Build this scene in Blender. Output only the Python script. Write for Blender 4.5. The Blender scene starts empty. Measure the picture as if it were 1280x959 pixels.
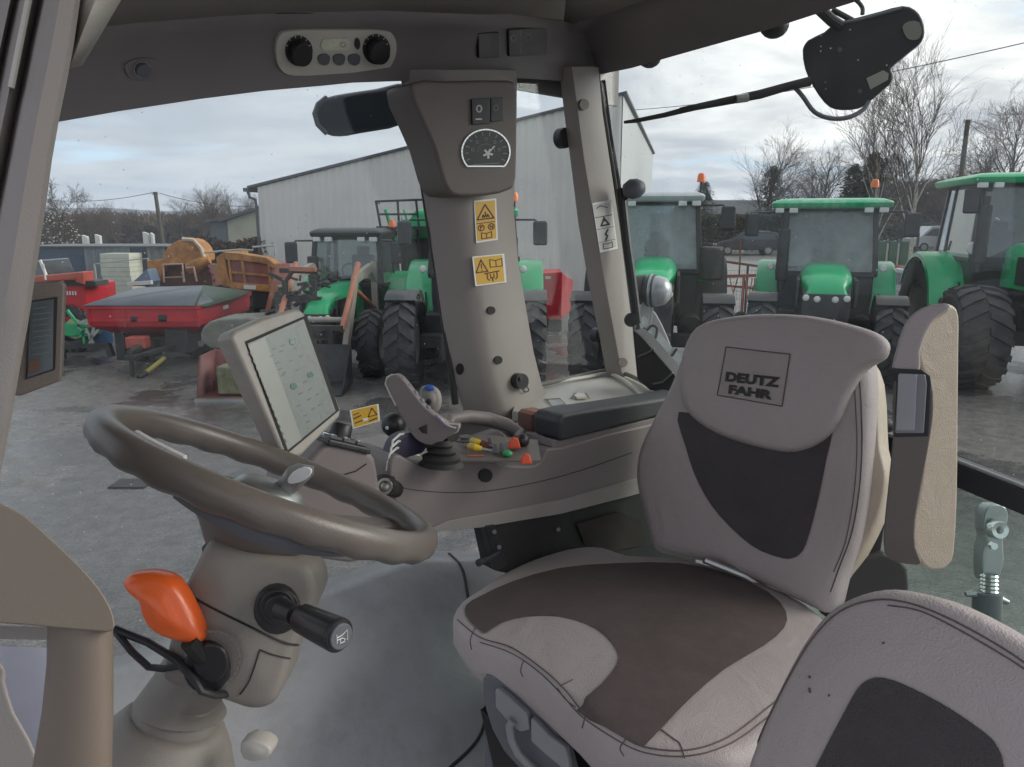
import bpy, bmesh, math, random
from mathutils import Vector as V, Matrix
from mathutils.bvhtree import BVHTree
from mathutils.geometry import delaunay_2d_cdt
random.seed(7)
S = bpy.context.scene
COL = S.collection
rad = math.radians
# ------------------------------------------------------------------ camera geometry
H = 3.0                       # eye height above the yard
FP = 930.0                    # focal length in photo pixels (photo 1280 wide)
PITCH = math.atan(199.5 / FP)
CAM = V((0, 0, H))
FW = V((0, math.cos(PITCH), -math.sin(PITCH))); UP = V((0, math.sin(PITCH), math.cos(PITCH))); RT = V((1, 0, 0))
YAW = rad(46)                 # the cab's rearward axis points 46 degrees right of the view
BK = V((math.sin(YAW), math.cos(YAW), 0)); RG = V((-math.cos(YAW), math.sin(YAW), 0)); ZZ = V((0, 0, 1))
CR, CZ = -0.78, 1.25          # camera in cab coordinates (b=0, r, z above cab floor)
def ray(px, py): return RT * ((px - 640) / FP) + UP * ((479.5 - py) / FP) + FW
def cab(b, r, z): return CAM + BK * b + RG * (r - CR) + ZZ * (z - CZ)
def at(px, py, d): return CAM + ray(px, py) * d
def onp(px, py, p0, n):
    d = ray(px, py); return CAM + d * ((p0 - CAM).dot(n) / d.dot(n))
def onr(px, py, r): return onp(px, py, cab(0, r, 0), RG)
def onb(px, py, b): return onp(px, py, cab(b, 0, 0), BK)
def onz(px, py, z): return onp(px, py, cab(0, 0, z), ZZ)
def atY(px, py, Y):
    d = ray(px, py); return CAM + d * (Y / d.y)
def gz(x, y):                 # terrain height
    d = max(0.0, math.hypot(x, y) - 24.0)
    k = min(1, max(0, (x + 4) / 12))
    h = 0.022 * min(d, 60) * k
    if d > 60: h += 0.0 * (d - 60)
    return h
def azd(deg, tilt=0):
    a = rad(deg); t = rad(tilt); return V((math.sin(a) * math.cos(t), math.cos(a) * math.cos(t), math.sin(t)))
# ------------------------------------------------------------------ materials
def _nt(name):
    m = bpy.data.materials.new(name); m.use_nodes = True
    nt = m.node_tree; return m, nt, nt.nodes['Principled BSDF']
def mat(name, rgb, rough=.5, metal=0., var=.12, vscale=6., bump=0., bscale=300., spec=.5, dirt=0., dirtcol=(.12, .10, .08), kind='noise', coat=0., dscale=3., wr=0., wscale=14.):
    m, nt, p = _nt(name); L = nt.links; N = nt.nodes
    tc = N.new('ShaderNodeTexCoord')
    p.inputs['Metallic'].default_value = metal; p.inputs['Specular IOR Level'].default_value = spec
    p.inputs['Coat Weight'].default_value = coat
    n1 = N.new('ShaderNodeTexNoise'); n1.inputs['Scale'].default_value = vscale; n1.inputs['Detail'].default_value = 6; n1.inputs['Roughness'].default_value = .6
    L.new(tc.outputs['Object'], n1.inputs['Vector'])
    mr = N.new('ShaderNodeMapRange'); mr.inputs[1].default_value = .3; mr.inputs[2].default_value = .7
    mr.inputs[3].default_value = 1 - var; mr.inputs[4].default_value = 1 + var
    L.new(n1.outputs['Fac'], mr.inputs[0])
    mx = N.new('ShaderNodeVectorMath'); mx.operation = 'SCALE'; mx.inputs[0].default_value = rgb
    L.new(mr.outputs[0], mx.inputs['Scale'])
    out = mx.outputs[0]
    if dirt > 0:
        n2 = N.new('ShaderNodeTexNoise'); n2.inputs['Scale'].default_value = dscale; n2.inputs['Detail'].default_value = 9; n2.inputs['Roughness'].default_value = .7
        L.new(tc.outputs['Object'], n2.inputs['Vector'])
        r2 = N.new('ShaderNodeMapRange'); r2.inputs[1].default_value = .45; r2.inputs[2].default_value = .75; r2.inputs[4].default_value = dirt
        L.new(n2.outputs['Fac'], r2.inputs[0])
        mm = N.new('ShaderNodeMix'); mm.data_type = 'RGBA'; L.new(r2.outputs[0], mm.inputs[0]); L.new(out, mm.inputs[6]); mm.inputs[7].default_value = (*dirtcol, 1)
        out = mm.outputs[2]
    L.new(out, p.inputs['Base Color'])
    rr = N.new('ShaderNodeMapRange'); rr.inputs[3].default_value = max(.02, rough - .08); rr.inputs[4].default_value = min(1, rough + .08)
    L.new(n1.outputs['Fac'], rr.inputs[0]); L.new(rr.outputs[0], p.inputs['Roughness'])
    if bump > 0:
        if kind == 'voronoi': nb = N.new('ShaderNodeTexVoronoi'); o = nb.outputs['Distance']
        elif kind == 'wave': nb = N.new('ShaderNodeTexWave'); o = nb.outputs['Fac']
        else: nb = N.new('ShaderNodeTexNoise'); o = nb.outputs['Fac']
        nb.inputs['Scale'].default_value = bscale
        L.new(tc.outputs['Object'], nb.inputs['Vector'])
        bp = N.new('ShaderNodeBump'); bp.inputs['Strength'].default_value = bump; bp.inputs['Distance'].default_value = .002
        L.new(o, bp.inputs['Height']); last = bp
        if wr > 0:
            nw = N.new('ShaderNodeTexNoise'); nw.inputs['Scale'].default_value = wscale; nw.inputs['Detail'].default_value = 3; nw.inputs['Distortion'].default_value = 1.2; L.new(tc.outputs['Object'], nw.inputs['Vector'])
            b2 = N.new('ShaderNodeBump'); b2.inputs['Strength'].default_value = wr; b2.inputs['Distance'].default_value = .02; L.new(nw.outputs['Fac'], b2.inputs['Height']); L.new(bp.outputs[0], b2.inputs['Normal']); last = b2
        L.new(last.outputs[0], p.inputs['Normal'])
    return m
def glassmat(name, tint=(.93, .96, .95), gloss=.06, dirt=.03, drops=.5, dscale=60., fog=0.):
    m = bpy.data.materials.new(name); m.use_nodes = True; nt = m.node_tree; N = nt.nodes; L = nt.links
    N.remove(N['Principled BSDF']); out = N['Material Output']
    tr = N.new('ShaderNodeBsdfTransparent'); tr.inputs[0].default_value = (*tint, 1)
    gl = N.new('ShaderNodeBsdfGlossy'); gl.inputs['Roughness'].default_value = .02
    ge = N.new('ShaderNodeNewGeometry'); dp = N.new('ShaderNodeVectorMath'); dp.operation = 'DOT_PRODUCT'; L.new(ge.outputs['Normal'], dp.inputs[0]); L.new(ge.outputs['Incoming'], dp.inputs[1])
    ab = N.new('ShaderNodeMath'); ab.operation = 'ABSOLUTE'; L.new(dp.outputs['Value'], ab.inputs[0]); om = N.new('ShaderNodeMath'); om.operation = 'SUBTRACT'; om.inputs[0].default_value = 1; L.new(ab.outputs[0], om.inputs[1])
    pw = N.new('ShaderNodeMath'); pw.operation = 'POWER'; pw.inputs[1].default_value = 5; L.new(om.outputs[0], pw.inputs[0]); fr = N.new('ShaderNodeMapRange'); fr.inputs[3].default_value = .035; fr.inputs[4].default_value = 1; L.new(pw.outputs[0], fr.inputs[0])
    m1 = N.new('ShaderNodeMixShader'); ma = N.new('ShaderNodeMath'); ma.operation = 'MULTIPLY'; ma.inputs[1].default_value = gloss / .04
    L.new(fr.outputs[0], ma.inputs[0]); mc = N.new('ShaderNodeClamp'); mc.inputs[2].default_value = .5; L.new(ma.outputs[0], mc.inputs[0]); L.new(mc.outputs[0], m1.inputs[0]); L.new(tr.outputs[0], m1.inputs[1]); L.new(gl.outputs[0], m1.inputs[2])
    df = N.new('ShaderNodeBsdfDiffuse'); df.inputs[0].default_value = (.75, .76, .76, 1)
    tl = N.new('ShaderNodeBsdfTranslucent'); tl.inputs[0].default_value = (.75, .76, .76, 1)
    dd = N.new('ShaderNodeMixShader'); L.new(df.outputs[0], dd.inputs[1]); L.new(tl.outputs[0], dd.inputs[2])
    tc = N.new('ShaderNodeTexCoord')
    n = N.new('ShaderNodeTexNoise'); n.inputs['Scale'].default_value = 4; n.inputs['Detail'].default_value = 8; L.new(tc.outputs['Object'], n.inputs[0])
    mr = N.new('ShaderNodeMapRange'); mr.inputs[1].default_value = .35; mr.inputs[2].default_value = .75; mr.inputs[3].default_value = fog; mr.inputs[4].default_value = dirt + fog; L.new(n.outputs[0], mr.inputs[0])
    vo = N.new('ShaderNodeTexVoronoi'); vo.inputs['Scale'].default_value = dscale; L.new(tc.outputs['Object'], vo.inputs['Vector'])
    lt = N.new('ShaderNodeMapRange'); lt.inputs[1].default_value = .13; lt.inputs[2].default_value = .07; L.new(vo.outputs['Distance'], lt.inputs[0])
    sp = N.new('ShaderNodeSeparateColor'); L.new(vo.outputs['Color'], sp.inputs[0])
    n3 = N.new('ShaderNodeTexNoise'); n3.inputs['Scale'].default_value = 3.1; L.new(tc.outputs['Object'], n3.inputs[0])
    g3 = N.new('ShaderNodeMapRange'); g3.inputs[1].default_value = .5; g3.inputs[2].default_value = .75; g3.inputs[3].default_value = .04; g3.inputs[4].default_value = .8; L.new(n3.outputs[0], g3.inputs[0])
    gt = N.new('ShaderNodeMath'); gt.operation = 'LESS_THAN'; L.new(sp.outputs[0], gt.inputs[0]); L.new(g3.outputs[0], gt.inputs[1])
    mu = N.new('ShaderNodeMath'); mu.operation = 'MULTIPLY'; L.new(lt.outputs[0], mu.inputs[0]); L.new(gt.outputs[0], mu.inputs[1])
    m3 = N.new('ShaderNodeMath'); m3.operation = 'MULTIPLY'; m3.inputs[1].default_value = drops; L.new(mu.outputs[0], m3.inputs[0])
    ad = N.new('ShaderNodeMath'); ad.operation = 'ADD'; ad.use_clamp = True; L.new(m3.outputs[0], ad.inputs[0]); L.new(mr.outputs[0], ad.inputs[1])
    m2 = N.new('ShaderNodeMixShader'); L.new(ad.outputs[0], m2.inputs[0]); L.new(m1.outputs[0], m2.inputs[1]); L.new(dd.outputs[0], m2.inputs[2])
    L.new(m2.outputs[0], out.inputs[0]); return m
# ------------------------------------------------------------------ mesh builder
class MB:
    def __init__(s): s.v = []; s.f = []
    def add(s, vs, fs):
        o = len(s.v); s.v += [V(p) for p in vs]; s.f += [tuple(i + o for i in f) for f in fs]; return s
    def box(s, c, size, rot=None):
        c = V(c); hx, hy, hz = size[0] / 2, size[1] / 2, size[2] / 2
        vs = [V((x, y, z)) for x in (-hx, hx) for y in (-hy, hy) for z in (-hz, hz)]
        if rot is not None: vs = [rot @ p for p in vs]
        return s.add([p + c for p in vs], [(0, 1, 3, 2), (4, 6, 7, 5), (0, 4, 5, 1), (2, 3, 7, 6), (0, 2, 6, 4), (1, 5, 7, 3)])
    def bar(s, a, b, w, h=None, up=None):          # rectangular bar between two points
        a = V(a); b = V(b); h = h or w; d = (b - a).normalized(); up = V(up) if up is not None else (ZZ if abs(d.z) < .9 else V((1, 0, 0)))
        x = d.cross(up).normalized(); y = x.cross(d)
        vs = [p + x * i * w / 2 + y * j * h / 2 for p in (a, b) for i, j in ((-1, -1), (1, -1), (1, 1), (-1, 1))]
        return s.add(vs, [(0, 1, 2, 3), (7, 6, 5, 4), (0, 4, 5, 1), (1, 5, 6, 2), (2, 6, 7, 3), (3, 7, 4, 0)])
    def loft(s, rings, closed=True, cap=True, loop=False):
        n = len(rings[0]); vs = [p for r in rings for p in r]; fs = []
        m = len(rings)
        for i in range(m if loop else m - 1):
            j2 = (i + 1) % m
            for j in range(n if closed else n - 1):
                k = (j + 1) % n
                fs.append((i * n + j, i * n + k, j2 * n + k, j2 * n + j))
        if cap and closed and not loop: fs.append(tuple(range(n - 1, -1, -1))); fs.append(tuple((m - 1) * n + j for j in range(n)))
        return s.add(vs, fs)
    def tube(s, path, r, n=8, loop=False, cap=True):
        path = [V(p) for p in path]; m = len(path); rr = r if isinstance(r, (list, tuple)) else [r] * m
        rings = []; prev = None
        for i, p in enumerate(path):
            a = path[(i - 1) % m] if (i > 0 or loop) else p; b = path[(i + 1) % m] if (i < m - 1 or loop) else p
            d = (b - a).normalized()
            if prev is None: u = d.orthogonal().normalized()
            else: u = (prev - d * prev.dot(d)).normalized()
            prev = u; w = d.cross(u)
            rings.append([p + (u * math.cos(2 * math.pi * k / n) + w * math.sin(2 * math.pi * k / n)) * rr[i] for k in range(n)])
        return s.loft(rings, cap=cap, loop=loop)
    def cyl(s, a, b, r, r2=None, n=20): return s.tube([a, b], [r, r2 if r2 is not None else r], n)
    def lathe(s, prof, o, axis, n=32, a0=0, a1=2 * math.pi):     # prof: (radius, height along axis)
        o = V(o); ax = V(axis).normalized(); u = ax.orthogonal().normalized(); w = ax.cross(u)
        full = abs(a1 - a0 - 2 * math.pi) < 1e-6; m = n if full else n + 1
        rings = []
        for k in range(m):
            t = a0 + (a1 - a0) * k / n; e = u * math.cos(t) + w * math.sin(t)
            rings.append([o + e * max(q[0], 1e-5) + ax * q[1] for q in prof])
        return s.loft(rings, closed=False, cap=False, loop=full)
    def prism(s, pts, ext):
        n = len(pts); pts = [V(p) for p in pts]
        vs = pts + [p + ext for p in pts]
        fs = [tuple(range(n)), tuple(range(2 * n - 1, n - 1, -1))] + [(i, i + n, (i + 1) % n + n, (i + 1) % n) for i in range(n)]
        return s.add(vs, fs)
    def sphere(s, c, r, n=16, sc=(1, 1, 1)):
        c = V(c); rings = []
        for i in range(n // 2 + 1):
            t = math.pi * i / (n // 2); rr = max(math.sin(t), 1e-3)
            rings.append([c + V((rr * math.cos(2 * math.pi * k / n) * r * sc[0], rr * math.sin(2 * math.pi * k / n) * r * sc[1], math.cos(t) * r * sc[2])) for k in range(n)])
        return s.loft(rings)
    def pillow(s, pts, n, thick, e=.02, bulge=.02, rings=8, power=2., backscale=1.):
        pts = [V(p) for p in pts]; c = sum(pts, V()) / len(pts)
        mr = sum((p - c).length for p in pts) / len(pts)
        R = []
        def ring(sc, h): R.append([c + (p - c) * sc + n * h for p in pts])
        ring(.82 * backscale, -thick); ring(.93 * backscale, -thick * .95); ring(backscale, -thick * .8); ring(1, -thick * .5); ring(1, -e)
        for k in range(1, 6):
            a = math.pi / 2 * k / 5; ring(1 - e * (1 - math.cos(a)) / mr, -e + e * math.sin(a))
        s0 = 1 - e / mr
        for k in range(1, rings):
            t = k / rings; ring(s0 * (1 - t), bulge * (1 - (1 - t) ** power))
        s.loft(R, cap=False); b = len(s.v) - len(R) * len(pts); m = len(pts)
        s.v.append(c + n * bulge); ci = len(s.v) - 1; last = b + (len(R) - 1) * m
        s.f += [(last + i, last + (i + 1) % m, ci) for i in range(m)]
        s.f.append(tuple(b + i for i in range(m - 1, -1, -1)))
        return s
    def bvh(s): return BVHTree.FromPolygons(s.v, s.f)
def smooth(pts, k=4, closed=True):      # Catmull-Rom through 2D/3D points
    pts = [V(p) for p in pts]; n = len(pts); out = []
    rng = range(n if closed else n - 1)
    for i in rng:
        if closed: p0, p1, p2, p3 = pts[i - 1], pts[i], pts[(i + 1) % n], pts[(i + 2) % n]
        else: p0, p1, p2, p3 = pts[max(i - 1, 0)], pts[i], pts[i + 1], pts[min(i + 2, n - 1)]
        for j in range(k):
            t = j / k
            out.append(.5 * ((2 * p1) + (p2 - p0) * t + (2 * p0 - 5 * p1 + 4 * p2 - p3) * t * t + (3 * p1 - p0 - 3 * p2 + p3) * t ** 3))
    if not closed: out.append(pts[-1])
    return out
def mk(name, mb, m, parent=None, label=None, ang=35, bevel=0, seg=3, sub=0, solid=0, normals=True):
    me = bpy.data.meshes.new(name); me.from_pydata([tuple(p) for p in mb.v], [], mb.f)
    if normals:
        bm = bmesh.new(); bm.from_mesh(me); bmesh.ops.remove_doubles(bm, verts=bm.verts, dist=1e-6); bmesh.ops.recalc_face_normals(bm, faces=bm.faces); bm.to_mesh(me); bm.free()
    me.materials.append(m)
    for p in me.polygons: p.use_smooth = True
    me.set_sharp_from_angle(angle=rad(ang))
    o = bpy.data.objects.new(name, me); COL.objects.link(o)
    if solid: q = o.modifiers.new('s', 'SOLIDIFY'); q.thickness = solid; q.offset = 0
    if bevel: q = o.modifiers.new('b', 'BEVEL'); q.width = bevel; q.segments = seg; q.limit_method = 'ANGLE'; q.angle_limit = rad(30); q.harden_normals = False
    if sub: q = o.modifiers.new('u', 'SUBSURF'); q.levels = sub; q.render_levels = sub
    if bevel and not sub: me.set_sharp_from_angle(angle=rad(180))
    if bevel and not sub:
        q = o.modifiers.new('w', 'WEIGHTED_NORMAL')
    if parent is not None: o.parent = parent
    if label: o['label'] = label
    return o
class Thing:
    """an Empty at the thing's base; parts are built in world coordinates and re-based by close()"""
    def __init__(s, name, label, cat, group=None, loc=None, rz=0):
        s.e = bpy.data.objects.new(name, None); COL.objects.link(s.e); s.e.empty_display_size = .1
        s.e['label'] = label; s.e['category'] = cat
        if group: s.e['group'] = group
        s.local = loc is not None
        if s.local: s.e.location = loc; s.e.rotation_euler = (0, 0, rz)
    def add(s, name, mb, m, parent=None, **k): return mk(name, mb, m, parent or s.e, **k)
    def close(s):
        obs = []
        def walk(o):
            for c in o.children: obs.append(c); walk(c)
        walk(s.e)
        if s.local: return s.e
        P = [v.co for o in obs for v in o.data.vertices]
        lo = V([min(p[i] for p in P) for i in range(3)]); hi = V([max(p[i] for p in P) for i in range(3)])
        base = V(((lo.x + hi.x) / 2, (lo.y + hi.y) / 2, lo.z)); s.e.location = base
        for o in obs: o.data.transform(Matrix.Translation(-base))
        return s.e
def single(name, mb, m, label, cat, group=None, kind=None, base=None, **k):
    o = mk(name, mb, m, **k)
    P = [v.co for v in o.data.vertices]; lo = V([min(p[i] for p in P) for i in range(3)]); hi = V([max(p[i] for p in P) for i in range(3)])
    b = V(((lo.x + hi.x) / 2, (lo.y + hi.y) / 2, lo.z)); o.data.transform(Matrix.Translation(-b)); o.location = b
    if kind: o['kind'] = kind
    if label: o['label'] = label
    if cat and kind != 'structure': o['category'] = cat
    if group: o['group'] = group
    return o
def structure(name, mb, m, **k):
    o = mk(name, mb, m, **k); o['kind'] = 'structure'; return o
# ------------------------------------------------------------------ things laid on surfaces
def hit(bvh, px, py):
    d = ray(px, py).normalized(); loc, n, i, t = bvh.ray_cast(CAM, d)
    if loc is None: loc, n, i, t = bvh.find_nearest(CAM + d * 1.4)
    if n.dot(d) > 0: n = -n
    return loc, n
def drape(bvh, pix, off=.0015, step=8., k=4, sm=True):
    """fabric panel following a surface: outline in photo pixels, filled and laid on the mesh"""
    ol = smooth([V((p[0], p[1], 0)) for p in pix], k) if sm else [V((p[0], p[1], 0)) for p in pix]
    pts = [p.xy.copy() for p in ol]; n = len(pts)
    xs = [p.x for p in pts]; ys = [p.y for p in pts]
    def inside(x, y):
        c = False; j = n - 1
        for i in range(n):
            if (pts[i].y > y) != (pts[j].y > y) and x < (pts[j].x - pts[i].x) * (y - pts[i].y) / (pts[j].y - pts[i].y) + pts[i].x: c = not c
            j = i
        return c
    ins = []
    y = min(ys) + step / 2
    while y < max(ys):
        x = min(xs) + step / 2
        while x < max(xs):
            if inside(x, y) and min((V((x, y)) - p).length for p in pts) > step * .4: ins.append(V((x, y)))
            x += step
        y += step
    vs, es, fs, *_ = delaunay_2d_cdt(pts + ins, [], [list(range(n))], 1, 1e-4)
    mb = MB(); out = []
    for p in vs:
        l, nn = hit(bvh, p.x, p.y); out.append(l + nn * off)
    mb.add(out, [tuple(f) for f in fs]); return mb
def seam(bvh, pix, r=.001, off=.0008, k=5, n=6):
    ps = smooth([V((p[0], p[1], 0)) for p in pix], k, closed=False); out = []
    for p in ps:
        l, nn = hit(bvh, p.x, p.y); out.append(l + nn * off)
    return MB().tube(out, r, n)
class Pad:
    """a local plane found on a surface (or given): plates, print and writing are put on it"""
    def __init__(s, o, n): s.o = V(o); s.n = V(n).normalized()
    def p(s, px, py, off=0): return onp(px, py, s.o + s.n * off, s.n)
    def plate(s, pix, off0, off1, sm=0):
        pts = [V((a, b, 0)) for a, b in pix]
        if sm: pts = smooth(pts, sm)
        return MB().prism([s.p(q.x, q.y, off0) for q in pts], s.n * (off1 - off0))
    def line(s, pix, w=1.2, off=.002, sm=0, closed=False):     # printed stroke, width in photo pixels
        pts = [V((a, b, 0)) for a, b in pix]
        if sm: pts = smooth(pts, sm, closed=closed)
        if closed: pts = pts + [pts[0]]
        mb = MB()
        for a, b in zip(pts, pts[1:]):
            d = (b - a); 
            if d.length < 1e-6: continue
            d.normalize(); q = V((-d.y, d.x, 0)) * w / 2; e = d * w * .3
            mb.prism([s.p(*(t.xy), off) for t in (a - e + q, b + e + q, b + e - q, a - e - q)], s.n * -.0004)
        return mb
    def ring(s, cx, cy, rx, ry, w=1., off=.002, n=16, a0=0, a1=360):
        return s.line([(cx + rx * math.cos(rad(a0 + (a1 - a0) * i / n)), cy + ry * math.sin(rad(a0 + (a1 - a0) * i / n))) for i in range(n + 1)], w, off)
    def disc(s, cx, cy, rx, ry, off0, off1, n=20):
        return s.plate([(cx + rx * math.cos(2 * math.pi * i / n), cy + ry * math.sin(2 * math.pi * i / n)) for i in range(n)], off0, off1)
def pad(bvh, px, py, n=None):
    l, nn = hit(bvh, px, py); return Pad(l, n or nn)
def join(*ms):
    o = MB()
    for m in ms: o.add(m.v, m.f)
    return o
def text_mesh(body, size=1., bold=0., ext=.0, align='CENTER', sx=1.):
    cu = bpy.data.curves.new('t', 'FONT'); cu.body = body; cu.size = size; cu.offset = bold; cu.extrude = ext; cu.align_x = align; cu.align_y = 'CENTER'; cu.resolution_u = 3
    o = bpy.data.objects.new('t', cu); COL.objects.link(o); bpy.context.view_layer.update()
    me = bpy.data.meshes.new_from_object(o); mb = MB().add([V((v.co.x * sx, v.co.y, v.co.z)) for v in me.vertices], [tuple(p.vertices) for p in me.polygons])
    bpy.data.objects.remove(o); bpy.data.curves.remove(cu); return mb
def place(mb, o, x, y, z=None):
    o = V(o); x = V(x); y = V(y); z = z or x.cross(y).normalized()
    mb.v = [o + x * p.x + y * p.y + z * p.z for p in mb.v]; return mb
# ------------------------------------------------------------------ palette
M = {}
M['trim'] = mat('greige_plastic', (.30, .272, .25), .5, var=.05, bump=.25, bscale=900, dirt=.10)
M['trimlight'] = mat('light_greige_plastic', (.42, .40, .365), .45, var=.05, bump=.2, bscale=900, dirt=.12)
M['trimdark'] = mat('brown_grey_plastic', (.15, .128, .115), .5, var=.08, bump=.3, bscale=900, dirt=.12)
M['console'] = mat('taupe_plastic', (.205, .175, .168), .48, var=.06, bump=.25, bscale=800, dirt=.12)
M['fascia'] = mat('dark_roof_plastic', (.19, .172, .168), .45, var=.08, bump=.2, bscale=700)
M['lining'] = mat('roof_lining_fabric', (.30, .28, .25), .85, var=.08, bump=.4, bscale=500)
M['leather'] = mat('grey_beige_leather', (.41, .36, .352), .5, var=.05, vscale=3, bump=.35, bscale=420, kind='voronoi', dirt=.16, dirtcol=(.16, .125, .11), wr=.22, wscale=9, dscale=6)
M['leathertan'] = mat('tan_leather', (.52, .44, .34), .42, var=.06, vscale=3, bump=.3, bscale=420, kind='voronoi', dirt=.1, wr=.15)
M['insert'] = mat('dark_brown_fabric', (.095, .07, .068), .85, var=.16, bump=.6, bscale=900, dirt=.18, dirtcol=(.2, .17, .155), dscale=30)
M['insertgrey'] = mat('charcoal_fabric', (.074, .065, .067), .8, var=.16, bump=.8, bscale=600, kind='voronoi', dirt=.12, dirtcol=(.18, .16, .155), dscale=40)
M['stitch'] = mat('dark_stitching', (.12, .09, .085), .8)
M['wheelrim'] = mat('brown_rim_leather', (.125, .108, .095), .32, var=.12, vscale=4, bump=.15, bscale=500, dirt=.2, dirtcol=(.2, .16, .12))
M['chrome'] = mat('polished_metal', (.75, .75, .72), .16, metal=1, var=.03)
M['steel'] = mat('worn_steel', (.42, .43, .42), .38, metal=.8, var=.2, dirt=.3)
M['black'] = mat('black_plastic', (.022, .022, .024), .42, var=.15)
M['blackmatt'] = mat('matt_black', (.016, .015, .015), .7, var=.2, dirt=.15)
M['rubber'] = mat('black_rubber', (.03, .028, .027), .6, var=.15)
M['armpad'] = mat('dark_slate_pad', (.04, .043, .047), .5, var=.1, bump=.35, bscale=420, kind='voronoi')
M['orange'] = mat('orange_plastic', (.82, .13, .02), .33, var=.06, coat=.2)
M['redorange'] = mat('red_orange_plastic', (.75, .09, .03), .4, var=.05)
M['yellow'] = mat('yellow_plastic', (.7, .48, .03), .4)
M['greenp'] = mat('green_plastic', (.03, .35, .12), .4)
M['bluep'] = mat('blue_plastic', (.06, .14, .5), .4)
M['white'] = mat('white_print', (.72, .71, .69), .5, var=.04)
M['cream'] = mat('cream_highlight_paint', (.55, .53, .47), .45, var=.04)
M['sticker'] = mat('yellow_sticker', (.62, .37, .04), .5, var=.06)
M['stickerink'] = mat('sticker_ink', (.12, .03, .02), .6)
M['stickerblack'] = mat('black_ink', (.03, .028, .026), .6)
M['screen'] = mat('screen_glass', (.20, .225, .21), .28, var=.12, vscale=14, spec=.35, dirt=.25, dirtcol=(.18, .2, .19), dscale=20)
M['screengreen'] = mat('screen_icon', (.02, .10, .08), .2)
M['screenpale'] = mat('screen_column', (.25, .27, .235), .3, var=.06)
M['screendark'] = mat('dark_screen', (.07, .09, .105), .12, var=.2, vscale=20)
M['mat'] = mat('grey_floor_mat', (.36, .365, .375), .36, var=.12, vscale=3, bump=.3, bscale=350, dirt=.5, dirtcol=(.22, .20, .175), dscale=11, wr=.2, wscale=5)
M['greypart'] = mat('slate_grey_plastic', (.12, .125, .14), .5, var=.06)
M['greylight'] = mat('mid_grey_plastic', (.24, .24, .25), .4, var=.06)
M['coltrim'] = mat('column_plastic', (.225, .205, .18), .46, var=.06, bump=.3, bscale=900, dirt=.3, dirtcol=(.12, .10, .085), dscale=9)
M['pane'] = glassmat('window_glass', dirt=.02, drops=.55, gloss=.025)
M['panelow'] = glassmat('tinted_lower_glass', tint=(.84, .93, .89), dirt=.06, drops=.25)
M['palepane'] = mat('pane_reflection_paint', (.64, .67, .8), .2, var=.15, vscale=9)  # pale blue base colour stands in for the reflection in the lower pane
# =================================================================== CAB INTERIOR
def P3(pix, fn): return [fn(x, y) for x, y in pix]
def S2(pix, k=3, closed=True): return [(p.x, p.y) for p in smooth([V((a, b, 0)) for a, b in pix], k, closed)]
# ---------------------------------------------------------------- cab floor
fl = MB(); bs = [-.25 + .06 * i for i in range(40)]; rs = [-.95 + .05 * i for i in range(34)]
def fz(b, r):
    t = max(0, min(1, (r - .22) / .50)); z = .42 * t * t * (3 - 2 * t)
    return z - max(0, b - 1.05) * .35 * t
grid = [[cab(b, r, fz(b, r)) for r in rs if r <= .72] for b in bs]
fl.loft(grid, closed=False, cap=False)
flb = fl.bvh()
floor = structure('cab_floor', fl, M['mat'], solid=.012, ang=80)
und = MB().prism([cab(-.25, -.95, -.02), cab(2.1, -.95, -.02), cab(2.1, .7, -.02), cab(-.25, .7, -.02)], ZZ * -.25)
structure('cab_underside', und, M['blackmatt'])
sm = seam(flb, [(560, 694), (576, 712), (583, 745), (592, 800), (604, 850), (607, 885), (596, 925), (560, 962)], r=.006, off=.003)
single('floor_mat_edging', sm, M['rubber'], 'black rubber edging strip curving along the grey floor mat beside the seat', 'edging')
# ---------------------------------------------------------------- roof
edge = [onr(-260, 205, .72), onr(-120, 182, .72), onr(0, 160, .72), onr(75, 150, .72), onr(150, 137, .72), onr(250, 122, .72), onr(330, 112, .72), onr(400, 106, .72), onr(440, 102, .72), onr(500, 100, .72), onr(560, 98, .72), onr(640, 96, .72), onr(700, 100, .73),
        onb(745, 93, 1.86), onb(790, 84, 1.86), onb(860, 64, 1.86), onb(960, 36, 1.86), onb(1040, 10, 1.86), onb(1085, -4, 1.86), onb(1200, -40, 1.86), onb(1400, -110, 1.86)]
nside = 13
inw = [(-RG) if i < nside - 2 else ((-RG - BK) * .7 if i < nside else -BK) for i in range(len(edge))]
rowm = [e + v * .012 + ZZ * .04 for e, v in zip(edge, inw)]
row1 = [e + v * .06 + ZZ * .105 for e, v in zip(edge, inw)]
row2 = [e + v * .12 + ZZ * .125 for e, v in zip(edge, inw)]
row3 = [e + v * .24 + ZZ * .155 for e, v in zip(edge, inw)]
cen = cab(.8, -.3, 1.86)
row4 = [(e * .45 + cen * .55) for e in row3]
row5 = [cen + (e - cen) * .02 for e in row3]
outer = [e - v * .05 + ZZ * .02 for e, v in zip(edge, inw)]
RF = Thing('roof_lining', 'dark moulded cab roof lining with controls along its edge', 'roof lining')
fas = MB().loft([outer, edge, rowm, row1, row2], closed=False, cap=False)
fasb = fas.bvh()
fo = RF.add('fascia', fas, M['fascia'], solid=.006, ang=50)
RF.add('ceiling_panel', MB().loft([row2, row3, row4, row5], closed=False, cap=False), M['lining'], solid=.006, ang=50)
RF.add('roof_skin', MB().prism([cab(-.35, -1.0, 1.93), cab(2.0, -1.0, 1.93), cab(2.0, .82, 1.93), cab(-.35, .82, 1.93)], ZZ * .08), M['fascia'])
RF.add('roof_skirt', MB().prism([cab(-.35, .80, 1.62), cab(2.0, .80, 1.62), cab(2.0, .82, 1.62), cab(-.35, .82, 1.62)], ZZ * .34), M['fascia'])
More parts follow.
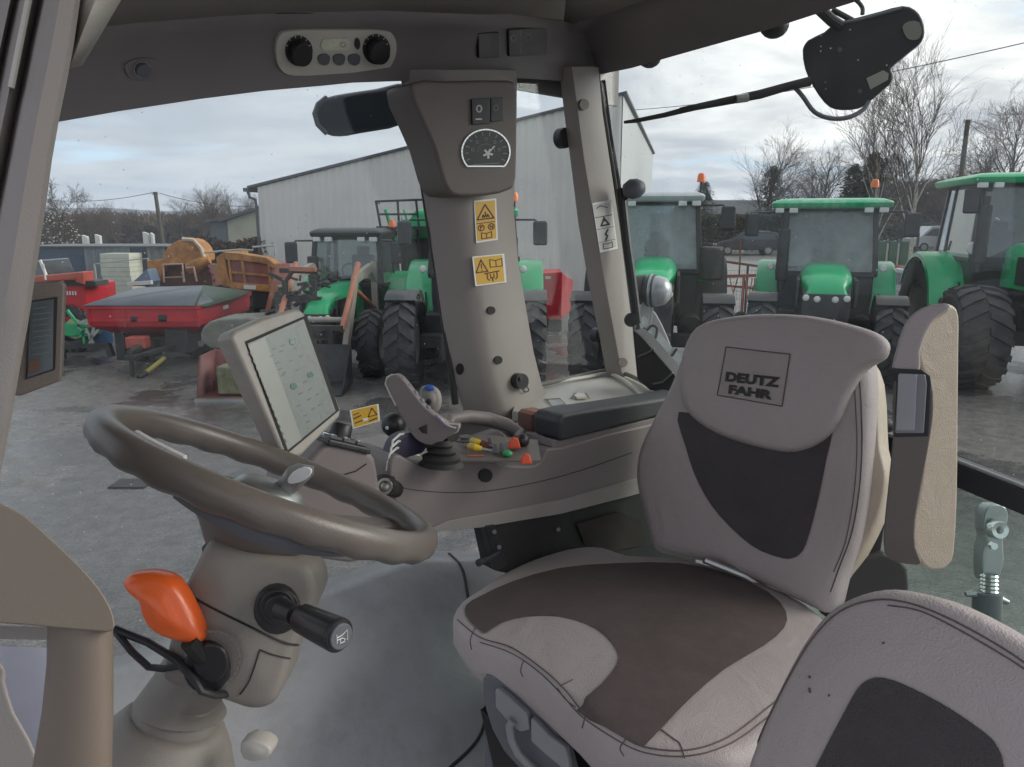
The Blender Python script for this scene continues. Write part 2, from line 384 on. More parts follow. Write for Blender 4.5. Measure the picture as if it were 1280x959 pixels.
# climate / radio panel with its knobs and buttons
pd = pad(fasb, 425, 62)
rp = RF.add('control_panel', pd.plate(S2([(345, 44), (360, 36), (420, 35), (475, 36), (489, 42), (493, 58), (488, 76), (474, 87), (420, 90), (365, 92), (348, 84), (342, 64)]), 0, .01), M['cream'], bevel=.002)
for cx, cy, nm in ((373, 63, 'dial'), (470, 61, 'dial')):
    RF.add('dial', join(pd.disc(cx, cy, 17, 19, .01, .014), pd.disc(cx, cy + 1, 12, 14, .014, .032)), M['black'], parent=rp, bevel=.0008)
    tk = MB()
    for k in range(9):
        a = rad(200 + k * 28); tk = join(tk, pd.line([(cx + 14.2 * math.cos(a), cy + 16 * math.sin(a)), (cx + 16 * math.cos(a), cy + 18 * math.sin(a))], .8, .0146))
    RF.add('dial_marks', tk, M['white'], parent=rp)
RF.add('display', pd.plate([(403, 49), (433, 47), (437, 52), (436, 59), (432, 62), (403, 62), (400, 56)], .01, .013), mat('display_cream', (.62, .64, .5), .25), parent=rp)
RF.add('display_mark', pd.ring(429, 56, 3, 3, .6, .0134), M['trimdark'], parent=rp)
for cx in (404, 423, 442):
    RF.add('button', pd.plate(S2([(cx - 7, 70), (cx, 67), (cx + 7, 69), (cx + 6, 78), (cx, 81), (cx - 6, 78)], 2), .01, .014), M['greypart'], parent=rp)
RF.add('slot_switch', pd.disc(446, 54, 3, 7, .01, .014), M['black'], parent=rp)
pv = pad(fasb, 178, 86)
vt = RF.add('light_switch', pv.plate(S2([(154, 80), (168, 72), (190, 72), (200, 80), (196, 93), (180, 98), (160, 95)], 2), 0, .006), M['fascia'])
RF.add('switch_ring', pv.ring(178, 87, 10.5, 10, 1.4, .008, 24), M['chrome'], parent=vt)
RF.add('switch_knob', pv.disc(178, 87, 9, 8.5, .006, .013), M['greypart'], parent=vt)
ps = pad(fasb, 640, 52)
RF.add('switch_blank', ps.plate([(594, 40), (620, 39), (620, 70), (595, 71)], 0, .012), M['black'], bevel=.001)
sw = RF.add('roof_switch', ps.plate([(632, 36), (680, 33), (680, 66), (633, 69)], 0, .012), M['black'], bevel=.001)
RF.add('switch_mark', join(ps.ring(642, 48, 3, 4, 1.5, .0128), ps.ring(660, 47, 3, 4, 1.5, .0128), ps.line([(651, 38), (651, 67)], 1, .0126)), M['greylight'], parent=sw)
for i, (x, y, r) in enumerate(((812, 76, 15), (806, 80, 9))):
    pass
RF.add('seam_strip', seam(fasb, [(150, 48), (250, 36), (330, 32), (400, 18), (430, 4)], r=.003, off=.0), M['blackmatt'])
RF.close()
for cx, d, r, lab in ((812, 2.25, .032, 'small dark round lamp under the rear roof edge nearest the pillar'), (968, 1.95, .034, 'small dark round lamp under the rear roof edge next to the mirror unit')):
    cy = 72 if cx == 812 else 32
    c = at(cx, cy, d); t = Thing('roof_edge_lamp', lab, 'lamp', 'lamps under the roof edge')
    t.add('housing', MB().sphere(c, r, 18, (1.1, 1, .95)), M['black']); t.add('bracket', MB().cyl(c, c + ZZ * .08, .02), M['black']); t.close()
hood = at(895, 40, 2.08)
# ---------------------------------------------------------------- pillar with gauges
def pillar(rows, rA, rB, rC, thick):      # rows: (y, xl, xm, xr) in photo pixels; left edge on rA, crest on rB, right edge on rC
    R = []
    for y, xl, xm, xr in rows:
        a = onr(xl, y, rA); m = onr(xm, y, rB); c = onr(xr, y, rC)
        m1 = a.lerp(m, .5) - RG * .012; m2 = m.lerp(c, .5) - RG * .012
        q1 = a.lerp(m, .82) - RG * .008; q2 = m.lerp(c, .25) - RG * .008
        va = (a - CAM).normalized(); vc = (c - CAM).normalized(); R.append([a + va * thick, a, m1, q1, m.lerp(q1.lerp(q2, .5), .4), q2, m2, c, c + vc * thick])
    return MB().loft(R)
PR = Thing('cab_pillar', 'wide beige front cab pillar carrying the round gauge and two yellow stickers', 'pillar')
rows = [(88, 500, 560, 646), (130, 510, 572, 646), (200, 522, 582, 645), (260, 532, 590, 642), (330, 543, 600, 648), (400, 553, 608, 660), (440, 560, 614, 667), (480, 570, 622, 677), (508, 578, 632, 690), (530, 582, 640, 700)]
pm = pillar(rows, .73, .655, .70, .10); pb = pm.bvh()
PR.add('pillar_shell', pm, M['trim'], ang=45)
PR.add('door_seal', MB().tube(P3([(503, 100), (514, 160), (524, 215), (535, 290), (545, 350), (556, 430), (566, 505)], lambda x, y: onr(x + 3, y, .735)), .009), M['rubber'])
gp = Pad(onr(600, 170, .60), (-RG - BK * .12).normalized())
ho = [gp.p(x, y) for x, y in S2([(513, 104), (560, 101), (636, 100), (645, 108), (647, 130), (646, 222), (636, 238), (612, 244), (576, 246), (562, 240), (553, 222), (543, 185), (528, 150)], 2)]
hs = PR.add('gauge_housing', MB().prism(ho, -gp.n * .12), M['trimdark'], bevel=.009, seg=4)
def arcface(cx, cy, rx, ry, a0, a1, n=28): return [(cx + rx * math.cos(rad(a0 + (a1 - a0) * i / n)), cy + ry * math.sin(rad(a0 + (a1 - a0) * i / n))) for i in range(n + 1)]
face = arcface(607.5, 190, 30, 28, 140, 400)
gl = PR.add('gauge', gp.plate(face, 0, .003), M['black'])
PR.add('gauge_rim', gp.line(face, 1.8, .0045, closed=True), M['chrome'], parent=gl)
tk = MB()
for k in range(12):
    a = rad(155 + k * 21); tk = join(tk, gp.line([(607.5 + 22 * math.cos(a), 190 + 20.5 * math.sin(a)), (607.5 + 26 * math.cos(a), 190 + 24.5 * math.sin(a))], 1.1, .0038))
for k in range(5):
    a = rad(190 + k * 40); tk = join(tk, gp.ring(607.5 + 17 * math.cos(a), 190 + 16 * math.sin(a), 1.8, 1.8, .7, .0038, 8))
tk = join(tk, gp.ring(607.5, 190, 11, 10, .5, .0038, 20, 180, 360), gp.line([(592, 206), (624, 204)], .8, .0038))
PR.add('gauge_marks', tk, M['greylight'], parent=gl)
fn = MB()
for k in range(5):
    a = rad(-60 + k * 72); fn = join(fn, gp.line([(610, 192), (610 + 5.5 * math.cos(a), 192 + 5.5 * math.sin(a))], 2.6, .004))
PR.add('needle', join(fn, gp.line([(610, 192), (618, 183)], 1.6, .0044)), M['white'], parent=gl)
s1 = PR.add('switch', gp.plate([(588, 124), (611, 123), (611, 155), (589, 156)], 0, .006), M['black'], bevel=.001)
PR.add('switch_mark', join(gp.ring(599, 136, 3, 4, 1.8, .007), gp.line([(595, 149), (602, 149)], 1.6, .007)), M['white'], parent=s1)
s2 = PR.add('switch', gp.plate([(612, 123), (627, 122), (627, 151), (612, 153)], 0, .006), M['black'], bevel=.001)
PR.add('switch_mark', gp.ring(620, 135, 2.8, 3.4, 1.1, .007), M['greylight'], parent=s2)
for (x, y, rx, ry) in ((535, 205, 5, 6.5), (575, 461, 5, 7), (613, 388, 5, 5), (622, 450, 5, 5)):
    q = pad(pb, x, y); PR.add('plug', q.disc(x, y, rx, ry, 0, .004), M['blackmatt'])
q = pad(pb, 646, 474)
kn = PR.add('socket_cap', join(q.disc(646, 476, 8, 10, 0, .02), q.disc(650, 474, 2, 3, .02, .024)), M['black'], bevel=.001)
PR.add('cap_cord', q.line([(651, 483), (656, 490), (661, 488), (658, 482)], 1.4, .01, sm=3), M['rubber'], parent=kn)
# warning stickers
def sticker(T, bvh, corners, draw, parent=None, pd=None, name='warning_sticker', label=None, bg=None):
    cx = sum(c[0] for c in corners) / 4; cy = sum(c[1] for c in corners) / 4
    q = pd or pad(bvh, cx, cy)
    st = T.add(name, q.plate(corners, .0012, .0022), M['white'], label=label) if T else None
    def uv(u, v):
        a, b, c, d = corners
        return ((a[0] * (1 - u) + b[0] * u) * (1 - v) + (d[0] * (1 - u) + c[0] * u) * v, (a[1] * (1 - u) + b[1] * u) * (1 - v) + (d[1] * (1 - u) + c[1] * u) * v)
    e = .06
    if T: T.add('sticker_face', q.plate([uv(e, e * .7), uv(1 - e, e * .7), uv(1 - e, 1 - e * .7), uv(e, 1 - e * .7)], .0022, .0026), bg or M['sticker'], parent=st)
    for m_, segs in draw:
        mm = MB()
        for (pts, w) in segs: mm = join(mm, q.line([uv(*p) for p in pts], w, .0032))
        if T: T.add('pictogram', mm, m_, parent=st)
    return q, uv, st
tri = lambda x0, x1, y0, y1: [(x0, y1), ((x0 + x1) / 2, y0), (x1, y1), (x0, y1)]
circ = lambda cx, cy, r, a=1.: [(cx + r * math.cos(t * math.pi / 5), cy + r * a * math.sin(t * math.pi / 5)) for t in range(11)]
book = lambda x0, x1, y0, y1: [(x0, y1), (x0, y0), ((x0 + x1) / 2, y0 + (y1 - y0) * .2), (x1, y0), (x1, y1), ((x0 + x1) / 2, y1 - .0), (x0, y1)]
ink, blk = M['stickerink'], M['stickerblack']
sticker(PR, pb, [(592, 251), (620, 248), (622, 300), (595, 304)], [
    (ink, [(tri(.12, .88, .12, .46), 1.7), ([(.1, .55), (.9, .55)], 1), (circ(.28, .66, .14, .52), 1.1), (circ(.74, .66, .14, .52), 1.1), ([(.25, .71), (.25, .62), (.34, .63), (.26, .66)], .9), ([(.69, .7), (.69, .62), (.79, .7), (.79, .62)], .9), (book(.28, .74, .78, .92), 1.1), ([(.51, .81), (.51, .92)], 1)]),
    (blk, [([(.36, .42), (.4, .36), (.45, .42)], 1.6), ([(.55, .42), (.6, .36), (.66, .42)], 1.6), ([(.5, .3), (.5, .4)], 1.5)])], label='yellow sticker with a triangle over P and N signs')
sticker(PR, pb, [(590, 321), (630, 317), (633, 353), (594, 358)], [
    (ink, [(tri(.08, .45, .14, .55), 1.6), ([(.265, .28), (.265, .42)], 1.3), ([(.265, .48), (.265, .5)], 1.3), (book(.54, .92, .16, .42), 1.1), ([(.73, .2), (.73, .42)], 1), ([(.35, .62), (.8, .58)], 1.6), ([(.42, .64), (.42, .8), (.48, .86)], 1.4), ([(.73, .62), (.73, .78), (.68, .84)], 1.4), ([(.52, .66), (.52, .8)], 1.2), ([(.63, .66), (.63, .8)], 1.2)]),
    (blk, [([(.57, .76), (.58, .9)], 1.5)])], label='yellow sticker with a triangle, a book and a seat pictogram')
PR.add('pillar_foot', MB().loft([[onr(x, y, r) for x, y, r in row] for row in (
    ((568, 512, .72), (600, 528, .66), (650, 524, .63), (702, 503, .68)), ((560, 530, .72), (600, 550, .63), (655, 545, .60), (712, 520, .66)), ((560, 575, .72), (600, 600, .63), (660, 590, .60), (716, 560, .66)))], closed=False, cap=False), M['trim'], solid=.01)
PR.close()
# ---------------------------------------------------------------- rear pillar
RP = Thing('cab_pillar', 'narrow beige rear cab pillar with a white pictogram sticker', 'pillar')
rows = [(84, 699, 715, 748), (140, 705, 723, 753), (200, 713, 731, 762), (280, 723, 745, 774), (350, 735, 757, 783), (420, 749, 770, 792), (462, 757, 778, 797), (480, 760, 782, 806)]
p2 = pillar(rows, .74, .69, .72, .05); p2b = p2.bvh()
RP.add('pillar_shell', p2, M['trim'], ang=45)
RP.add('window_seal', MB().tube(P3([(703, 104), (713, 180), (724, 260), (736, 335), (748, 400), (759, 460)], lambda x, y: onr(x, y, .752)), .005), M['rubber'])
RP.add('rear_seal', MB().tube(P3([(746, 92), (758, 170), (768, 230), (776, 300), (784, 370), (797, 450)], lambda x, y: onr(x, y, .745)), .009), M['rubber'])
RP.add('rear_seal', MB().tube(P3([(754, 100), (763, 170), (775, 240), (785, 300), (792, 370), (800, 425)], lambda x, y: onr(x, y, .765)), .007), M['blackmatt'])
q = pad(p2b, 728, 131); RP.add('screw', q.disc(728, 131, 6, 7, 0, .008), M['trimdark'], bevel=.001)
q = pad(p2b, 776, 453); RP.add('screw', q.disc(778, 453, 6, 6, 0, .003), M['trimdark'], bevel=.001)
wsp = [(740, 254), (764, 250), (772, 311), (750, 316)]
sticker(RP, p2b, wsp, [(blk, [([(.2, .12), (.4, .08), (.75, .14)], 1), ([(.05, .3), (.95, .3)], .9), ([(.3, .48), (.5, .34), (.72, .48), (.3, .48)], 2.2), ([(.5, .3), (.5, .4)], 1.5), ([(.05, .54), (.95, .54)], .6), ([(.62, .58), (.45, .66), (.55, .7), (.42, .78)], 2), ([(.05, .8), (.95, .8)], .5), (book(.25, .75, .84, .95), 1)])], name='pictogram_sticker', bg=mat('pale_sticker', (.5, .49, .46), .5))
for (x, y, rx, ry, lb) in ((702, 173, 12, 12, 1), (745, 419, 10, 11, 1)):
    c = onr(x, y, .76); RP.add('window_knob', MB().cyl(c + RG * .01, c - RG * .02, rx / 930 * 2.25, n=24), M['black'], bevel=.004)
RP.close()
# ---------------------------------------------------------------- front left pillar
FPi = Thing('cab_pillar', 'beige left-hand cab pillar with a painted highlight along its left ridge', 'pillar')
def fprow(y, xs, ds): return [at(x, y, d) for x, d in zip(xs, ds)]
rr = []
for y, x0, x1 in ((-40, 42, 104), (0, 35, 99), (60, 22, 90), (110, 12, 80), (149, 4, 72), (200, -6, 63), (260, -18, 55), (320, -28, 46), (400, -45, 34), (460, -60, 23), (530, -80, 11), (600, -100, -3), (700, -130, -24)):
    xs = [x0 - 130, x0 - 60, x0 - 22, x0 - 16, x0 - 4, x0, x0 + 6, x0 + 14, x0 + 18, x0 + 22, (x0 + x1) / 2 + 8, x1 - 5, x1, x1 + 2, x1 - 10, x0 - 60]
    ds = [.62, .56, .545, .56, .535, .53, .535, .55, .54, .525, .52, .525, .54, .60, .64, .66]
    rr.append(fprow(y, xs, ds))
FPi.add('pillar_shell', MB().loft(rr), M['trim'], ang=40)
FPi.add('trim_strip', MB().loft([[at(150, -8, .62), at(120, -8, .58), at(100, -8, .60)], [at(128, 30, .62), at(105, 35, .59), at(90, 30, .60)], [at(98, 80, .62), at(88, 85, .6), at(82, 80, .61)]], closed=False, cap=False), M['trimlight'], solid=.006)
FPi.add('ridge_highlight', MB().tube([at(x, y, .528) for x, y in ((44, -40), (36, 0), (24, 60), (14, 110))], .0022, 8), M['cream'])  # cream tube drawn in as the sunlit highlight on the pillar ridge
FPi.close()
# ---------------------------------------------------------------- panes
def pane(name, pts, m, label, cat='window', th=.004):
    n = (pts[1] - pts[0]).cross(pts[2] - pts[0]).normalized(); return single(name, MB().prism(pts, n * th), m, label, cat)
pane('side_window', [cab(-.25, .765, .1), cab(1.25, .765, .1), cab(1.25, .765, 1.75), cab(-.25, .765, 1.75)], M['pane'], 'large rain-spotted front window left of the gauge pillar')
pane('side_window', [cab(1.26, .765, .6), cab(1.98, .765, .6), cab(1.92, .765, 1.75), cab(1.26, .765, 1.75)], M['pane'], 'narrow window between the two right-hand cab pillars')
EM = Thing('exterior_mirror', 'dark blue-grey rounded mirror housing outside the front window beside the gauge pillar', 'mirror')
EM.add('mirror_shell', MB().prism([onr(x, y, .92) for x, y in S2([(520, 104), (470, 111), (430, 117), (408, 122), (396, 131), (392, 142), (396, 157), (408, 168), (424, 171), (450, 167), (520, 150)], 2)], (onr(450, 140, .92) - CAM).normalized() * .08), mat('slate_mirror', (.045, .06, .085), .3, var=.1), bevel=.012, seg=4)
EM.add('mirror_rim', MB().tube([onr(x, y, .915) for x, y in ((408, 122), (397, 131), (393, 142), (397, 156), (408, 167))], .006, 8), mat('mirror_rim_grey', (.16, .19, .22), .3))
EM.add('mirror_arm', MB().tube([onr(510, 112, .90), onr(530, 118, .84), onr(545, 124, .80)], .014, 8), M['black'])
EM.close()
pane('rear_window', [cab(1.93, .76, .66), cab(1.93, -1.2, .66), cab(1.93, -1.2, 1.80), cab(1.93, .76, 1.80)], M['pane'], 'rain-spotted rear window behind the driver seat')
pane('lower_rear_window', [cab(1.93, .3, .0), cab(1.93, -1.2, .0), cab(1.93, -1.2, .655), cab(1.93, .3, .655)], M['panelow'], 'green-tinted lower rear window under the black cross rail')
rl = Thing('window_rail', 'black cross rail between upper and lower rear windows', 'rail')
a = onb(1150, 570, 1.90); b = onb(1290, 630, 1.90); dd = (b - a).normalized()
pts = [onb(1150, 570, 1.88), onb(1300, 612, 1.88), onb(1300, 648, 1.88), onb(1150, 600, 1.88)]
pts = [pts[0] - dd * .5, pts[1] + dd * .3, pts[2] + dd * .3, pts[3] - dd * .5]
rl.add('rail_bar', MB().prism(pts, BK * .05), M['black'], bevel=.006)
rl.add('rail_seal', MB().tube([pts[0] - ZZ * -.004, pts[1] + ZZ * .004], .005), M['steel'])
rl.close()
# ---------------------------------------------------------------- steering wheel
wc = cab(.374, .009, .955); tilt = rad(28); wn = (BK * math.sin(tilt) * math.cos(rad(-8)) + RG * math.sin(tilt) * math.sin(rad(-8)) + ZZ * math.cos(tilt)).normalized()
wx = wn.cross(RG).normalized(); wy = wn.cross(wx)
SWh = Thing('steering_wheel', 'brown steering wheel with finger grips and a metal spoke', 'steering wheel')
N = 160; R = []
for i in range(N):
    a = 2 * math.pi * i / N; e = wx * math.cos(a) + wy * math.sin(a); c = wc + e * .19; ring = []
    for k in range(16):
        t = 2 * math.pi * k / 16; low = max(0, -math.sin(t))
        rr_ = .0158 * (1 + .075 * low * math.cos(24 * a)) * (1 + .12 * abs(math.sin(t)))
        ring.append(c + e * math.cos(t) * rr_ + wn * math.sin(t) * rr_)
    R.append(ring)
rim = SWh.add('rim', MB().loft(R, loop=True, cap=False), M['wheelrim'], ang=80)
ins = [wc + (wx * math.cos(rad(a)) + wy * math.sin(rad(a))) * .1755 + wn * .008 for a in range(0, 360, 4)]
def angpix(px, py):      # wheel angle for a pixel
    q = onp(px, py, wc + wn * .018, wn) - wc; return math.degrees(math.atan2(q.dot(wy), q.dot(wx)))
a0, a1 = angpix(152, 535), angpix(238, 572)
if a1 - a0 > 180: a1 -= 360
if a0 - a1 > 180: a1 += 360
SWh.add('rim_inlay', MB().tube([wc + (wx * math.cos(rad(a0 + (a1 - a0) * t / 14)) + wy * math.sin(rad(a0 + (a1 - a0) * t / 14))) * .1835 + wn * .0168 for t in range(15)], .0032), mat('bright_inlay', (.85, .84, .8), .3, metal=.2), parent=rim)
SWh.add('rim_core', MB().tube([wc + (wx * math.cos(rad(a)) + wy * math.sin(rad(a))) * .17 - wn * .018 for a in range(int(a1), int(a1) + 66, 6)], [.006 + .010 * math.sin(math.pi * k / 10) for k in range(11)]), M['greypart'], parent=rim)
hub = SWh.add('hub', MB().lathe([(0, .002), (.03, .0), (.062, -.006), (.075, -.018), (.078, -.035), (.06, -.055), (.045, -.075), (0, -.08)], wc - wn * .012, wn, 36), M['trimdark'], ang=60)
SWh.add('hub_cover', MB().lathe([(0, .012), (.02, .011), (.036, .006), (.044, -.002), (.045, -.008)], wc - wn * .010, wn, 36), M['steel'], parent=hub, ang=60)
for px, py, w in ((366, 604, .034), (205, 640, .05), (470, 640, .05)):
    q = onp(px, py, wc, wn); d = (q - wc).normalized(); s = d.cross(wn)
    if w < .04: continue
    SWh.add('spoke', MB().loft([[wc + d * r + s * i * ww / 2 + wn * (z + j * .006) for i, j in ((-1, -1), (1, -1), (1, 1), (-1, 1))] for r, z, ww in ((.05, -.03, .07), (.10, -.028, .05), (.15, -.018, w * .8), (.185, -.008, w * .7))]), M['trimdark'], bevel=.003)
kn0 = onp(345, 622, wc, wn)
ka, kb, kc = at(338, 625, .87), at(362, 606, .852), at(376, 590, .845)
kr = SWh.add('spinner_lever', MB().loft([[p + RT * i * w + UP * j * h for i, j in ((-1, -.6), (.2, -1), (1, -.3), (1, .7), (-.2, 1), (-1, .5))] for p, w, h in ((ka, .022, .012), (ka.lerp(kb, .6), .015, .010), (kb, .013, .012), (kc, .016, .011))]), M['steel'], bevel=.003)
SWh.add('lever_plate', MB().prism([at(x, y, .835) for x, y in S2([(359, 600), (366, 590), (379, 584), (389, 587), (386, 596), (375, 603), (362, 605)], 2)], FW * .006), mat('satin_metal', (.8, .82, .82), .35, metal=.3), parent=kr, bevel=.001)
SWh.close()
# ---------------------------------------------------------------- steering column
SC = Thing('steering_column', 'beige steering column with stalks and adjuster below the wheel', 'steering column')
cn = (azd(172) * .95 + ZZ * .3).normalized(); c0 = at(305, 780, .80)
hp = Pad(c0, cn)
hb = MB().pillow([hp.p(x, y) for x, y in S2([(258, 678), (280, 676), (330, 692), (378, 706), (393, 722), (396, 745), (384, 775), (366, 815), (352, 860), (338, 884), (312, 890), (280, 880), (240, 868), (205, 856), (200, 838), (213, 790), (224, 745), (240, 710)], 3)], hp.n, .13, e=.016, bulge=.012, rings=5)
hbb = hb.bvh()
hs_ = SC.add('housing', hb, M['coltrim'], ang=70)
SC.add('housing_seam', seam(hbb, [(228, 738), (262, 758), (310, 782), (352, 802), (372, 806)], r=.0012), M['blackmatt'], parent=hs_)
SC.add('housing_seam', seam(hbb, [(325, 812), (312, 850), (300, 868)], r=.0008), M['blackmatt'], parent=hs_)
SC.add('housing_seam', seam(hbb, [(325, 812), (340, 818), (362, 823)], r=.0008), M['blackmatt'], parent=hs_)
SC.add('boot', MB().lathe([(.045, 0), (.040, -.012), (.044, -.022), (.036, -.034), (.040, -.046)], wc - wn * .075, wn, 30), M['blackmatt'], ang=60)
st = SC.add('column_tube', MB().tube([c0 - hp.n * .06 + ZZ * .02, at(232, 862, .87), at(226, 885, .87)], [.052, .040, .052], 24), M['coltrim'], ang=60)
ax = (at(245, 840, .87) - at(215, 925, .87)).normalized()
cc = at(222, 892, .87)
SC.add('collar', MB().lathe([(.03, .03), (.040, .018), (.047, .004), (.049, -.004), (.049, -.010)], cc, ax, 36), M['coltrim'], ang=60)
SC.add('collar_gap', MB().lathe([(.049, -.008), (.0525, -.008), (.0525, -.016)], cc, ax, 36), M['blackmatt'])
SC.add('cowl', MB().lathe([(.046, -.006), (.054, -.006), (.060, -.012), (.074, -.034), (.086, -.06), (.094, -.10), (.1, -.16), (.11, -.3), (.13, -.6)], cc, ax, 40), M['coltrim'], ang=60)
SC.add('pale_knob', MB().pillow([at(x, y, .82) for x, y in S2([(300, 930), (318, 926), (336, 934), (338, 944), (325, 952), (303, 950)], 2)], -FW, .03, e=.004, bulge=.003, rings=3), M['trimlight'])
# right-hand stalk with horn symbol
q1 = pad(hbb, 348, 758, (azd(165) + ZZ * .1).normalized())
bs_ = SC.add('stalk_boss', join(q1.disc(347, 757, 29, 29, -.01, .006), q1.disc(347, 757, 23, 23, .006, .014), q1.disc(348, 758, 17, 17, .014, .022)), M['black'], bevel=.002)
sa = at(352, 762, .765); sb = at(376, 772, .745); se = at(425, 795, .705)
stk = SC.add('stalk', MB().tube([sa, sa.lerp(sb, .7)], [.012, .010], 16), M['black'])
dS = (se - sb).normalized(); u = dS.orthogonal().normalized(); w_ = dS.cross(u); R = []
for t, r_ in ((0, .006), (.0, .0125), (.05, .0145), (.5, .0158), (.9, .0165), (.97, .0165), (1.0, .0150)):
    R.append([sb.lerp(se, t) + (u * math.cos(2 * math.pi * k / 48) + w_ * math.sin(2 * math.pi * k / 48)) * r_ * (1 - (.05 if (k % 6 == 0 and .04 < t < .95) else 0)) for k in range(48)])
SC.add('stalk_grip', MB().loft(R), M['black'], parent=stk, ang=50)
ep = Pad(se, dS)
SC.add('horn_button', MB().cyl(se - dS * .002, se + dS * .003, .0125, n=28), M['greypart'], parent=stk, bevel=.001)
hx = (RT - dS * RT.dot(dS)).normalized(); hy = dS.cross(hx)
if hy.z < 0: hy = -hy
def onend(pts, w): 
    mb = MB(); P = [se + dS * .0034 + hx * a * .012 + hy * b * .012 for a, b in pts]
    return MB().tube(P, w, 5)
SC.add('horn_symbol', join(onend([(-.5, -.35), (-.5, .35)], .0005), onend([(-.5, -.1), (0, -.1), (.5, -.4), (.5, .4), (0, .15), (-.5, .1)], .0005), onend([(-.2, -.1), (-.2, -.45), (.2, -.45), (.2, -.25)], .0005)), M['white'], parent=stk)
# orange lever
q2 = pad(hbb, 264, 826, (azd(175) + ZZ * .05).normalized())
bs2 = SC.add('lever_boss', join(q2.disc(264, 826, 29, 31, -.012, .006), q2.disc(265, 826, 22, 25, .006, .012)), M['black'], bevel=.003)
SC.add('boss_ring', q2.ring(266, 824, 33, 35, 3, .004, 28), M['coltrim'], parent=bs2)
q3 = Pad(at(200, 765, .76), (azd(176) + ZZ * .25).normalized())
lv = SC.add('orange_lever', MB().pillow([q3.p(x, y) for x, y in S2([(148, 731), (156, 721), (172, 718), (192, 719), (211, 726), (224, 742), (236, 764), (246, 785), (250, 800), (244, 809), (228, 808), (203, 801), (184, 790), (173, 772), (168, 752), (156, 742)], 3)], q3.n, .034, e=.014, bulge=.006, rings=6), M['orange'], ang=70)
lvb = BVHTree.FromPolygons([v.co.copy() for v in lv.data.vertices], [tuple(p.vertices) for p in lv.data.polygons])
SC.add('lever_seam', seam(lvb, [(152, 729), (170, 734), (195, 752), (222, 770), (236, 790)], r=.0011, off=.0004, k=8), M['stickerink'], parent=lv)
SC.add('lever_stem', MB().tube([at(236, 802, .765), at(250, 818, .775), at(262, 828, .79)], [.009, .009, .012], 10), M['blackmatt'], parent=lv)
SC.add('wire_guard', MB().tube([at(x, y, d) for x, y, d in ((143, 786, .80), (152, 790, .80), (185, 803, .79), (222, 826, .78), (245, 852, .77), (252, 864, .77), (268, 869, .78), (289, 867, .80))], .0042, 8), M['black'])
SC.add('wire_guard', MB().tube([at(x, y, d) for x, y, d in ((145, 790, .80), (165, 815, .79), (186, 834, .79), (205, 836, .785), (228, 832, .78))], .0038, 8), M['black'])
SC.close()
# ---------------------------------------------------------------- grab handle
GH = Thing('grab_handle', 'thick tan grab handle in the near left corner', 'handle')
d0 = .43
hpd = Pad(at(70, 760, d0), -FW); rdh = ray(70, 760).normalized()
GH.add('handle_bracket', MB().prism([hpd.p(x, y) for x, y in S2([(-160, 560), (-60, 590), (0, 628), (30, 644), (62, 672), (98, 706), (124, 736), (138, 760), (143, 778), (140, 789), (120, 789), (60, 784), (0, 779), (-160, 775)], 2)], ray(70, 760).normalized() * .05), mat('tan_grip', (.25, .205, .155), .5, var=.1, dirt=.25, bump=.07, bscale=700), bevel=.008, seg=4)
GH.add('handle_post', MB().loft([[at(cx + 1.0 * r * math.cos(2 * math.pi * k / 24) * 1, y, d0 + .022 + .019 * math.sin(2 * math.pi * k / 24)) for k in range(24)] for cx, y, r in ((100, 770, 41), (100, 830, 42), (97, 890, 45), (90, 960, 50), (80, 1060, 52), (60, 1200, 56))]), mat('brown_grip', (.19, .152, .12), .45, var=.1, dirt=.25, bump=.07, bscale=700), ang=60)
GH.add('bracket_lip', MB().prism([hpd.p(x, y, -.052) for x, y in ((-100, 780), (60, 784), (60, 800), (-100, 797))], rdh * .02), M['trim'])
GH.close()
DS = Thing('door_sill', 'beige curved sill trim in the lower left corner', 'trim')
DS.add('sill_moulding', MB().prism([at(x, y, .62) for x, y in S2([(-90, 790), (0, 826), (6, 850), (18, 890), (38, 925), (60, 990), (70, 1100), (-90, 1100)], 2)], ray(20, 900).normalized() * .05), M['trim'], bevel=.004)
DS.close()
single('lower_pane', MB().prism([at(x, y, .70) for x, y in ((-60, 806), (112, 812), (112, 1000), (-60, 1000))], ray(40, 900).normalized() * .004), M['palepane'], 'lower window pane behind the grab handle with its pale reflection painted in', 'window')
# ---------------------------------------------------------------- small display on the left pillar
SD = Thing('display', 'small dark upright display beside the left cab pillar', 'display')
dn = (azd(152) + ZZ * .05).normalized(); dp = Pad(at(50, 420, .66), dn)
db = SD.add('display_housing', MB().prism([dp.p(x, y) for x, y in [(24, 353), (76, 353), (81, 357), (77, 470), (74, 477), (27, 495), (16, 495)]], -dn * .03), M['trimdark'], bevel=.004)
SD.add('screen_recess', dp.plate([(38, 376), (72, 371), (69, 462), (33, 474)], .0005, .0015), M['blackmatt'])  # black margin right of the screen paints in the shadow inside the bezel
sc = SD.add('screen', dp.plate([(38, 378), (67, 374), (66, 461), (34, 472)], .0015, .0022), M['screendark'])
mm = MB()
for k in range(9): mm = join(mm, dp.line([(41, 386 + k * 7.2), (58 + (k * 5) % 7, 384 + k * 7)], 1.0, .0026))
SD.add('screen_text', mm, mat('dim_text', (.13, .16, .17), .3), parent=sc)
SD.add('screen_footer', dp.plate([(36, 452), (50, 448), (50, 462), (35, 467)], .0022, .0028), mat('red_brown_area', (.12, .065, .045), .3), parent=sc)
SD.close()
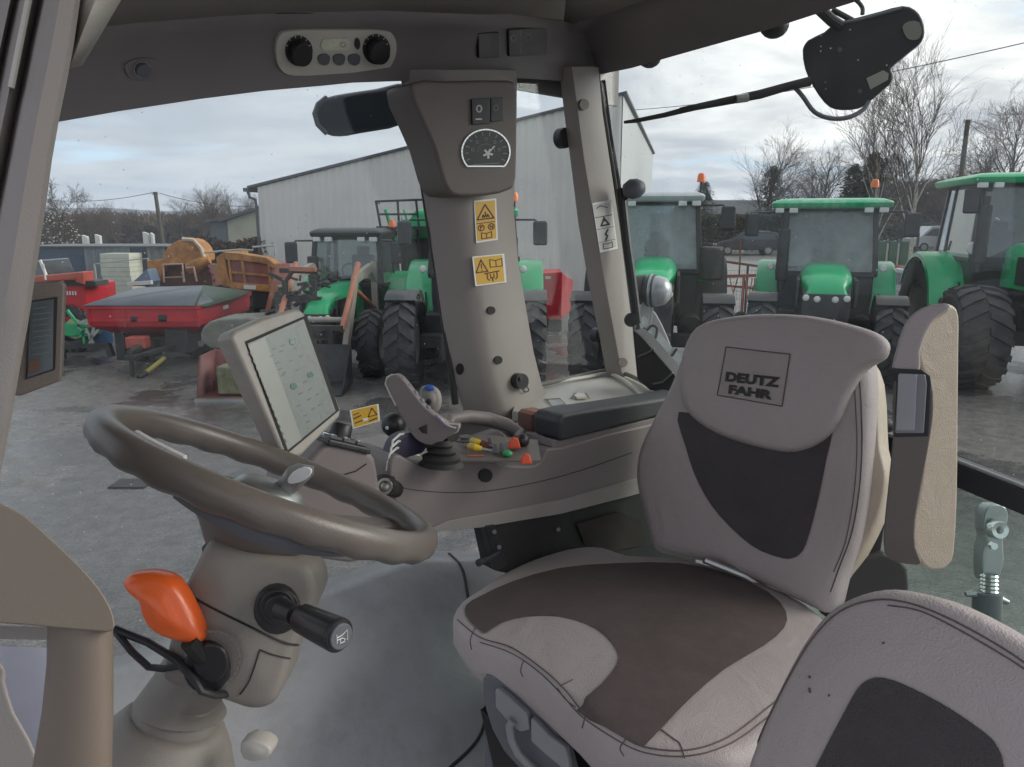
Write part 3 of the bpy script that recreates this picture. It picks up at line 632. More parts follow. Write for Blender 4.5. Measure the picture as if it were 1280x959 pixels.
# ---------------------------------------------------------------- terminal monitor
TM = Thing('terminal_monitor', 'large tilted touchscreen monitor in a worn beige frame behind the wheel', 'monitor')
tn = (azd(122) * .97 + ZZ * .22).normalized(); tp = Pad(at(358, 475, 1.08), tn)
out = [(288, 421), (294, 413), (330, 397), (368, 386), (377, 387), (382, 393), (427, 512), (426, 521), (378, 569), (364, 574), (354, 569)]
mb = MB().prism([tp.p(x, y) for x, y in out], -tn * .035)
TM.add('monitor_frame', mb, mat('worn_bezel', (.36, .34, .30), .45, var=.08, dirt=.5, dirtcol=(.2, .18, .14), dscale=25, bump=.2, bscale=500), bevel=.006)
TM.add('screen_recess', tp.plate([(306, 427), (383, 394), (424, 513), (358, 568)], .0004, .001), M['blackmatt'])
scr = TM.add('screen', tp.plate([(309, 430), (379, 399), (419, 514), (359, 563)], .001, .002), M['screen'])
TM.add('screen_column', tp.plate([(310, 432), (331, 422), (377, 549), (360, 562)], .002, .0024), M['screenpale'], parent=scr)
for x, y, r in ((366, 427, 4.5), (388, 469, 4), (367, 483, 4.5)): TM.add('screen_icon', tp.disc(x, y, r, r * .95, .002, .0026, 12), M['screengreen'], parent=scr)
mm = MB()
for k in range(13):
    x, y = 313 + k * 3.6, 441 + k * 9; mm = join(mm, tp.line([(x, y), (x + 1.5, y + 3.5)], 1.3, .0028))
for (x, y) in ((338, 446), (344, 455), (349, 462), (368, 436), (380, 478), (386, 487), (374, 493), (390, 512), (383, 528), (341, 437), (352, 433), (350, 440), (354, 467), (362, 452), (375, 446), (385, 500), (395, 494), (372, 508), (380, 520), (398, 507), (352, 470), (371, 463)): mm = join(mm, tp.line([(x, y), (x + 4, y - 2)], 1, .0028))
TM.add('screen_text', mm, mat('screen_ink', (.07, .09, .085), .3), parent=scr)
bk = tp.p(330, 490, -.035)
TM.add('back_shell', MB().prism([tp.p(x, y, -.035) for x, y in ((296, 425), (372, 396), (414, 512), (362, 560))], -tn * .015), M['trimdark'], bevel=.005)
TM.close()
# ---------------------------------------------------------------- monitor console with keypad behind the wheel
KC = Thing('keypad_console', 'taupe console with rotary knob keypad beside the monitor foot', 'console')
kr_ = .24
ko = S2([(372, 600), (388, 576), (402, 560), (414, 552), (440, 556), (466, 567), (473, 585), (477, 615), (484, 660), (470, 700), (400, 700), (350, 660)], 2)
KC.add('console_body', MB().prism([onr(x, y, kr_) for x, y in ko], RG * .10), M['console'], bevel=.012, seg=4)
KC.add('console_crease', MB().tube([onr(x, y, kr_ - .001) for x, y in ((428, 594), (445, 589), (458, 580))], .0012), M['blackmatt'])
kt = [onr(412, 549, kr_ - .006), onr(464, 561, kr_ - .006), onr(464, 569, kr_ - .006), onr(410, 557, kr_ - .006)]
kp = KC.add('keypad', MB().prism(kt, RG * .07), M['black'], bevel=.003)
t0, t1 = onr(413, 548, kr_ - .004), onr(464, 560, kr_ - .004); kx = (t1 - t0); kn_ = kx.cross(RG).normalized(); kn_ = kn_ if kn_.z > 0 else -kn_
for k in range(3):
    o = t0 + kx * (.05 + .32 * k) + RG * .006
    b_ = KC.add('key', MB().prism([o, o + kx * .27, o + kx * .27 + RG * .022, o + RG * .022], kn_ * .004), M['greypart'], parent=kp)
    KC.add('key_mark', MB().tube([o + kx * .08 + RG * .006 + kn_ * .005, o + kx * .1 + RG * .016 + kn_ * .005, o + kx * .2 + RG * .016 + kn_ * .005, o + kx * .18 + RG * .008 + kn_ * .005], .0008, 5), M['white'], parent=kp)
kc_ = t0 + kx * .55 + RG * .045
KC.add('rotary_knob', MB().lathe([(0, .022), (.014, .022), (.017, .019), (.019, 0), (.026, -.001), (.026, -.006)], kc_ + kn_ * .004, kn_, 24), M['black'], parent=kp, ang=40)
KC.add('knob_ring', MB().lathe([(.0262, .001), (.028, .0), (.028, -.004)], kc_ + kn_ * .003, kn_, 24), M['chrome'], parent=kp)
KC.close()
so = Thing('power_socket', 'round chrome ringed socket between the keypad console and side console', 'socket')
c = at(481, 608, 1.36); nn = azd(190, 25)
so.add('socket_body', MB().cyl(c, c - nn * .06, .017, n=24), M['blackmatt']); so.add('socket_ring', MB().lathe([(.010, .002), (.015, .003), (.0165, 0), (.0165, -.01)], c, nn, 24), M['chrome']); so.add('socket_cap', MB().lathe([(0, .004), (.006, .003), (.0095, 0)], c, nn, 20), M['steel'])
so.add('socket_stem', MB().cyl(at(482, 598, 1.38), at(478, 640, 1.40), .018, n=16), M['black']); so.close()
wst = Thing('window_sticker', 'yellow warning sticker on the window between monitor and joystick', 'sticker')
wp_ = Pad(onr(457, 518, .755), -RG)
sticker(wst, None, [(437, 513), (473, 505), (475, 526), (441, 536)], [(ink, [(tri(.6, .92, .15, .6), 1.2), ([(.1, .5), (.35, .42)], 1.6), ([(.12, .75), (.4, .7)], 1.4)]), (M['white'], [([(.42, .7), (.55, .7)], 3.5)]), (blk, [([(.62, .85), (.9, .8)], 1.4), ([(.1, .3), (.3, .25)], 1)])], pd=wp_)
wst.close()
# ---------------------------------------------------------------- side console
CO = Thing('side_console', 'taupe driver side console with levers and dark padded armrest lid', 'console')
r0 = .33
body = S2([(487, 590), (489, 576), (497, 568), (512, 575), (530, 580), (560, 573), (590, 573), (615, 578), (640, 582), (668, 582), (678, 574)], 3, closed=False) + [(684, 561), (705, 559), (760, 543), (815, 530), (850, 521), (850, 600), (790, 617), (700, 640), (600, 656), (560, 661), (535, 660), (510, 648), (495, 630), (488, 612)]
bp_ = [onr(x, y, r0) for x, y in body]
inn = [onr(x, y, r0) for x, y in body]
cb = CO.add('console_body', MB().prism(bp_, RG * .24), M['console'], bevel=.014, seg=4)
cpl = Pad(cab(.9, r0, .7), -RG)
CO.add('lower_strip', cpl.plate([(535, 661), (560, 650), (620, 640), (700, 624), (790, 599), (850, 582), (850, 602), (790, 619), (700, 642), (600, 659), (545, 664)], .0, .004), mat('console_strip', (.27, .245, .225), .5), bevel=.0015)
CO.add('body_seam', cpl.line([(490, 604), (520, 613), (600, 615), (700, 596), (790, 566)], .9, .0005, sm=4), M['blackmatt'])
CO.add('round_cap', cpl.disc(606, 594, 8.5, 8.5, 0, .004), M['blackmatt'], bevel=.001)
# front nose with pale curved fins
nose = MB()
for k in range(4):
    pass
for k in range(4):
    y = 541 + k * 8.5; x0 = 494 - k * 2
    CO.add('nose_fin', MB().tube([onr(a, b, c) for a, b, c in ((x0 - 5, y + 22, .34), (x0 - 3, y + 10, .34), (x0 + 6, y + 2, .35), (x0 + 22, y + .5, .37), (x0 + 36, y + 3, .38))], [.0015, .0022, .0026, .0022, .0015], 8), M['white'])
CO.add('nose_block', MB().prism([onr(x, y, .35) for x, y in S2([(488, 600), (487, 575), (492, 556), (500, 546), (515, 541), (530, 545), (534, 556), (530, 566), (512, 572), (500, 580), (498, 600)], 2)], RG * .03), mat('dark_violet_block', (.05, .045, .075), .45), bevel=.008)
# well floor and hump behind the levers
def zt(x, y, z): return onz(x, y, z)
wl = MB().prism([onz(x, y, .785) for x, y in ((548, 560), (600, 545), (672, 552), (676, 578), (600, 578), (560, 578))], ZZ * .004)
CO.add('lever_well', wl, M['trimdark'])
CO.add('rear_hump', MB().tube([at(x, y, d) for x, y, d in ((556, 545, 1.66), (563, 524, 1.70), (585, 521, 1.76), (612, 524, 1.80), (634, 531, 1.80), (650, 541, 1.78), (645, 548, 1.74))], [.010, .014, .016, .017, .016, .013, .009], 12), M['console'])
CO.add('hump_panel', MB().prism([at(x, y, 1.80) for x, y in S2([(555, 550), (566, 527), (590, 522), (625, 528), (650, 541), (645, 560), (580, 565)], 2)], RG * .05), M['trimdark'], bevel=.004)
CO.add('lever_block', MB().prism([at(x, y, 1.70) for x, y in ((594, 548), (625, 538), (634, 545), (640, 555), (600, 560))], RG * .03), M['console'], bevel=.004)
CO.add('lever_boot', MB().lathe([(.0, .014), (.014, .012), (.012, .007), (.019, .004), (.016, -.001), (.023, -.005), (.022, -.02)], at(582, 552, 1.62), ZZ, 20), M['greypart'], ang=60)
def onz_d(x, y, z=.79):
    return (onz(x, y, z) - CAM).dot(FW) - .01
def lever(x, y, dx, dy, m, w, tip, d=1.62, n='hydraulic_lever'):
    L_ = CO.add(n, MB().tube([onz(x, y, .80), onz(x + dx * .5, y + dy * .5, .803), onz(x + dx, y + dy, .80)], [w, w * 1.05, w * .7], 10), m)
    if tip: CO.add('lever_tip', MB().tube([onz(x + dx, y + dy, .80), onz(x + dx * 1.9, y + dy * 1.8, .797)], [w * .55, w * .3], 8), tip, parent=L_)
lever(590, 551, 14, 4, M['yellow'], .007, M['steel']); lever(587, 558, 15, 3, M['yellow'], .007, M['steel'])
CO.add('red_collar', MB().tube([onz(603, 554.5, .80), onz(607, 557, .80)], .0078, 10), M['stickerink'])
for (x, y, s, mm_, nm, lb) in ((643, 555, 8, M['redorange'], 'paddle_switch', 'upper red paddle'), (658, 575, 7.5, M['redorange'], 'paddle_switch', 'lower red paddle')):
    CO.add(nm, MB().prism([at(a, b, onz_d(x, y + 7)) for a, b in ((x - s, y + s * .8), (x - s * .8, y - s * .5), (x - s * .2, y - s), (x + s * .6, y - s * .8), (x + s, y + s * .7))], FW * .018), mm_, bevel=.003, label=lb)
CO.add('green_button', MB().sphere(onz(634, 567, .795), .009, 14, (1.2, 1.2, .7)), M['greenp'])
CO.add('black_knob', MB().sphere(onz(653, 551, .80), .015, 16), M['black'])
CO.add('pink_marking', MB().tube([onz(585, 570, .79), onz(605, 570, .79)], .003, 6), mat('pink_mark', (.45, .16, .13), .5))
for (x, y) in ((619, 561), (627, 560), (612, 553)): CO.add('small_rocker', MB().prism([at(x + i, y + j, onz_d(x, y + 5)) for i, j in ((-3, 6), (-2, -6), (2, -6), (4, 6))], FW * .01), M['greypart'], bevel=.001)
CO.add('well_edge', MB().tube([at(x, y, 1.56) for x, y in ((606, 574), (625, 572), (645, 574), (668, 574), (674, 566))], .004, 8), M['trimdark'])
# gear lever boot and the big armrest-mounted joystick
CO.add('joystick_boot', MB().lathe([(.012, .035), (.022, .026), (.018, .021), (.030, .014), (.026, .008), (.038, .002), (.036, -.006), (.045, -.014)], at(552, 572, 1.44), (ZZ + BK * .1), 28), M['rubber'], ang=60)
# armrest lid
ar = [(680, 544), (683, 522), (700, 512), (760, 499), (818, 486), (850, 482), (850, 520), (815, 526), (700, 553)]
CO.add('armrest_base', MB().prism([onr(x, y, .335) for x, y in ((690, 560), (692, 549), (700, 551), (815, 523), (850, 515), (850, 524), (812, 534), (702, 561))], RG * .09), M['console'], bevel=.004)
arp = [onr(x, y, .325) for x, y in ((700, 551), (699, 527), (704, 519), (716, 516), (770, 508), (830, 498), (860, 492), (860, 513), (815, 523), (708, 550))]
CO.add('armrest_pad', MB().prism(arp, RG * .085), M['armpad'], bevel=.016, seg=5)
CO.close()
JS = Thing('joystick', 'upright taupe joystick grip with pale rim and blue topped knob behind', 'joystick')
jn = (azd(186) + ZZ * .1).normalized(); jp = Pad(at(530, 515, 1.42), jn)
jo = S2([(482, 480), (484, 473), (490, 469), (497, 469), (506, 477), (518, 493), (532, 510), (548, 522), (562, 530), (573, 531), (572, 540), (560, 546), (548, 556), (532, 556), (518, 548), (508, 532), (496, 508)], 2)
g_ = JS.add('grip', MB().prism([jp.p(x, y) for x, y in jo], -jn * .028), M['console'], bevel=.006, seg=4)
JS.add('grip_rim', MB().tube([jp.p(x, y, -.003) for x, y in ((497, 470), (490, 468.5), (484, 472), (482, 480), (488, 493), (495, 507))] , .0022, 6), M['cream'], parent=g_)
JS.add('grip_rim', MB().tube([jp.p(x, y, -.003) for x, y in ((548, 521), (562, 530), (574, 531), (572, 539), (561, 544))], .0022, 6), M['cream'], parent=g_)
for k in range(5): JS.add('grip_button', MB().sphere(jp.p(503 + k * 8, 473 + k * 9.3, -.012), .006, 10, (1, 1.4, .8)), M['greylight'], parent=g_)
jk = at(537, 500, 1.50)
JS.add('top_knob', MB().pillow([at(x, y, 1.50) for x, y in S2([(524, 488), (530, 482), (540, 482), (549, 490), (551, 503), (547, 514), (538, 518), (528, 508)], 2)], -FW, .03, e=.01, bulge=.006, rings=4), M['trim'], ang=70)
JS.add('blue_cap', MB().pillow([at(x, y, 1.488) for x, y in S2([(529, 485), (534, 481), (541, 482), (543, 487), (535, 489)], 2)], -FW, .01, e=.003, bulge=.002, rings=3), M['bluep'])
for k in range(2): JS.add('knob_button', MB().lathe([(0, .004), (.005, .003), (.006, 0)], at(536 + k, 502 + k * 9, 1.487), -FW, 14), M['black'])
JS.add('stem', MB().tube([at(530, 530, 1.44), at(548, 566, 1.45)], [.02, .016], 14), M['rubber'])
for k in range(3): JS.add('stem_band', MB().tube([jp.p(x, y, .002) for x, y in ((545 + k * 6, 519 + k * 5), (553 + k * 6, 530 + k * 2), (560 + k * 5, 533 + k))], .0018, 6), mat('violet_print', (.2, .17, .4), .5) if k == 0 else M['cream'])
JS.close()
bj = Thing('ball_lever', 'black ball topped lever left of the taupe joystick', 'lever')
bj.add('ball', MB().sphere(at(492, 531, 1.50), .025, 20), M['black']); bj.add('ball_mark', MB().sphere(at(484, 535, 1.478), .004, 8), M['white']); bj.add('lever_shaft', MB().cyl(at(495, 540, 1.50), at(505, 590, 1.52), .012), M['blackmatt']); bj.close()
bx = Thing('storage_box', 'small dark red-brown box beside the armrest pad', 'box')
bx.add('box_body', MB().prism([at(x, y, 1.86) for x, y in ((664, 520), (669, 515), (683, 513), (683, 540), (665, 540))], RG * .05), mat('red_brown', (.13, .055, .04), .5), bevel=.003)
bx.add('box_lid', MB().prism([at(x, y, 1.855) for x, y in ((665, 519), (669, 515), (683, 513), (680, 518))], RG * .045), mat('warm_tan', (.35, .17, .11), .5)); bx.close()
# ---------------------------------------------------------------- window ledge tray
LT = Thing('window_ledge', 'pale moulded tray ledge under the narrow side window', 'ledge')
zl = .755
ou = [(650, 486), (668, 481), (700, 474), (730, 468), (758, 463), (775, 465), (795, 472), (815, 484), (845, 497), (850, 510), (760, 516), (690, 518), (640, 514)]
LT.add('ledge_top', MB().prism([onz(x, y, zl) for x, y in ou], ZZ * -.03), M['trimlight'], bevel=.004)
inr = [(664, 489), (700, 480), (735, 473), (760, 470), (778, 476), (795, 487), (798, 494), (760, 500), (700, 510), (672, 503)]
LT.add('tray_lip', MB().tube([onz(x, y, zl + .008) for x, y in S2([(655, 493), (668, 484), (700, 477), (735, 471), (758, 467), (776, 473), (793, 485), (800, 492), (820, 500), (840, 505)], 3, closed=False)], .006, 8), M['cream'])
LT.add('tray_edge', MB().tube([onz(x, y, zl + .012) for x, y in S2([(655, 486), (700, 475.5), (735, 467.5), (760, 463), (778, 466), (797, 474), (815, 484)], 3, closed=False)], .007, 8), M['trimdark'])
lp = Pad(onz(700, 500, zl + .001), ZZ)
rc = LT.add('recess', lp.plate([(684, 500), (699, 499), (705, 505), (690, 508)], 0, .001), M['greylight'])
LT.add('recess_frame', lp.line([(681, 499), (700, 498), (707, 505), (690, 509)], 1, .002, closed=True), M['trimdark'], parent=rc)
LT.add('catch', MB().prism([onz(x, y, zl + .002) for x, y in ((717, 497), (722, 494), (731, 495), (733, 499), (721, 500))], ZZ * .008), M['cream'], bevel=.002)
LT.add('catch_frame', lp.line([(713, 498), (718, 492), (733, 492), (737, 498)], 1, .002), M['trimdark'])
LT.add('ledge_side', MB().prism([onr(x, y, .71) for x, y in ((640, 500), (840, 470), (840, 640), (640, 700))], RG * .03), M['trim'])
LT.close()
RW = Thing('rear_bracket', 'black wedge shaped bracket and strut behind the rear pillar', 'bracket')
RW.add('wedge', MB().prism([onb(x, y, 1.80) for x, y in ((790, 412), (800, 420), (842, 468), (848, 480), (832, 492), (812, 488), (796, 474))], BK * .06), M['black'], bevel=.004)
RW.add('strut', MB().tube([onb(x, y, 1.86) for x, y in ((776, 236), (783, 300), (790, 350), (797, 405))], .014, 10), M['black'])
RW.add('strut_joint', MB().lathe([(0, .02), (.02, .018), (.022, 0), (.018, -.02), (0, -.022)], onb(789, 400, 1.82), -FW, 16), M['black'])
RW.add('rib', MB().tube([onb(x, y, 1.79) for x, y in ((797, 446), (808, 442), (818, 436))], .003, 6), M['greypart'])
RW.add('rib', MB().tube([onb(x, y, 1.79) for x, y in ((816, 480), (828, 478), (841, 466))], .003, 6), M['greypart'])
RW.close()
bl = Thing('strut_lamp', 'small grey round lamp at the top of the black strut', 'lamp')
c = onb(793, 236, 1.86); bl.add('lamp_body', MB().lathe([(0, .03), (.018, .028), (.028, .012), (.03, -.01), (.02, -.03), (0, -.032)], c, RT * .8 - FW * .6, 24), M['greypart'], ang=60); bl.add('lamp_arm', MB().cyl(c, onb(778, 250, 1.86), .009), M['black']); bl.close()
# ---------------------------------------------------------------- floor bits under console
SR = Thing('seat_rail', 'black mechanism frame under the side console next to the seat', 'frame')
SR.add('rail_plate', MB().prism([onr(x, y, .335) for x, y in ((608, 656), (700, 641), (790, 618), (870, 600), (870, 720), (700, 720), (640, 718), (620, 714))], RG * .05), M['blackmatt'], bevel=.003)
SR.add('rail_post', MB().prism([onr(x, y, .325) for x, y in ((606, 657), (618, 655), (634, 706), (622, 714))], RG * .02), M['black'], bevel=.002)
for x, y in ((618, 665), (624, 684), (698, 662)): SR.add('rail_bolt', MB().cyl(onr(x, y, .32), onr(x, y, .33), .005, n=10), M['greypart'])
SR.add('rail_lever', MB().tube([onr(598, 704, .30), onr(612, 697, .31), onr(622, 690, .33)], [.008, .006, .006], 10), M['black'])
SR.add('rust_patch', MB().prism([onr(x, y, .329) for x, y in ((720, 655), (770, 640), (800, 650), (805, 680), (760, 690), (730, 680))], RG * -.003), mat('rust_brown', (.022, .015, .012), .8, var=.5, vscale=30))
SR.close()
# ---------------------------------------------------------------- driver seat
DSt = Thing('driver_seat', 'large grey-beige leather driver seat with dark inserts and lettered backrest', 'seat')
cz = .50
cush = S2([(566, 768), (574, 748), (598, 732), (635, 708), (680, 690), (720, 680), (752, 680), (785, 690), (850, 694), (930, 715), (1010, 750), (1045, 790), (1040, 850), (990, 905), (930, 945), (880, 950), (820, 940), (775, 925), (745, 905), (720, 880), (695, 858), (660, 830), (615, 806), (585, 790)], 3)
cpts = [onz(x, y, cz) for x, y in cush]
cm = MB().pillow(cpts, ZZ, .125, e=.026, bulge=.022, rings=10, backscale=.93)
cbv = cm.bvh()
cu = DSt.add('cushion', cm, M['leather'], ang=80)
DSt.add('cushion_insert', drape(cbv, [(583, 757), (603, 745), (640, 728), (700, 711), (770, 705), (850, 705), (910, 718), (960, 741), (982, 765), (980, 786), (955, 808), (905, 838), (862, 875), (830, 908), (806, 933), (800, 932), (762, 912), (722, 888), (752, 856), (771, 832), (772, 815), (757, 795), (735, 781), (700, 771), (660, 771), (628, 779), (608, 792), (602, 790), (593, 783), (583, 771)], off=.002, k=2), M['insert'], parent=cu)
DSt.add('cushion_seam', seam(cbv, [(572, 775), (600, 797), (640, 810), (680, 838), (706, 862), (730, 890), (770, 916), (806, 934), (860, 938), (910, 922), (960, 885), (1010, 845)], r=.0012), M['stitch'], parent=cu)
DSt.add('cushion_seam', seam(cbv, [(600, 803), (640, 817), (676, 842), (702, 868), (728, 896), (766, 922), (806, 941), (862, 945), (915, 929), (965, 893)], r=.001), M['stitch'], parent=cu)
for path in ([(655, 825), (651, 838), (654, 846)], [(697, 860), (705, 872), (714, 880), (720, 884)], [(716, 850), (700, 858)], [(733, 893), (728, 910)], [(594, 785), (588, 800), (590, 812)], [(782, 925), (775, 935), (780, 945)], [(826, 912), (842, 924), (850, 930), (856, 948)]): DSt.add('leather_crack', seam(cbv, path, r=.0009, k=3), M['stitch'], parent=cu)
# front recess with two grey paddles and tube handle
fp = Pad(cab(.83, 0, .42), (azd(216) + ZZ * -.05).normalized())
fp = Pad(onz(660, 870, .425) - BK * .0, (azd(210) * 1 + ZZ * .15).normalized())
SBn = []
DSt.add('front_recess', fp.plate(S2([(614, 842), (622, 837), (640, 843), (665, 862), (690, 885), (708, 912), (720, 945), (728, 990), (700, 990), (640, 930), (618, 880)], 2), -.03, .0), M['greypart'], bevel=.003)
for pts in ([(624, 858), (628, 857), (640, 866), (664, 888), (667, 908), (656, 911), (645, 904), (624, 880)], [(668, 893), (672, 895), (690, 914), (712, 930), (717, 958), (708, 956), (688, 940), (668, 922)]):
    DSt.add('adjust_paddle', fp.plate(pts, 0, .016), M['greylight'], bevel=.004)
DSt.add('tube_handle', MB().tube([fp.p(x, y, .02) for x, y in ((642, 900), (637, 908), (640, 925), (648, 942), (660, 955), (690, 985))], .008, 12), M['greylight'])
DSt.add('lower_cavity', fp.plate([(610, 880), (640, 900), (720, 960), (760, 1010), (640, 1010)], -.06, -.032), M['blackmatt'])
# base
DSt.add('seat_base', MB().prism([cab(.98, -.20, 0.03), cab(1.42, -.20, .03), cab(1.42, .22, .03), cab(.98, .22, .03)], ZZ * .34), M['blackmatt'], bevel=.03)
DSt.add('base_cover', MB().prism([fp.p(x, y, -.05) for x, y in ((608, 890), (640, 930), (680, 975), (700, 1040), (600, 1040))], -fp.n * .1), M['greypart'], bevel=.006)
# backrest
bo = cab(1.37, 0, .52); bn = (-BK * math.cos(rad(13)) + ZZ * math.sin(rad(13))).normalized(); bpl = Pad(bo, bn)
bout = S2([(852, 432), (868, 407), (900, 396), (950, 392), (1000, 394), (1045, 402), (1072, 415), (1082, 450), (1085, 500), (1083, 560), (1078, 620), (1067, 675), (1050, 720), (1035, 768), (1000, 757), (950, 733), (895, 709), (840, 697), (812, 688), (803, 660), (794, 625), (789, 595), (794, 560), (812, 522), (834, 478)], 3)
bm_ = MB().pillow([bpl.p(x, y) for x, y in bout], bn, .12, e=.035, bulge=.008, rings=10, backscale=.9)
bb = bm_.bvh()
br = DSt.add('backrest', bm_, M['leather'], ang=80)
DSt.add('backrest_insert', drape(bb, [(849, 515), (858, 560), (874, 605), (900, 645), (940, 682), (972, 696), (990, 698), (1004, 688), (1014, 660), (1024, 620), (1033, 575), (1040, 530), (1000, 540), (900, 530)], off=.002, k=3), M['insertgrey'], parent=br)
hpo = S2([(850, 436), (866, 408), (900, 396), (950, 391), (1005, 393), (1052, 402), (1090, 414), (1106, 428), (1103, 444), (1085, 455), (1072, 468), (1058, 494), (1044, 528), (1022, 552), (990, 565), (955, 562), (905, 548), (868, 528), (850, 505), (845, 470)], 3)
hpl = Pad(bo + bn * .028, bn)
hm = MB().pillow([hpl.p(x, y) for x, y in hpo], bn, .055, e=.022, bulge=.012, rings=9, backscale=.97); hbv = hm.bvh()
hd = DSt.add('head_pad', hm, M['leather'], ang=80)
tl = [onp(x, y, hpl.o, bn) for x, y in ((908, 434), (988, 443), (980, 507), (898, 491))]
lg = drape(hbv, [(908, 434), (988, 443), (978, 508), (897, 494)], off=.0012, sm=False, step=6)
DSt.add('emblem_field', lg, mat('emblem_leather', (.36, .312, .292), .5, bump=.3, bscale=420, kind='voronoi'), parent=hd)
DSt.add('emblem_border', seam(hbv, [(908, 434), (930, 436.5), (960, 440), (988, 443)], r=.0013, k=1, off=.0015), M['stitch'], parent=hd)
for seg in ([(988, 443), (983, 475), (978, 508)], [(978, 508), (938, 501), (897, 494)], [(897, 494), (903, 462), (908, 434)]): DSt.add('emblem_border', seam(hbv, seg, r=.0013, k=2, off=.0015), M['stitch'], parent=hd)
def emblem(word, pa, pb, hgt):
    A = hit(hbv, *pa); B_ = hit(hbv, *pb); x = (B_[0] - A[0]); n = (A[1] + B_[1]).normalized(); w = x.length; x.normalize(); y = n.cross(x).normalized()
    t = text_mesh(word, 1, bold=.06, ext=.0); wx0 = min(p.x for p in t.v); wx1 = max(p.x for p in t.v); hy0 = min(p.y for p in t.v); hy1 = max(p.y for p in t.v)
    t.v = [V(((p.x - wx0) / (wx1 - wx0) * w, (p.y - hy0) / (hy1 - hy0) * hgt, 0)) for p in t.v]
    out = MB(); vs = []
    for p in t.v:
        q = A[0] + x * p.x + y * p.y; loc, nn, i, d = hbv.find_nearest(q); 
        if nn.dot(n) < 0: nn = -nn
        vs.append(loc + nn * .0032)
    return out.add(vs, t.f)
DSt.add('emblem_letters', join(emblem('DEUTZ', (907, 477), (975, 485), .0215), emblem('FAHR', (911, 492), (966, 500), .0195)), M['stickerblack'], parent=hd, normals=False)
DSt.add('backrest_seam', seam(bb, [(1074, 470), (1077, 520), (1077, 570), (1073, 620), (1064, 668), (1048, 712), (1038, 740)], r=.0012), M['stitch'], parent=br)
DSt.add('backrest_seam', seam(bb, [(1068, 480), (1071, 540), (1070, 590), (1065, 635), (1056, 680), (1042, 715)], r=.0009), M['stitch'], parent=br)
# side bolster, shell, hinge
sb_ = Pad(bo - bn * .05, bn)
DSt.add('side_bolster', MB().pillow([sb_.p(x, y) for x, y in S2([(1060, 440), (1082, 450), (1095, 478), (1098, 520), (1100, 560), (1107, 590), (1105, 620), (1095, 655), (1078, 690), (1060, 720), (1040, 740), (1040, 600)], 2)], bn, .06, e=.02, bulge=.01, rings=5), M['leathertan'], ang=80)
DSt.add('back_shell', MB().prism([onp(x, y, bo - bn * .13, bn) for x, y in ((880, 420), (1060, 440), (1085, 500), (1088, 600), (1070, 660), (1040, 700), (850, 690), (830, 560))], -bn * .04), M['blackmatt'], bevel=.02)
DSt.add('side_lever', join(MB().prism([at(x, y, 1.56) for x, y in ((1091, 500), (1103, 505), (1106, 530), (1101, 562), (1092, 556))], FW * .03), MB().lathe([(0, .02), (.014, .018), (.018, 0), (.016, -.02)], at(1103, 532, 1.60), RT, 16)), M['black'], bevel=.002)
DSt.add('hinge_block', MB().prism([at(x, y, 1.50) for x, y in ((1060, 715), (1080, 695), (1105, 690), (1128, 700), (1136, 712), (1138, 735), (1130, 780), (1040, 780))], FW * .08), M['rubber'], bevel=.01)
DSt.add('hinge_bracket', MB().prism([at(x, y, 1.52) for x, y in ((1062, 700), (1080, 655), (1098, 628), (1108, 640), (1106, 660), (1100, 700))], FW * .05), M['blackmatt'], bevel=.004)
DSt.add('hinge_rod', MB().cyl(at(1085, 585, 1.62), at(1118, 600, 1.58), .012), M['black'])
DSt.add('hinge_slot', MB().tube([at(x, y, 1.60) for x, y in ((880, 700), (930, 720), (968, 742))], .008, 8), M['steel'])
# folded armrest
an = (azd(166) + ZZ * .02).normalized(); ap = Pad(at(1170, 560, 1.22), an)
AR = DSt.add('armrest', MB().prism([ap.p(x, y) for x, y in S2([(1147, 440), (1158, 405), (1172, 389), (1184, 381), (1194, 383), (1200, 395), (1200, 430), (1199, 520), (1198, 620), (1194, 690), (1188, 706), (1176, 713), (1160, 712), (1149, 700), (1141, 680), (1142, 650), (1150, 610), (1156, 560), (1160, 510), (1158, 480)], 2)], -an * .012), M['leathertan'], bevel=.008, seg=4)
lp_ = Pad(at(1143, 560, 1.195), azd(216)); rv = ray(1135, 560).normalized()
def lpr(pix, dep, k=2): return MB().prism([lp_.p(x, y) for x, y in S2(pix, k)], rv * dep)
AR2 = DSt.add('armrest_shell', lpr([(1118, 472), (1150, 468), (1164, 476), (1167, 510), (1163, 545), (1153, 600), (1144, 650), (1144, 684), (1152, 704), (1140, 706), (1120, 702), (1106, 692), (1105, 660), (1110, 610), (1116, 545)], .05), M['trimdark'], bevel=.004)
DSt.add('armrest_cap', lpr([(1116, 470), (1119, 440), (1130, 406), (1145, 389), (1165, 380), (1190, 380), (1170, 396), (1158, 415), (1150, 440), (1148, 470)], .05), M['leather'], parent=AR, bevel=.008, seg=4)
DSt.add('armrest_latch_surround', lp_.plate([(1112, 460), (1152, 462), (1163, 470), (1164, 480), (1161, 545), (1118, 546), (1121, 478), (1112, 470)], .0, .003), M['black'], parent=AR2, bevel=.001)
DSt.add('armrest_latch', lp_.plate([(1124, 466), (1157, 468), (1159, 480), (1155, 541), (1119, 541), (1123, 480)], .003, .008), mat('grey_latch', (.22, .22, .235), .35), parent=AR2, bevel=.002)
DSt.add('latch_button', lp_.plate([(1123, 467), (1147, 468), (1146, 490), (1144, 538), (1120, 538)], .008, .012), mat('silver_grey_latch', (.33, .33, .35), .35), parent=AR2, bevel=.003)
DSt.close()
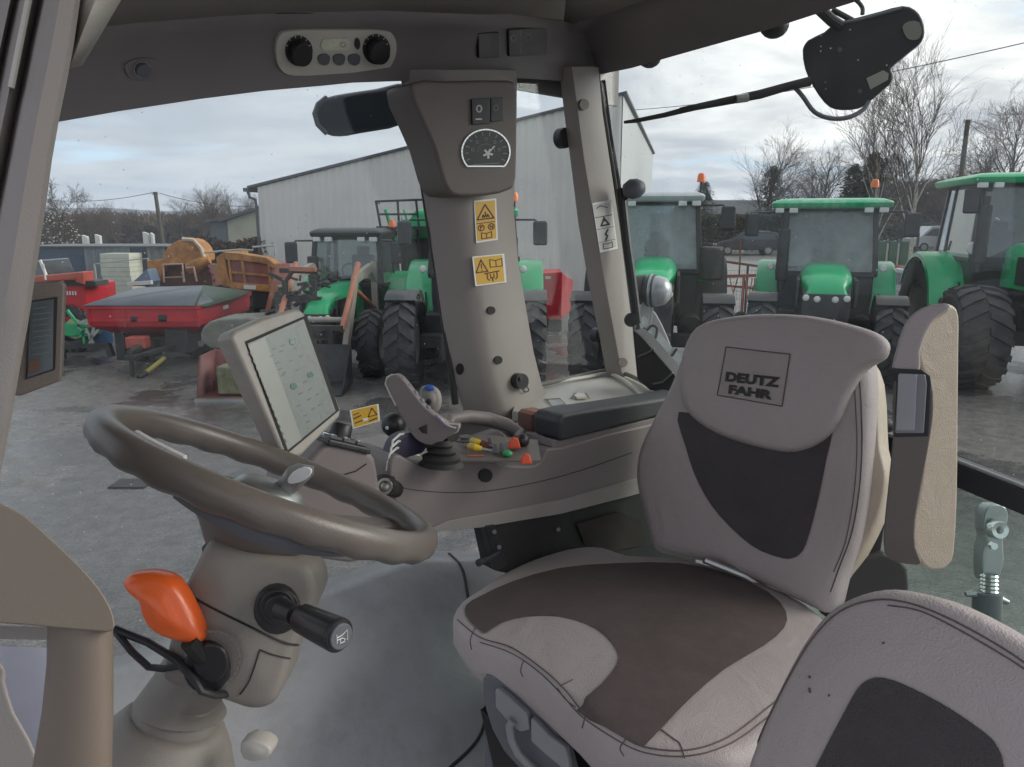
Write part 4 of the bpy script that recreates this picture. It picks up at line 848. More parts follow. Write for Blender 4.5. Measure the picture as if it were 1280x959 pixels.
# ---------------------------------------------------------------- instructor seat
IS = Thing('passenger_seat', 'grey-beige instructor seat back with charcoal insert in the near right corner', 'seat')
ion = (-BK * math.cos(rad(24)) + ZZ * math.sin(rad(24))).normalized(); ip = Pad(at(1100, 737, .82), ion)
iout = S2([(925, 975), (950, 905), (975, 850), (1003, 800), (1030, 766), (1062, 746), (1100, 736), (1140, 739), (1200, 757), (1280, 800), (1400, 880), (1450, 1000), (1440, 1180), (1300, 1250), (900, 1180), (905, 1060)], 3)
im = MB().pillow([ip.p(x, y) for x, y in iout], ion, .07, e=.02, bulge=.014, rings=10, power=3); ib = im.bvh()
ic_ = IS.add('backrest', im, M['leather'], ang=80)
IS.add('backrest_insert', drape(ib, [(1010, 985), (1030, 940), (1052, 898), (1072, 862), (1088, 849), (1108, 848), (1140, 860), (1185, 884), (1230, 915), (1248, 935), (1256, 965), (1262, 1050), (1000, 1050)], off=.002, k=3, step=9), M['insertgrey'], parent=ic_)
IS.add('backrest_seam', seam(ib, [(935, 959), (960, 900), (985, 850), (1015, 800), (1050, 765), (1095, 750), (1140, 755), (1190, 775), (1250, 808), (1290, 835)], r=.0011), M['stitch'], parent=ic_)
IS.add('backrest_seam', seam(ib, [(1110, 757), (1150, 764), (1200, 788), (1260, 823), (1290, 843)], r=.0009), M['stitch'], parent=ic_)
IS.add('leather_mark', join(*[seam(ib, p, r=.0014, k=2) for p in ([(1012, 845), (1013, 848)], [(1012, 860), (1013, 866)], [(1036, 869), (1037, 870)], [(1104, 803), (1105, 805)])]), M['stitch'], parent=ic_)
IS.close()
# ---------------------------------------------------------------- outside the rear window: lamp unit, wiper, hitch link
MU = Thing('rear_lamp_unit', 'dark rear lamp and plate unit hanging outside the rear window', 'lamp unit')
mn = (azd(205) + ZZ * -.1).normalized(); mp_ = Pad(at(1075, 75, 2.15), mn)
mo = S2([(1003, 62), (1010, 50), (1030, 40), (1045, 28), (1070, 22), (1100, 14), (1128, 7), (1144, 12), (1153, 24), (1156, 40), (1152, 52), (1140, 62), (1128, 72), (1114, 84), (1116, 92), (1115, 102), (1106, 110), (1090, 124), (1076, 134), (1060, 137), (1042, 136), (1030, 128), (1016, 108), (1006, 86)], 2)
us = MU.add('unit_shell', MB().prism([mp_.p(x, y) for x, y in mo], -mn * .07), mat('dark_housing', (.035, .036, .042), .5, var=.1), bevel=.008, seg=4)
MU.add('lens', mp_.plate(S2([(1128, 34), (1136, 27), (1149, 28), (1152, 42), (1146, 50), (1134, 48)], 2), 0, .004), mat('hazy_lens', (.30, .30, .25), .3), parent=us)
MU.add('lens', mp_.plate([(1083, 98), (1104, 88), (1111, 92), (1110, 100), (1088, 112)], 0, .004), mat('pale_lens', (.42, .42, .35), .3), parent=us)
MU.add('screw', join(*[mp_.disc(x, y, 3, 3, 0, .003, 12) for x, y in ((1050, 62), (1075, 114))]), M['greypart'], parent=us)
MU.add('unit_edge', MB().tube([mp_.p(x, y, .002) for x, y in ((1046, 30), (1070, 26), (1100, 18), (1127, 11))], .004, 6), M['greypart'], parent=us)
MU.add('mount_arm', MB().tube([at(x, y, 2.15) for x, y in ((1010, -5), (1025, 12), (1040, 26), (1052, 34))], .016, 10), M['black'])
MU.add('mount_arm', MB().tube([at(x, y, 2.15) for x, y in ((1040, 12), (1055, 20), (1066, 26))], .008, 10), M['black'])
MU.add('cable', MB().tube(smooth([at(x, y, 2.14) for x, y in ((992, 108), (1003, 120), (1018, 140), (1038, 148), (1060, 147), (1078, 138), (1086, 127))], 4, closed=False), .0065, 8), M['greypart'])
MU.add('cable', MB().tube(smooth([at(x, y, 2.16) for x, y in ((1062, -4), (1072, 2), (1078, 10), (1078, 18))], 4, closed=False), .006, 8), M['black'])
MU.close()
WA = Thing('wiper', 'thin dark rear wiper arm pointing away from the lamp unit', 'wiper')
WA.add('wiper_arm', MB().tube([at(x, y, 2.13) for x, y in ((1012, 102), (985, 108), (950, 118), (900, 128), (850, 138))], [.014, .012, .013, .011, .008], 10), M['blackmatt'])
WA.add('wiper_blade', MB().tube([at(x, y, 2.13) for x, y in ((870, 134), (830, 144), (795, 151), (780, 153))], [.009, .007, .006, .004], 8), M['rubber'])
WA.add('wiper_joint', MB().tube([at(x, y, 2.12) for x, y in ((935, 122), (920, 124))], .012, 8), M['steel'])
WA.close()
HL = Thing('hitch_link', 'shiny steel hitch link with threaded sleeve outside the lower rear window', 'hitch link')
hd_ = 2.35
def hp_(x, y, d=hd_): return at(x, y, d)
HL.add('link_rod', MB().cyl(hp_(1234, 740), hp_(1232, 1000), .042, n=20), M['greypart'])
HL.add('sleeve', MB().lathe([(.022, 0)] + [(.024 + .004 * (k % 2), .006 * k) for k in range(1, 13)], hp_(1236, 746), (hp_(1237, 640) - hp_(1236, 746)), 20), M['chrome'])
HL.add('cross_pin', MB().tube([hp_(1207, 743), hp_(1215, 742), hp_(1236, 745), hp_(1252, 750), hp_(1260, 753)], [.008, .012, .018, .012, .008], 12), M['steel'])
HL.add('yoke', MB().prism([hp_(x, y) for x, y in S2([(1229, 726), (1228, 690), (1232, 672), (1229, 655), (1234, 634), (1246, 630), (1258, 634), (1261, 650), (1255, 675), (1256, 700), (1250, 722), (1244, 728)], 2)], FW * .05), M['steel'], bevel=.008)
HL.add('yoke_eye', MB().lathe([(.012, .012), (.026, .014), (.03, .004), (.03, -.01)], hp_(1247, 662, 2.33), -FW, 24), M['chrome'])
HL.add('yoke_bolt', MB().lathe([(0, .012), (.012, .012), (.014, 0)], hp_(1240, 682, 2.33), -FW, 6), M['chrome'])
HL.close()
OF = Thing('rear_fender', 'grey curved rear fender of our own tractor with black hooks beside the seat', 'fender')
fd = 3.0
OF.add('fender_panel', MB().prism([at(x, y, fd) for x, y in S2([(797, 372), (806, 378), (820, 392), (834, 420), (845, 450), (856, 480), (870, 520), (830, 510), (800, 470), (790, 420)], 2)], FW * .25 + RT * .05), mat('fender_grey', (.27, .27, .255), .5, var=.1, dirt=.3), bevel=.01)
fr_ = OF.add('fender_frame', MB().bar(at(798, 400, fd - .02), at(870, 482, fd - .02), .055, .03, up=FW), M['steel'])
OF.add('frame_slots', join(*[MB().bar(at(803 + k * 9, 411 + k * 10, fd - .05), at(808 + k * 9, 416 + k * 10, fd - .05), .018, .01, up=FW) for k in range(6)]), M['blackmatt'], parent=fr_)
OF.add('hook', MB().tube(smooth([at(x, y, fd - .06) for x, y in ((803, 420), (810, 412), (815, 407), (821, 410), (820, 421), (815, 428), (813, 426))], 4, closed=False), .005, 8), M['black'])
OF.add('hook', MB().tube(smooth([at(x, y, fd - .06) for x, y in ((826, 445), (832, 440), (838, 446), (846, 436))], 4, closed=False), .005, 8), M['black'])
OF.close()
ow = Thing('work_lamp', 'round silver and black work lamp outside above the grey rear fender', 'lamp')
c = at(822, 364, 2.9); axw = (RT * .9 - FW * .4 - ZZ * .1).normalized()
ow.add('lamp_glass', MB().lathe([(0, .055), (.03, .05), (.052, .03), (.060, 0), (.058, -.012)], c, axw, 28), mat('silver_grey', (.42, .43, .44), .3, metal=.3), ang=60)
lbk = ow.add('lamp_body', MB().lathe([(.058, -.012), (.064, -.014), (.064, -.035), (.056, -.037), (.056, -.05), (.062, -.052), (.058, -.085), (.04, -.11), (0, -.115)], c, axw, 28), M['black'], ang=40)
ow.add('lamp_band', MB().lathe([(.0645, -.018), (.066, -.022), (.0645, -.028)], c, axw, 28), M['steel'], parent=lbk)
ow.add('lamp_bracket', join(MB().tube([at(805, 375, 2.9), at(798, 392, 2.92)], .007), MB().tube([at(815, 384, 2.9), at(812, 405, 2.92)], .007)), M['steel'])
ow.close()
# =================================================================== THE YARD
E_ = {}
E_['green'] = mat('green_paint', (.008, .40, .15), .32, var=.12, dirt=.10, dirtcol=(.2, .24, .2), coat=.3, vscale=2)
E_['greenroof'] = mat('faded_green_roof', (.02, .38, .17), .35, var=.15, dirt=.6, dirtcol=(.45, .55, .48), coat=.3, dscale=4)
E_['red'] = mat('red_paint', (.52, .022, .032), .4, var=.15, dirt=.3, dirtcol=(.2, .03, .03), vscale=1)
E_['redfade'] = mat('faded_red_paint', (.42, .07, .05), .55, var=.2, dirt=.4, dirtcol=(.25, .12, .08))
E_['rustorange'] = mat('rusty_orange_paint', (.43, .19, .05), .65, var=.3, dirt=.9, dirtcol=(.14, .06, .03), dscale=2.5)
E_['dark'] = mat('dark_machinery', (.028, .03, .03), .55, var=.3, dirt=.3, dirtcol=(.09, .08, .07))
E_['cabframe'] = mat('black_cab_frame', (.02, .022, .024), .4, var=.2)
E_['tyre'] = mat('tyre_rubber', (.035, .036, .04), .75, var=.25, dirt=.5, dirtcol=(.10, .095, .085), dscale=3, bump=.5, bscale=40)
E_['rim'] = mat('dusty_grey_rim', (.30, .30, .28), .5, var=.2, dirt=.4)
E_['rimgreen'] = mat('green_rim', (.02, .25, .09), .4, dirt=.2)
E_['glass'] = glassmat('tractor_glass', tint=(.72, .78, .78), dirt=.06, drops=.2, dscale=12, fog=.03, gloss=.10)
E_['glassfog'] = glassmat('fogged_windscreen', tint=(.6, .68, .7), dirt=.16, drops=.15, dscale=12, fog=.22, gloss=.08)
E_['lens'] = mat('headlamp_lens', (.62, .63, .6), .15)
E_['beacon'] = mat('orange_beacon', (.8, .17, .03), .25)
E_['seat'] = mat('tractor_seat', (.05, .055, .07), .7)
E_['loader'] = mat('weathered_loader_arm', (.33, .31, .27), .55, var=.2, dirt=.5, dirtcol=(.3, .14, .08))
E_['rustred'] = mat('rusty_red_ram', (.42, .16, .10), .6, var=.25, dirt=.3)
E_['tarp'] = mat('grey_tarpaulin', (.095, .11, .125), .35, var=.15, vscale=2, bump=.6, bscale=6)
E_['tarpgreen'] = mat('dark_green_tarpaulin', (.05, .085, .06), .5, var=.25, vscale=3)
E_['whitep'] = mat('white_paint', (.68, .68, .65), .5, dirt=.15)
E_['cladding'] = mat('grey_wall_cladding', (.68, .65, .61), .55, var=.05, vscale=.5, dirt=.12, dirtcol=(.25, .24, .21), dscale=.6)
E_['cladend'] = mat('pale_end_cladding', (.55, .57, .57), .5, var=.05)
E_['roofdark'] = mat('dark_roof_sheet', (.09, .095, .10), .5, dirt=.2)
E_['wood'] = mat('weathered_pole', (.09, .08, .065), .85, var=.2)
E_['bark'] = mat('grey_brown_bark', (.085, .07, .058), .9, var=.3)
E_['birch'] = mat('birch_bark', (.34, .31, .27), .85, var=.35, vscale=9)
E_['conifer'] = mat('conifer_foliage', (.028, .042, .026), .9, var=.35, vscale=2)
E_['twig'] = mat('brown_winter_twigs', (.095, .068, .05), .95, var=.4, vscale=.4)
E_['hedge'] = mat('dark_hedge_foliage', (.04, .05, .03), .95, var=.4, vscale=1)
E_['hedgebrown'] = mat('brown_hedge_foliage', (.085, .055, .042), .95, var=.3, vscale=1)
# ---------------------------------------------------------------- ground, road, grass
def asphalt():
    m, nt, p = _nt('wet_yard_asphalt'); N = nt.nodes; L = nt.links
    g = N.new('ShaderNodeNewGeometry')
    def noise(s, d=6, r=.6):
        n = N.new('ShaderNodeTexNoise'); n.inputs['Scale'].default_value = s; n.inputs['Detail'].default_value = d; n.inputs['Roughness'].default_value = r; L.new(g.outputs['Position'], n.inputs['Vector']); return n
    def mr(o, a, b, c, d):
        q = N.new('ShaderNodeMapRange'); q.inputs[1].default_value = a; q.inputs[2].default_value = b; q.inputs[3].default_value = c; q.inputs[4].default_value = d; L.new(o, q.inputs[0]); return q.outputs[0]
    big = noise(.33, 8, .62); mid = noise(5, 10, .75); fine = noise(38, 3, .7)
    sy = N.new('ShaderNodeSeparateXYZ'); L.new(g.outputs['Position'], sy.inputs[0]); nearw = mr(sy.outputs[1], 6.5, 12, .09, 0)
    bw = N.new('ShaderNodeMath'); bw.operation = 'ADD'; L.new(big.outputs[0], bw.inputs[0]); L.new(nearw, bw.inputs[1]); big = bw
    wet = mr(big.outputs[0], .50, .545, 0, 1)
    c1 = N.new('ShaderNodeMix'); c1.data_type = 'RGBA'; c1.inputs[6].default_value = (.078, .073, .070, 1); c1.inputs[7].default_value = (.155, .143, .131, 1); L.new(mr(mid.outputs[0], .40, .60, 0, 1), c1.inputs[0])
    c2 = N.new('ShaderNodeMix'); c2.data_type = 'RGBA'; c2.blend_type = 'MULTIPLY'; c2.inputs[0].default_value = 1; L.new(c1.outputs[2], c2.inputs[6])
    gr = N.new('ShaderNodeCombineColor'); f = mr(fine.outputs[0], .3, .7, .5, 1.6)
    for i in range(3): L.new(f, gr.inputs[i])
    L.new(gr.outputs[0], c2.inputs[7])
    c3 = N.new('ShaderNodeMix'); c3.data_type = 'RGBA'; L.new(wet, c3.inputs[0]); L.new(c2.outputs[2], c3.inputs[6]); 
    dk = N.new('ShaderNodeMix'); dk.data_type = 'RGBA'; dk.blend_type = 'MULTIPLY'; dk.inputs[0].default_value = 1; dk.inputs[7].default_value = (.6, .6, .62, 1); L.new(c2.outputs[2], dk.inputs[6]); L.new(dk.outputs[2], c3.inputs[7])
    # scattered pale stones and leaves
    vo = N.new('ShaderNodeTexVoronoi'); vo.inputs['Scale'].default_value = 5.5; L.new(g.outputs['Position'], vo.inputs['Vector'])
    sc = N.new('ShaderNodeSeparateColor'); L.new(vo.outputs['Color'], sc.inputs[0])
    a = mr(vo.outputs['Distance'], .05, .03, 0, 1)
    lt = N.new('ShaderNodeMath'); lt.operation = 'LESS_THAN'; lt.inputs[1].default_value = .35; L.new(sc.outputs[0], lt.inputs[0])
    mu = N.new('ShaderNodeMath'); mu.operation = 'MULTIPLY'; L.new(a, mu.inputs[0]); L.new(lt.outputs[0], mu.inputs[1])
    c4 = N.new('ShaderNodeMix'); c4.data_type = 'RGBA'; L.new(mu.outputs[0], c4.inputs[0]); L.new(c3.outputs[2], c4.inputs[6]); c4.inputs[7].default_value = (.42, .40, .36, 1)
    L.new(c4.outputs[2], p.inputs['Base Color'])
    rg = N.new('ShaderNodeMath'); rg.operation = 'SUBTRACT'; rg.inputs[0].default_value = .50; rs_ = mr(big.outputs[0], .49, .54, 0.08, .40); L.new(rs_, rg.inputs[1])
    L.new(rg.outputs[0], p.inputs['Roughness'])
    b = N.new('ShaderNodeBump'); b.inputs['Strength'].default_value = .35; b.inputs['Distance'].default_value = .012; L.new(fine.outputs[0], b.inputs['Height']); L.new(b.outputs[0], p.inputs['Normal'])
    return m
gm = MB(); xs = [-260 + 10 * i for i in range(53)]; xs = sorted(set(xs + [-24 + 2 * i for i in range(30)])); ys = sorted(set([-30 + 6 * i for i in range(12)] + [36 + 4 * i for i in range(20)] + [120 + 20 * i for i in range(24)]))
gm.loft([[V((x, y, gz(x, y))) for x in xs] for y in ys], closed=False, cap=False)
structure('ground', gm, asphalt(), ang=80)
def patch(name, pts, m, off=.006, nseg=10):
    """sheet following the terrain; pts = quad (x,y)"""
    a, b, c, d = [V(p) for p in pts]
    g = MB().loft([[(lambda q: V((q.x, q.y, gz(q.x, q.y) + off)))(a.lerp(b, i / nseg).lerp(d.lerp(c, i / nseg), j / nseg)) for i in range(nseg + 1)] for j in range(nseg + 1)], closed=False, cap=False)
    return structure(name, g, m, ang=80)
patch('grass', [(12.2, 25), (24, 25), (44, 60), (27, 60)], mat('winter_grass', (.13, .125, .045), .9, var=.3, vscale=2, bump=1, bscale=8))
patch('parking_area', [(4, 34), (16.5, 34), (27, 62), (6, 62)], mat('wet_pale_tarmac', (.20, .195, .185), .32, var=.2, vscale=.3))
patch('field', [(-200, 70), (200, 70), (250, 500), (-250, 500)], mat('far_field', (.07, .075, .04), .95, var=.3, vscale=.02), off=.03)
# distant hills
hm_ = MB(); R = []
random.seed(3)
for k, (Y, hh) in enumerate(((560, 0), (620, 1))):
    pass
def ridge(name, Y, amp, base, seedv, m, depth=160):
    random.seed(seedv); ph = [random.uniform(0, 6.28) for _ in range(6)]; rows = []
    for j in range(7):
        t = j / 6; row = []
        for i in range(90):
            x = -900 + 20 * i; h = base + amp * (.5 + .5 * math.sin(x * .0042 + ph[0]) * .7 + .2 * math.sin(x * .013 + ph[1]) + .08 * math.sin(x * .04 + ph[2]))
            row.append(V((x, Y + depth * t, max(0, h) * math.sin(t * math.pi / 2))))
        rows.append(row)
    mb = MB().loft(rows, closed=False, cap=False); structure(name, mb, m, ang=80)
ridge('hills', 900, 15, 12, 5, mat('hill_woods', (.055, .062, .048), .95, var=.3, vscale=.02))
ridge('hillside', 520, 5, 1.5, 8, mat('near_hill_woods', (.06, .056, .042), .95, var=.3, vscale=.05))
# ---------------------------------------------------------------- trees
def branches(h, seed, levels=4, spread=.5, trunk_r=.13, sides=4, droop=0., n0=9, start=.25, lean=.02):
    rnd = random.Random(seed); mb = MB(); tw = MB()
    def grow(p, d, L_, r, lv):
        n = 4 if lv == 0 else 3; pts = [p]; dd = d.copy(); q = p.copy()
        for i in range(n * (2 if lv == 0 else 1)):
            dd = (dd + V((rnd.uniform(-1, 1), rnd.uniform(-1, 1), rnd.uniform(-.4, .5) - droop * lv * .3)) * (.10 if lv == 0 else .22)).normalized()
            q = q + dd * L_ / (n * (2 if lv == 0 else 1)); pts.append(q.copy())
        m = len(pts); rr = [max(r * (1 - .85 * i / (m - 1)), .004) for i in range(m)]
        (mb if lv < 2 else tw).tube(pts, rr, sides if lv < 1 else 3, cap=False)
        if lv >= levels: return
        k = n0 * 2 if lv == 0 else (6 if lv == 1 else 5)
        for i in range(k):
            t = start + (1 - start) * (i + rnd.random()) / k if lv == 0 else .2 + .8 * (i + rnd.random()) / k
            j = min(int(t * (m - 1)), m - 2); f = t * (m - 1) - j; pp = pts[j].lerp(pts[j + 1], f); dloc = (pts[j + 1] - pts[j]).normalized()
            a = rnd.uniform(0, 2 * math.pi); u = dloc.orthogonal().normalized(); w = dloc.cross(u); s = spread * rnd.uniform(.7, 1.3)
            nd = (dloc * math.cos(s) + (u * math.cos(a) + w * math.sin(a)) * math.sin(s)).normalized()
            grow(pp, nd, L_ * (.52 if lv == 0 else .55) * (1.15 - .6 * t if lv == 0 else 1) * rnd.uniform(.8, 1.15), r * (1 - .8 * t) * .55 + .004, lv + 1)
    grow(V((0, 0, 0)), V((lean, 0, 1)), h * .93, trunk_r, 0)
    return mb, tw
def bare_tree(x, y, h, seed, label, bark, group=None, name='bare_tree', **k):
    a, b = branches(h, seed, **k)
    t = Thing(name, label, 'tree', group, loc=(x, y, gz(x, y) - .05)); t.add('trunk', a, bark, ang=60); t.add('crown', b, E_['twig'] if bark is not E_['birch'] else mat('birch_twigs', (.075, .055, .046), .9), ang=60); return t.e
def copytree(root, loc, rz, sc, label=None):
    r = root.copy(); COL.objects.link(r); r.location = loc; r.rotation_euler = (0, 0, rz); r.scale = (sc, sc, sc)
    if label: r['label'] = label
    for ch in list(root.children):
        c = ch.copy(); COL.objects.link(c); c.parent = r
        for g in ch.children: d = g.copy(); COL.objects.link(d); d.parent = c
    return r
def gx(px, Y): return (px - 640) / FP * Y * 1.0
def tx(px, Y):      # world x for a pixel near the horizon at distance Y
    return ray(px, 285).x / ray(px, 285).y * Y
def conifer(h, r, seed):
    rnd = random.Random(seed); mb = MB()
    for i in range(2600):
        t = rnd.random() ** .8; z = h * (.12 + .88 * t); rad_ = r * (1 - t) ** .6 * rnd.uniform(.2, 1.15) + .08; a = rnd.uniform(0, 6.283)
        c = V((math.cos(a) * rad_, math.sin(a) * rad_, z + rnd.uniform(-.2, .2))); s = h * .028 * rnd.uniform(.6, 1.5)
        d = V((math.cos(a), math.sin(a), -.35)).normalized(); w = d.cross(ZZ).normalized()
        mb.add([c - w * s * .5, c + w * s * .5, c + d * s * 1.6 + V((0, 0, rnd.uniform(-.1, .1)))], [(0, 1, 2)])
    return mb
def add_conifer(x, y, h, r, seed, label, group=None):
    t = Thing('conifer', label, 'tree', group, loc=(x, y, gz(x, y)))
    t.add('crown', conifer(h, r, seed), E_['conifer'], normals=False); t.add('trunk', MB().cyl((0, 0, -.2), (0, 0, h * .9), h * .02, .02, 8), E_['bark']); return t.e
birch = bare_tree(tx(1142, 34), 34, 10.2, 11, 'tall bare birch with pale trunk behind the two right green tractors', E_['birch'], name='birch_tree', levels=4, spread=.36, trunk_r=.13, n0=8, start=.25, droop=.1)
b2 = bare_tree(tx(1098, 38), 38, 7.4, 12, 'slimmer bare birch just left of the tall birch', E_['birch'], name='birch_tree', levels=4, spread=.4, trunk_r=.10, n0=8, start=.25)
birch.scale = (.84, .84, .84)
t0_ = bare_tree(tx(1028, 95), 95, 9.2, 21, 'round-crowned bare tree behind the middle green tractor roof', E_['bark'], group='bare trees along the horizon', levels=4, spread=.55, trunk_r=.3, start=.15, n0=9)
t1_ = bare_tree(tx(948, 80), 80, 9.2, 22, 'dense bare tree above the parked dark car', E_['bark'], group='bare trees along the horizon', levels=4, spread=.48, trunk_r=.25, start=.12, n0=11)
t2_ = bare_tree(tx(1256, 48), 48, 8.3, 23, 'broad bare tree right of the leaning pole above the right tractor', E_['bark'], group='bare trees along the horizon', levels=4, spread=.6, trunk_r=.2, start=.2, n0=10)
t3_ = bare_tree(tx(68, 40), 40, 4.2, 24, 'bare tree dotted with pale blossom beside the left pillar', E_['bark'], name='blossom_tree', levels=4, spread=.6, trunk_r=.12, start=.15, n0=9)
bl_ = MB(); rnd = random.Random(5)
for i in range(240):
    a = rnd.uniform(0, 6.28); r_ = 1.35 * rnd.random() ** .5; z = 1.3 + 2.8 * rnd.random(); s = rnd.uniform(.03, .06); r_ *= math.sin(min(1, (z - .8) / 3.6) * 3.0)
    bl_.box((r_ * math.cos(a), r_ * math.sin(a), z), (s, s, s))
mk('blossom', bl_, mat('pale_blossom', (.6, .56, .5), .8), parent=t3_)
spots = [  # px, Y, height, source, label
    (1115, 75, 7.4, 2, 'bushy bare tree directly behind the slim birch'),
    (1010, 120, 9, 1, 'small far bare tree left of the round-crowned one'), (985, 110, 7.0, 0, 'low far bare tree between car and round-crowned tree'), (1190, 66, 6.0, 1, 'bare tree just left of the leaning pole'),
    (1232, 60, 7.6, 0, 'bare tree just right of the leaning pole'), 
    (270, 75, 5.6, 0, 'bare tree left of the low shed roof on the left horizon'), (250, 90, 6.2, 1, 'tallest bare tree of the left woods right of the pole'), (228, 80, 4.8, 2, 'bare tree just right of the leaning left pole'),
    (300, 95, 6.0, 1, 'bare tree behind the low shed roof'), (318, 110, 6.4, 0, 'bare tree behind the right end of the low shed'), (105, 70, 4.2, 1, 'bare tree right of the blossom tree'),
    (130, 85, 4.6, 0, 'bare tree over the middle of the blue container roof'), (165, 90, 4.2, 2, 'bare tree left of the leaning left pole'), (148, 75, 3.8, 1, 'short bare tree above the white posts')]
src_h = [9.2, 9.2, 8.3]; srcs = [t0_, t1_, t2_]
for i, (px, Y, h, s, lb) in enumerate(spots):
    x = tx(px, Y); copytree(srcs[s], (x, Y, gz(x, Y) - .1), i * 1.3, h / src_h[s], lb)['group'] = 'bare trees along the horizon'
for i, (px, Y, h, r, lb) in enumerate(((878, 90, 6.4, 2.4, 'narrow dark conifer above the left tractor mirror'), (962, 88, 8.0, 3.0, 'dark conifer right behind the dense bare tree'),
        (1062, 62, 6.6, 2.6, 'wide dark conifer at the left foot of the birch group'), (1085, 58, 7.2, 2.4, 'dark conifer behind the slim birch'), (1215, 55, 5.6, 2.2, 'dark conifer behind the right tractor roof near the pole'), (1262, 56, 4.8, 2.4, 'low dark conifer behind the right tractor roof at the frame edge'))):
    x = tx(px, Y); add_conifer(x, Y, h, r, 40 + i, lb, 'dark conifers on the horizon')
def thicket(name, x0, x1, Y, hgt, dep, n, m, label, seed, size=.35, prof=None):
    rnd = random.Random(seed); mb = MB()
    for i in range(n):
        u = rnd.random(); x = x0 + (x1 - x0) * u; y = Y + rnd.uniform(0, dep); hh = hgt * (prof(u) if prof else 1) * (.78 + .14 * math.sin(u * 31) + .1 * math.sin(u * 77 + 1)); z = hh * rnd.random() ** .6
        s = size * rnd.uniform(.4, 1.3); d = V((rnd.uniform(-1, 1), rnd.uniform(-1, 1), rnd.uniform(-.2, 1.2))).normalized(); w = d.orthogonal().normalized()
        c = V((x, y, gz(x, y) + z)); mb.add([c - w * s * .22, c + w * s * .22, c + d * s * 1.5], [(0, 1, 2)])
    o = mk(name, mb, m, normals=False); o['kind'] = 'stuff'; o['label'] = label; o['category'] = 'woodland'; return o
thicket('woodland', tx(20, 110), tx(350, 110), 110, 4.3, 16, 26000, E_['twig'], 'brown leafless woodland along the left horizon', 1, .8)
thicket('woodland', tx(860, 105), tx(1060, 105), 105, 3.6, 12, 12000, E_['twig'], 'brown leafless woodland behind the car park', 2, .8)
thicket('woodland', tx(1035, 72), tx(1330, 72), 72, 6.2, 10, 26000, E_['twig'], 'dense brown thicket behind the birches on the right', 3, .6, prof=lambda u: min(1, .55 + u * 1.6))
def hedge(x0, x1, Y, hgt, dep, n, m, label, seed, size=.12):
    rnd = random.Random(seed); mb = MB()
    for i in range(n):
        x = rnd.uniform(x0, x1); y = Y + rnd.uniform(-.5, .5) * dep; z = hgt * rnd.random() ** .7 * (1 + .05 * math.sin(x * 3)); s = size * rnd.uniform(.5, 1.4)
        d = V((rnd.uniform(-1, 1), rnd.uniform(-1, .3), rnd.uniform(-.5, 1))).normalized(); w = d.orthogonal().normalized(); c = V((x, y, gz(x, y) + z))
        mb.add([c - w * s * .5, c + w * s * .5, c + d * s], [(0, 1, 2)])
    P = mb; return single('hedge', P, m, label, 'hedge', normals=False)
hedge(tx(230, 29), tx(362, 29), 29.6, 2.35, 1.2, 9000, E_['hedgebrown'], 'reddish brown clipped hedge left of the big grey warehouse', 1)
hedge(tx(868, 60), tx(990, 60), 61, 2.9, 1.5, 9000, E_['hedge'], 'dark green hedge behind the parked dark car', 2, .2)
hedge(tx(1095, 62), tx(1290, 62), 62, 2.0, 1.2, 8000, E_['hedge'], 'dark low hedge behind the grass strip on the right', 3, .16)
# ---------------------------------------------------------------- warehouse
WHt = Thing('warehouse', 'large grey ribbed-metal warehouse with sloping roof behind the tractors', 'building')
A = V((4.05, 26, 0)); du = V((-math.cos(rad(13)), math.sin(rad(13)), 0)); dv = V((math.sin(rad(13)), math.cos(rad(13)), 0))
top = atY(778, 118, 26); A.x = top.x; zt_ = top.z
Lw = 13.6; q0 = A + du * Lw
def zpix(px, py, P): return atY(px, py, P.y).z
zl_ = zpix(340, 234, q0)
def ribwall(p0, p1, z0a, z1a, step=.30, amp=.03):
    mb = MB(); n = int((p1 - p0).length / (step / 4)); d = (p1 - p0) / n; nrm = V((d.y, -d.x, 0)).normalized(); lo = []; hi = []
    for i in range(n + 1):
        o = (0, amp, amp, 0)[i % 4]; p = p0 + d * i + nrm * o * (1 if nrm.y < 0 else -1); lo.append(V((p.x, p.y, 0))); hi.append(V((p.x, p.y, z0a + (z1a - z0a) * i / n)))
    return mb.loft([lo, hi], closed=False, cap=False)
WHt.add('front_wall', ribwall(A, q0, zt_, zl_), E_['cladding'], ang=20)
back = dv * 22
WHt.add('end_wall', ribwall(A + back, A, zt_, zt_), E_['cladend'], ang=20)
WHt.add('left_wall', ribwall(q0, q0 + back, zl_, zl_), E_['cladding'], ang=20)
WHt.add('roof', MB().prism([A + ZZ * zt_ - du * .15 - dv * .1, q0 + ZZ * (zl_ - .05) + du * .4 - dv * .1, q0 + ZZ * (zl_ - .05) + du * .4 + back, A + ZZ * zt_ - du * .15 + back], ZZ * .09), E_['roofdark'])
gt = WHt.add('gutter', MB().bar(q0 + ZZ * (zl_ - .1) + du * .42 - dv * .2, q0 + ZZ * (zl_ - .1) + du * .42 + back, .18, .14), E_['roofdark'])
WHt.add('downpipe', MB().tube([q0 + ZZ * (zl_ - .17) + du * .40 - dv * .05, q0 + ZZ * (zl_ - .38) + du * .34 - dv * .05, q0 + ZZ * (zl_ - .46) + du * .1 - dv * .06, q0 + du * .08 - dv * .06 + ZZ * (zl_ - .8), q0 + du * .08 - dv * .06], .055, 8), E_['roofdark'], parent=gt)
WHt.close()
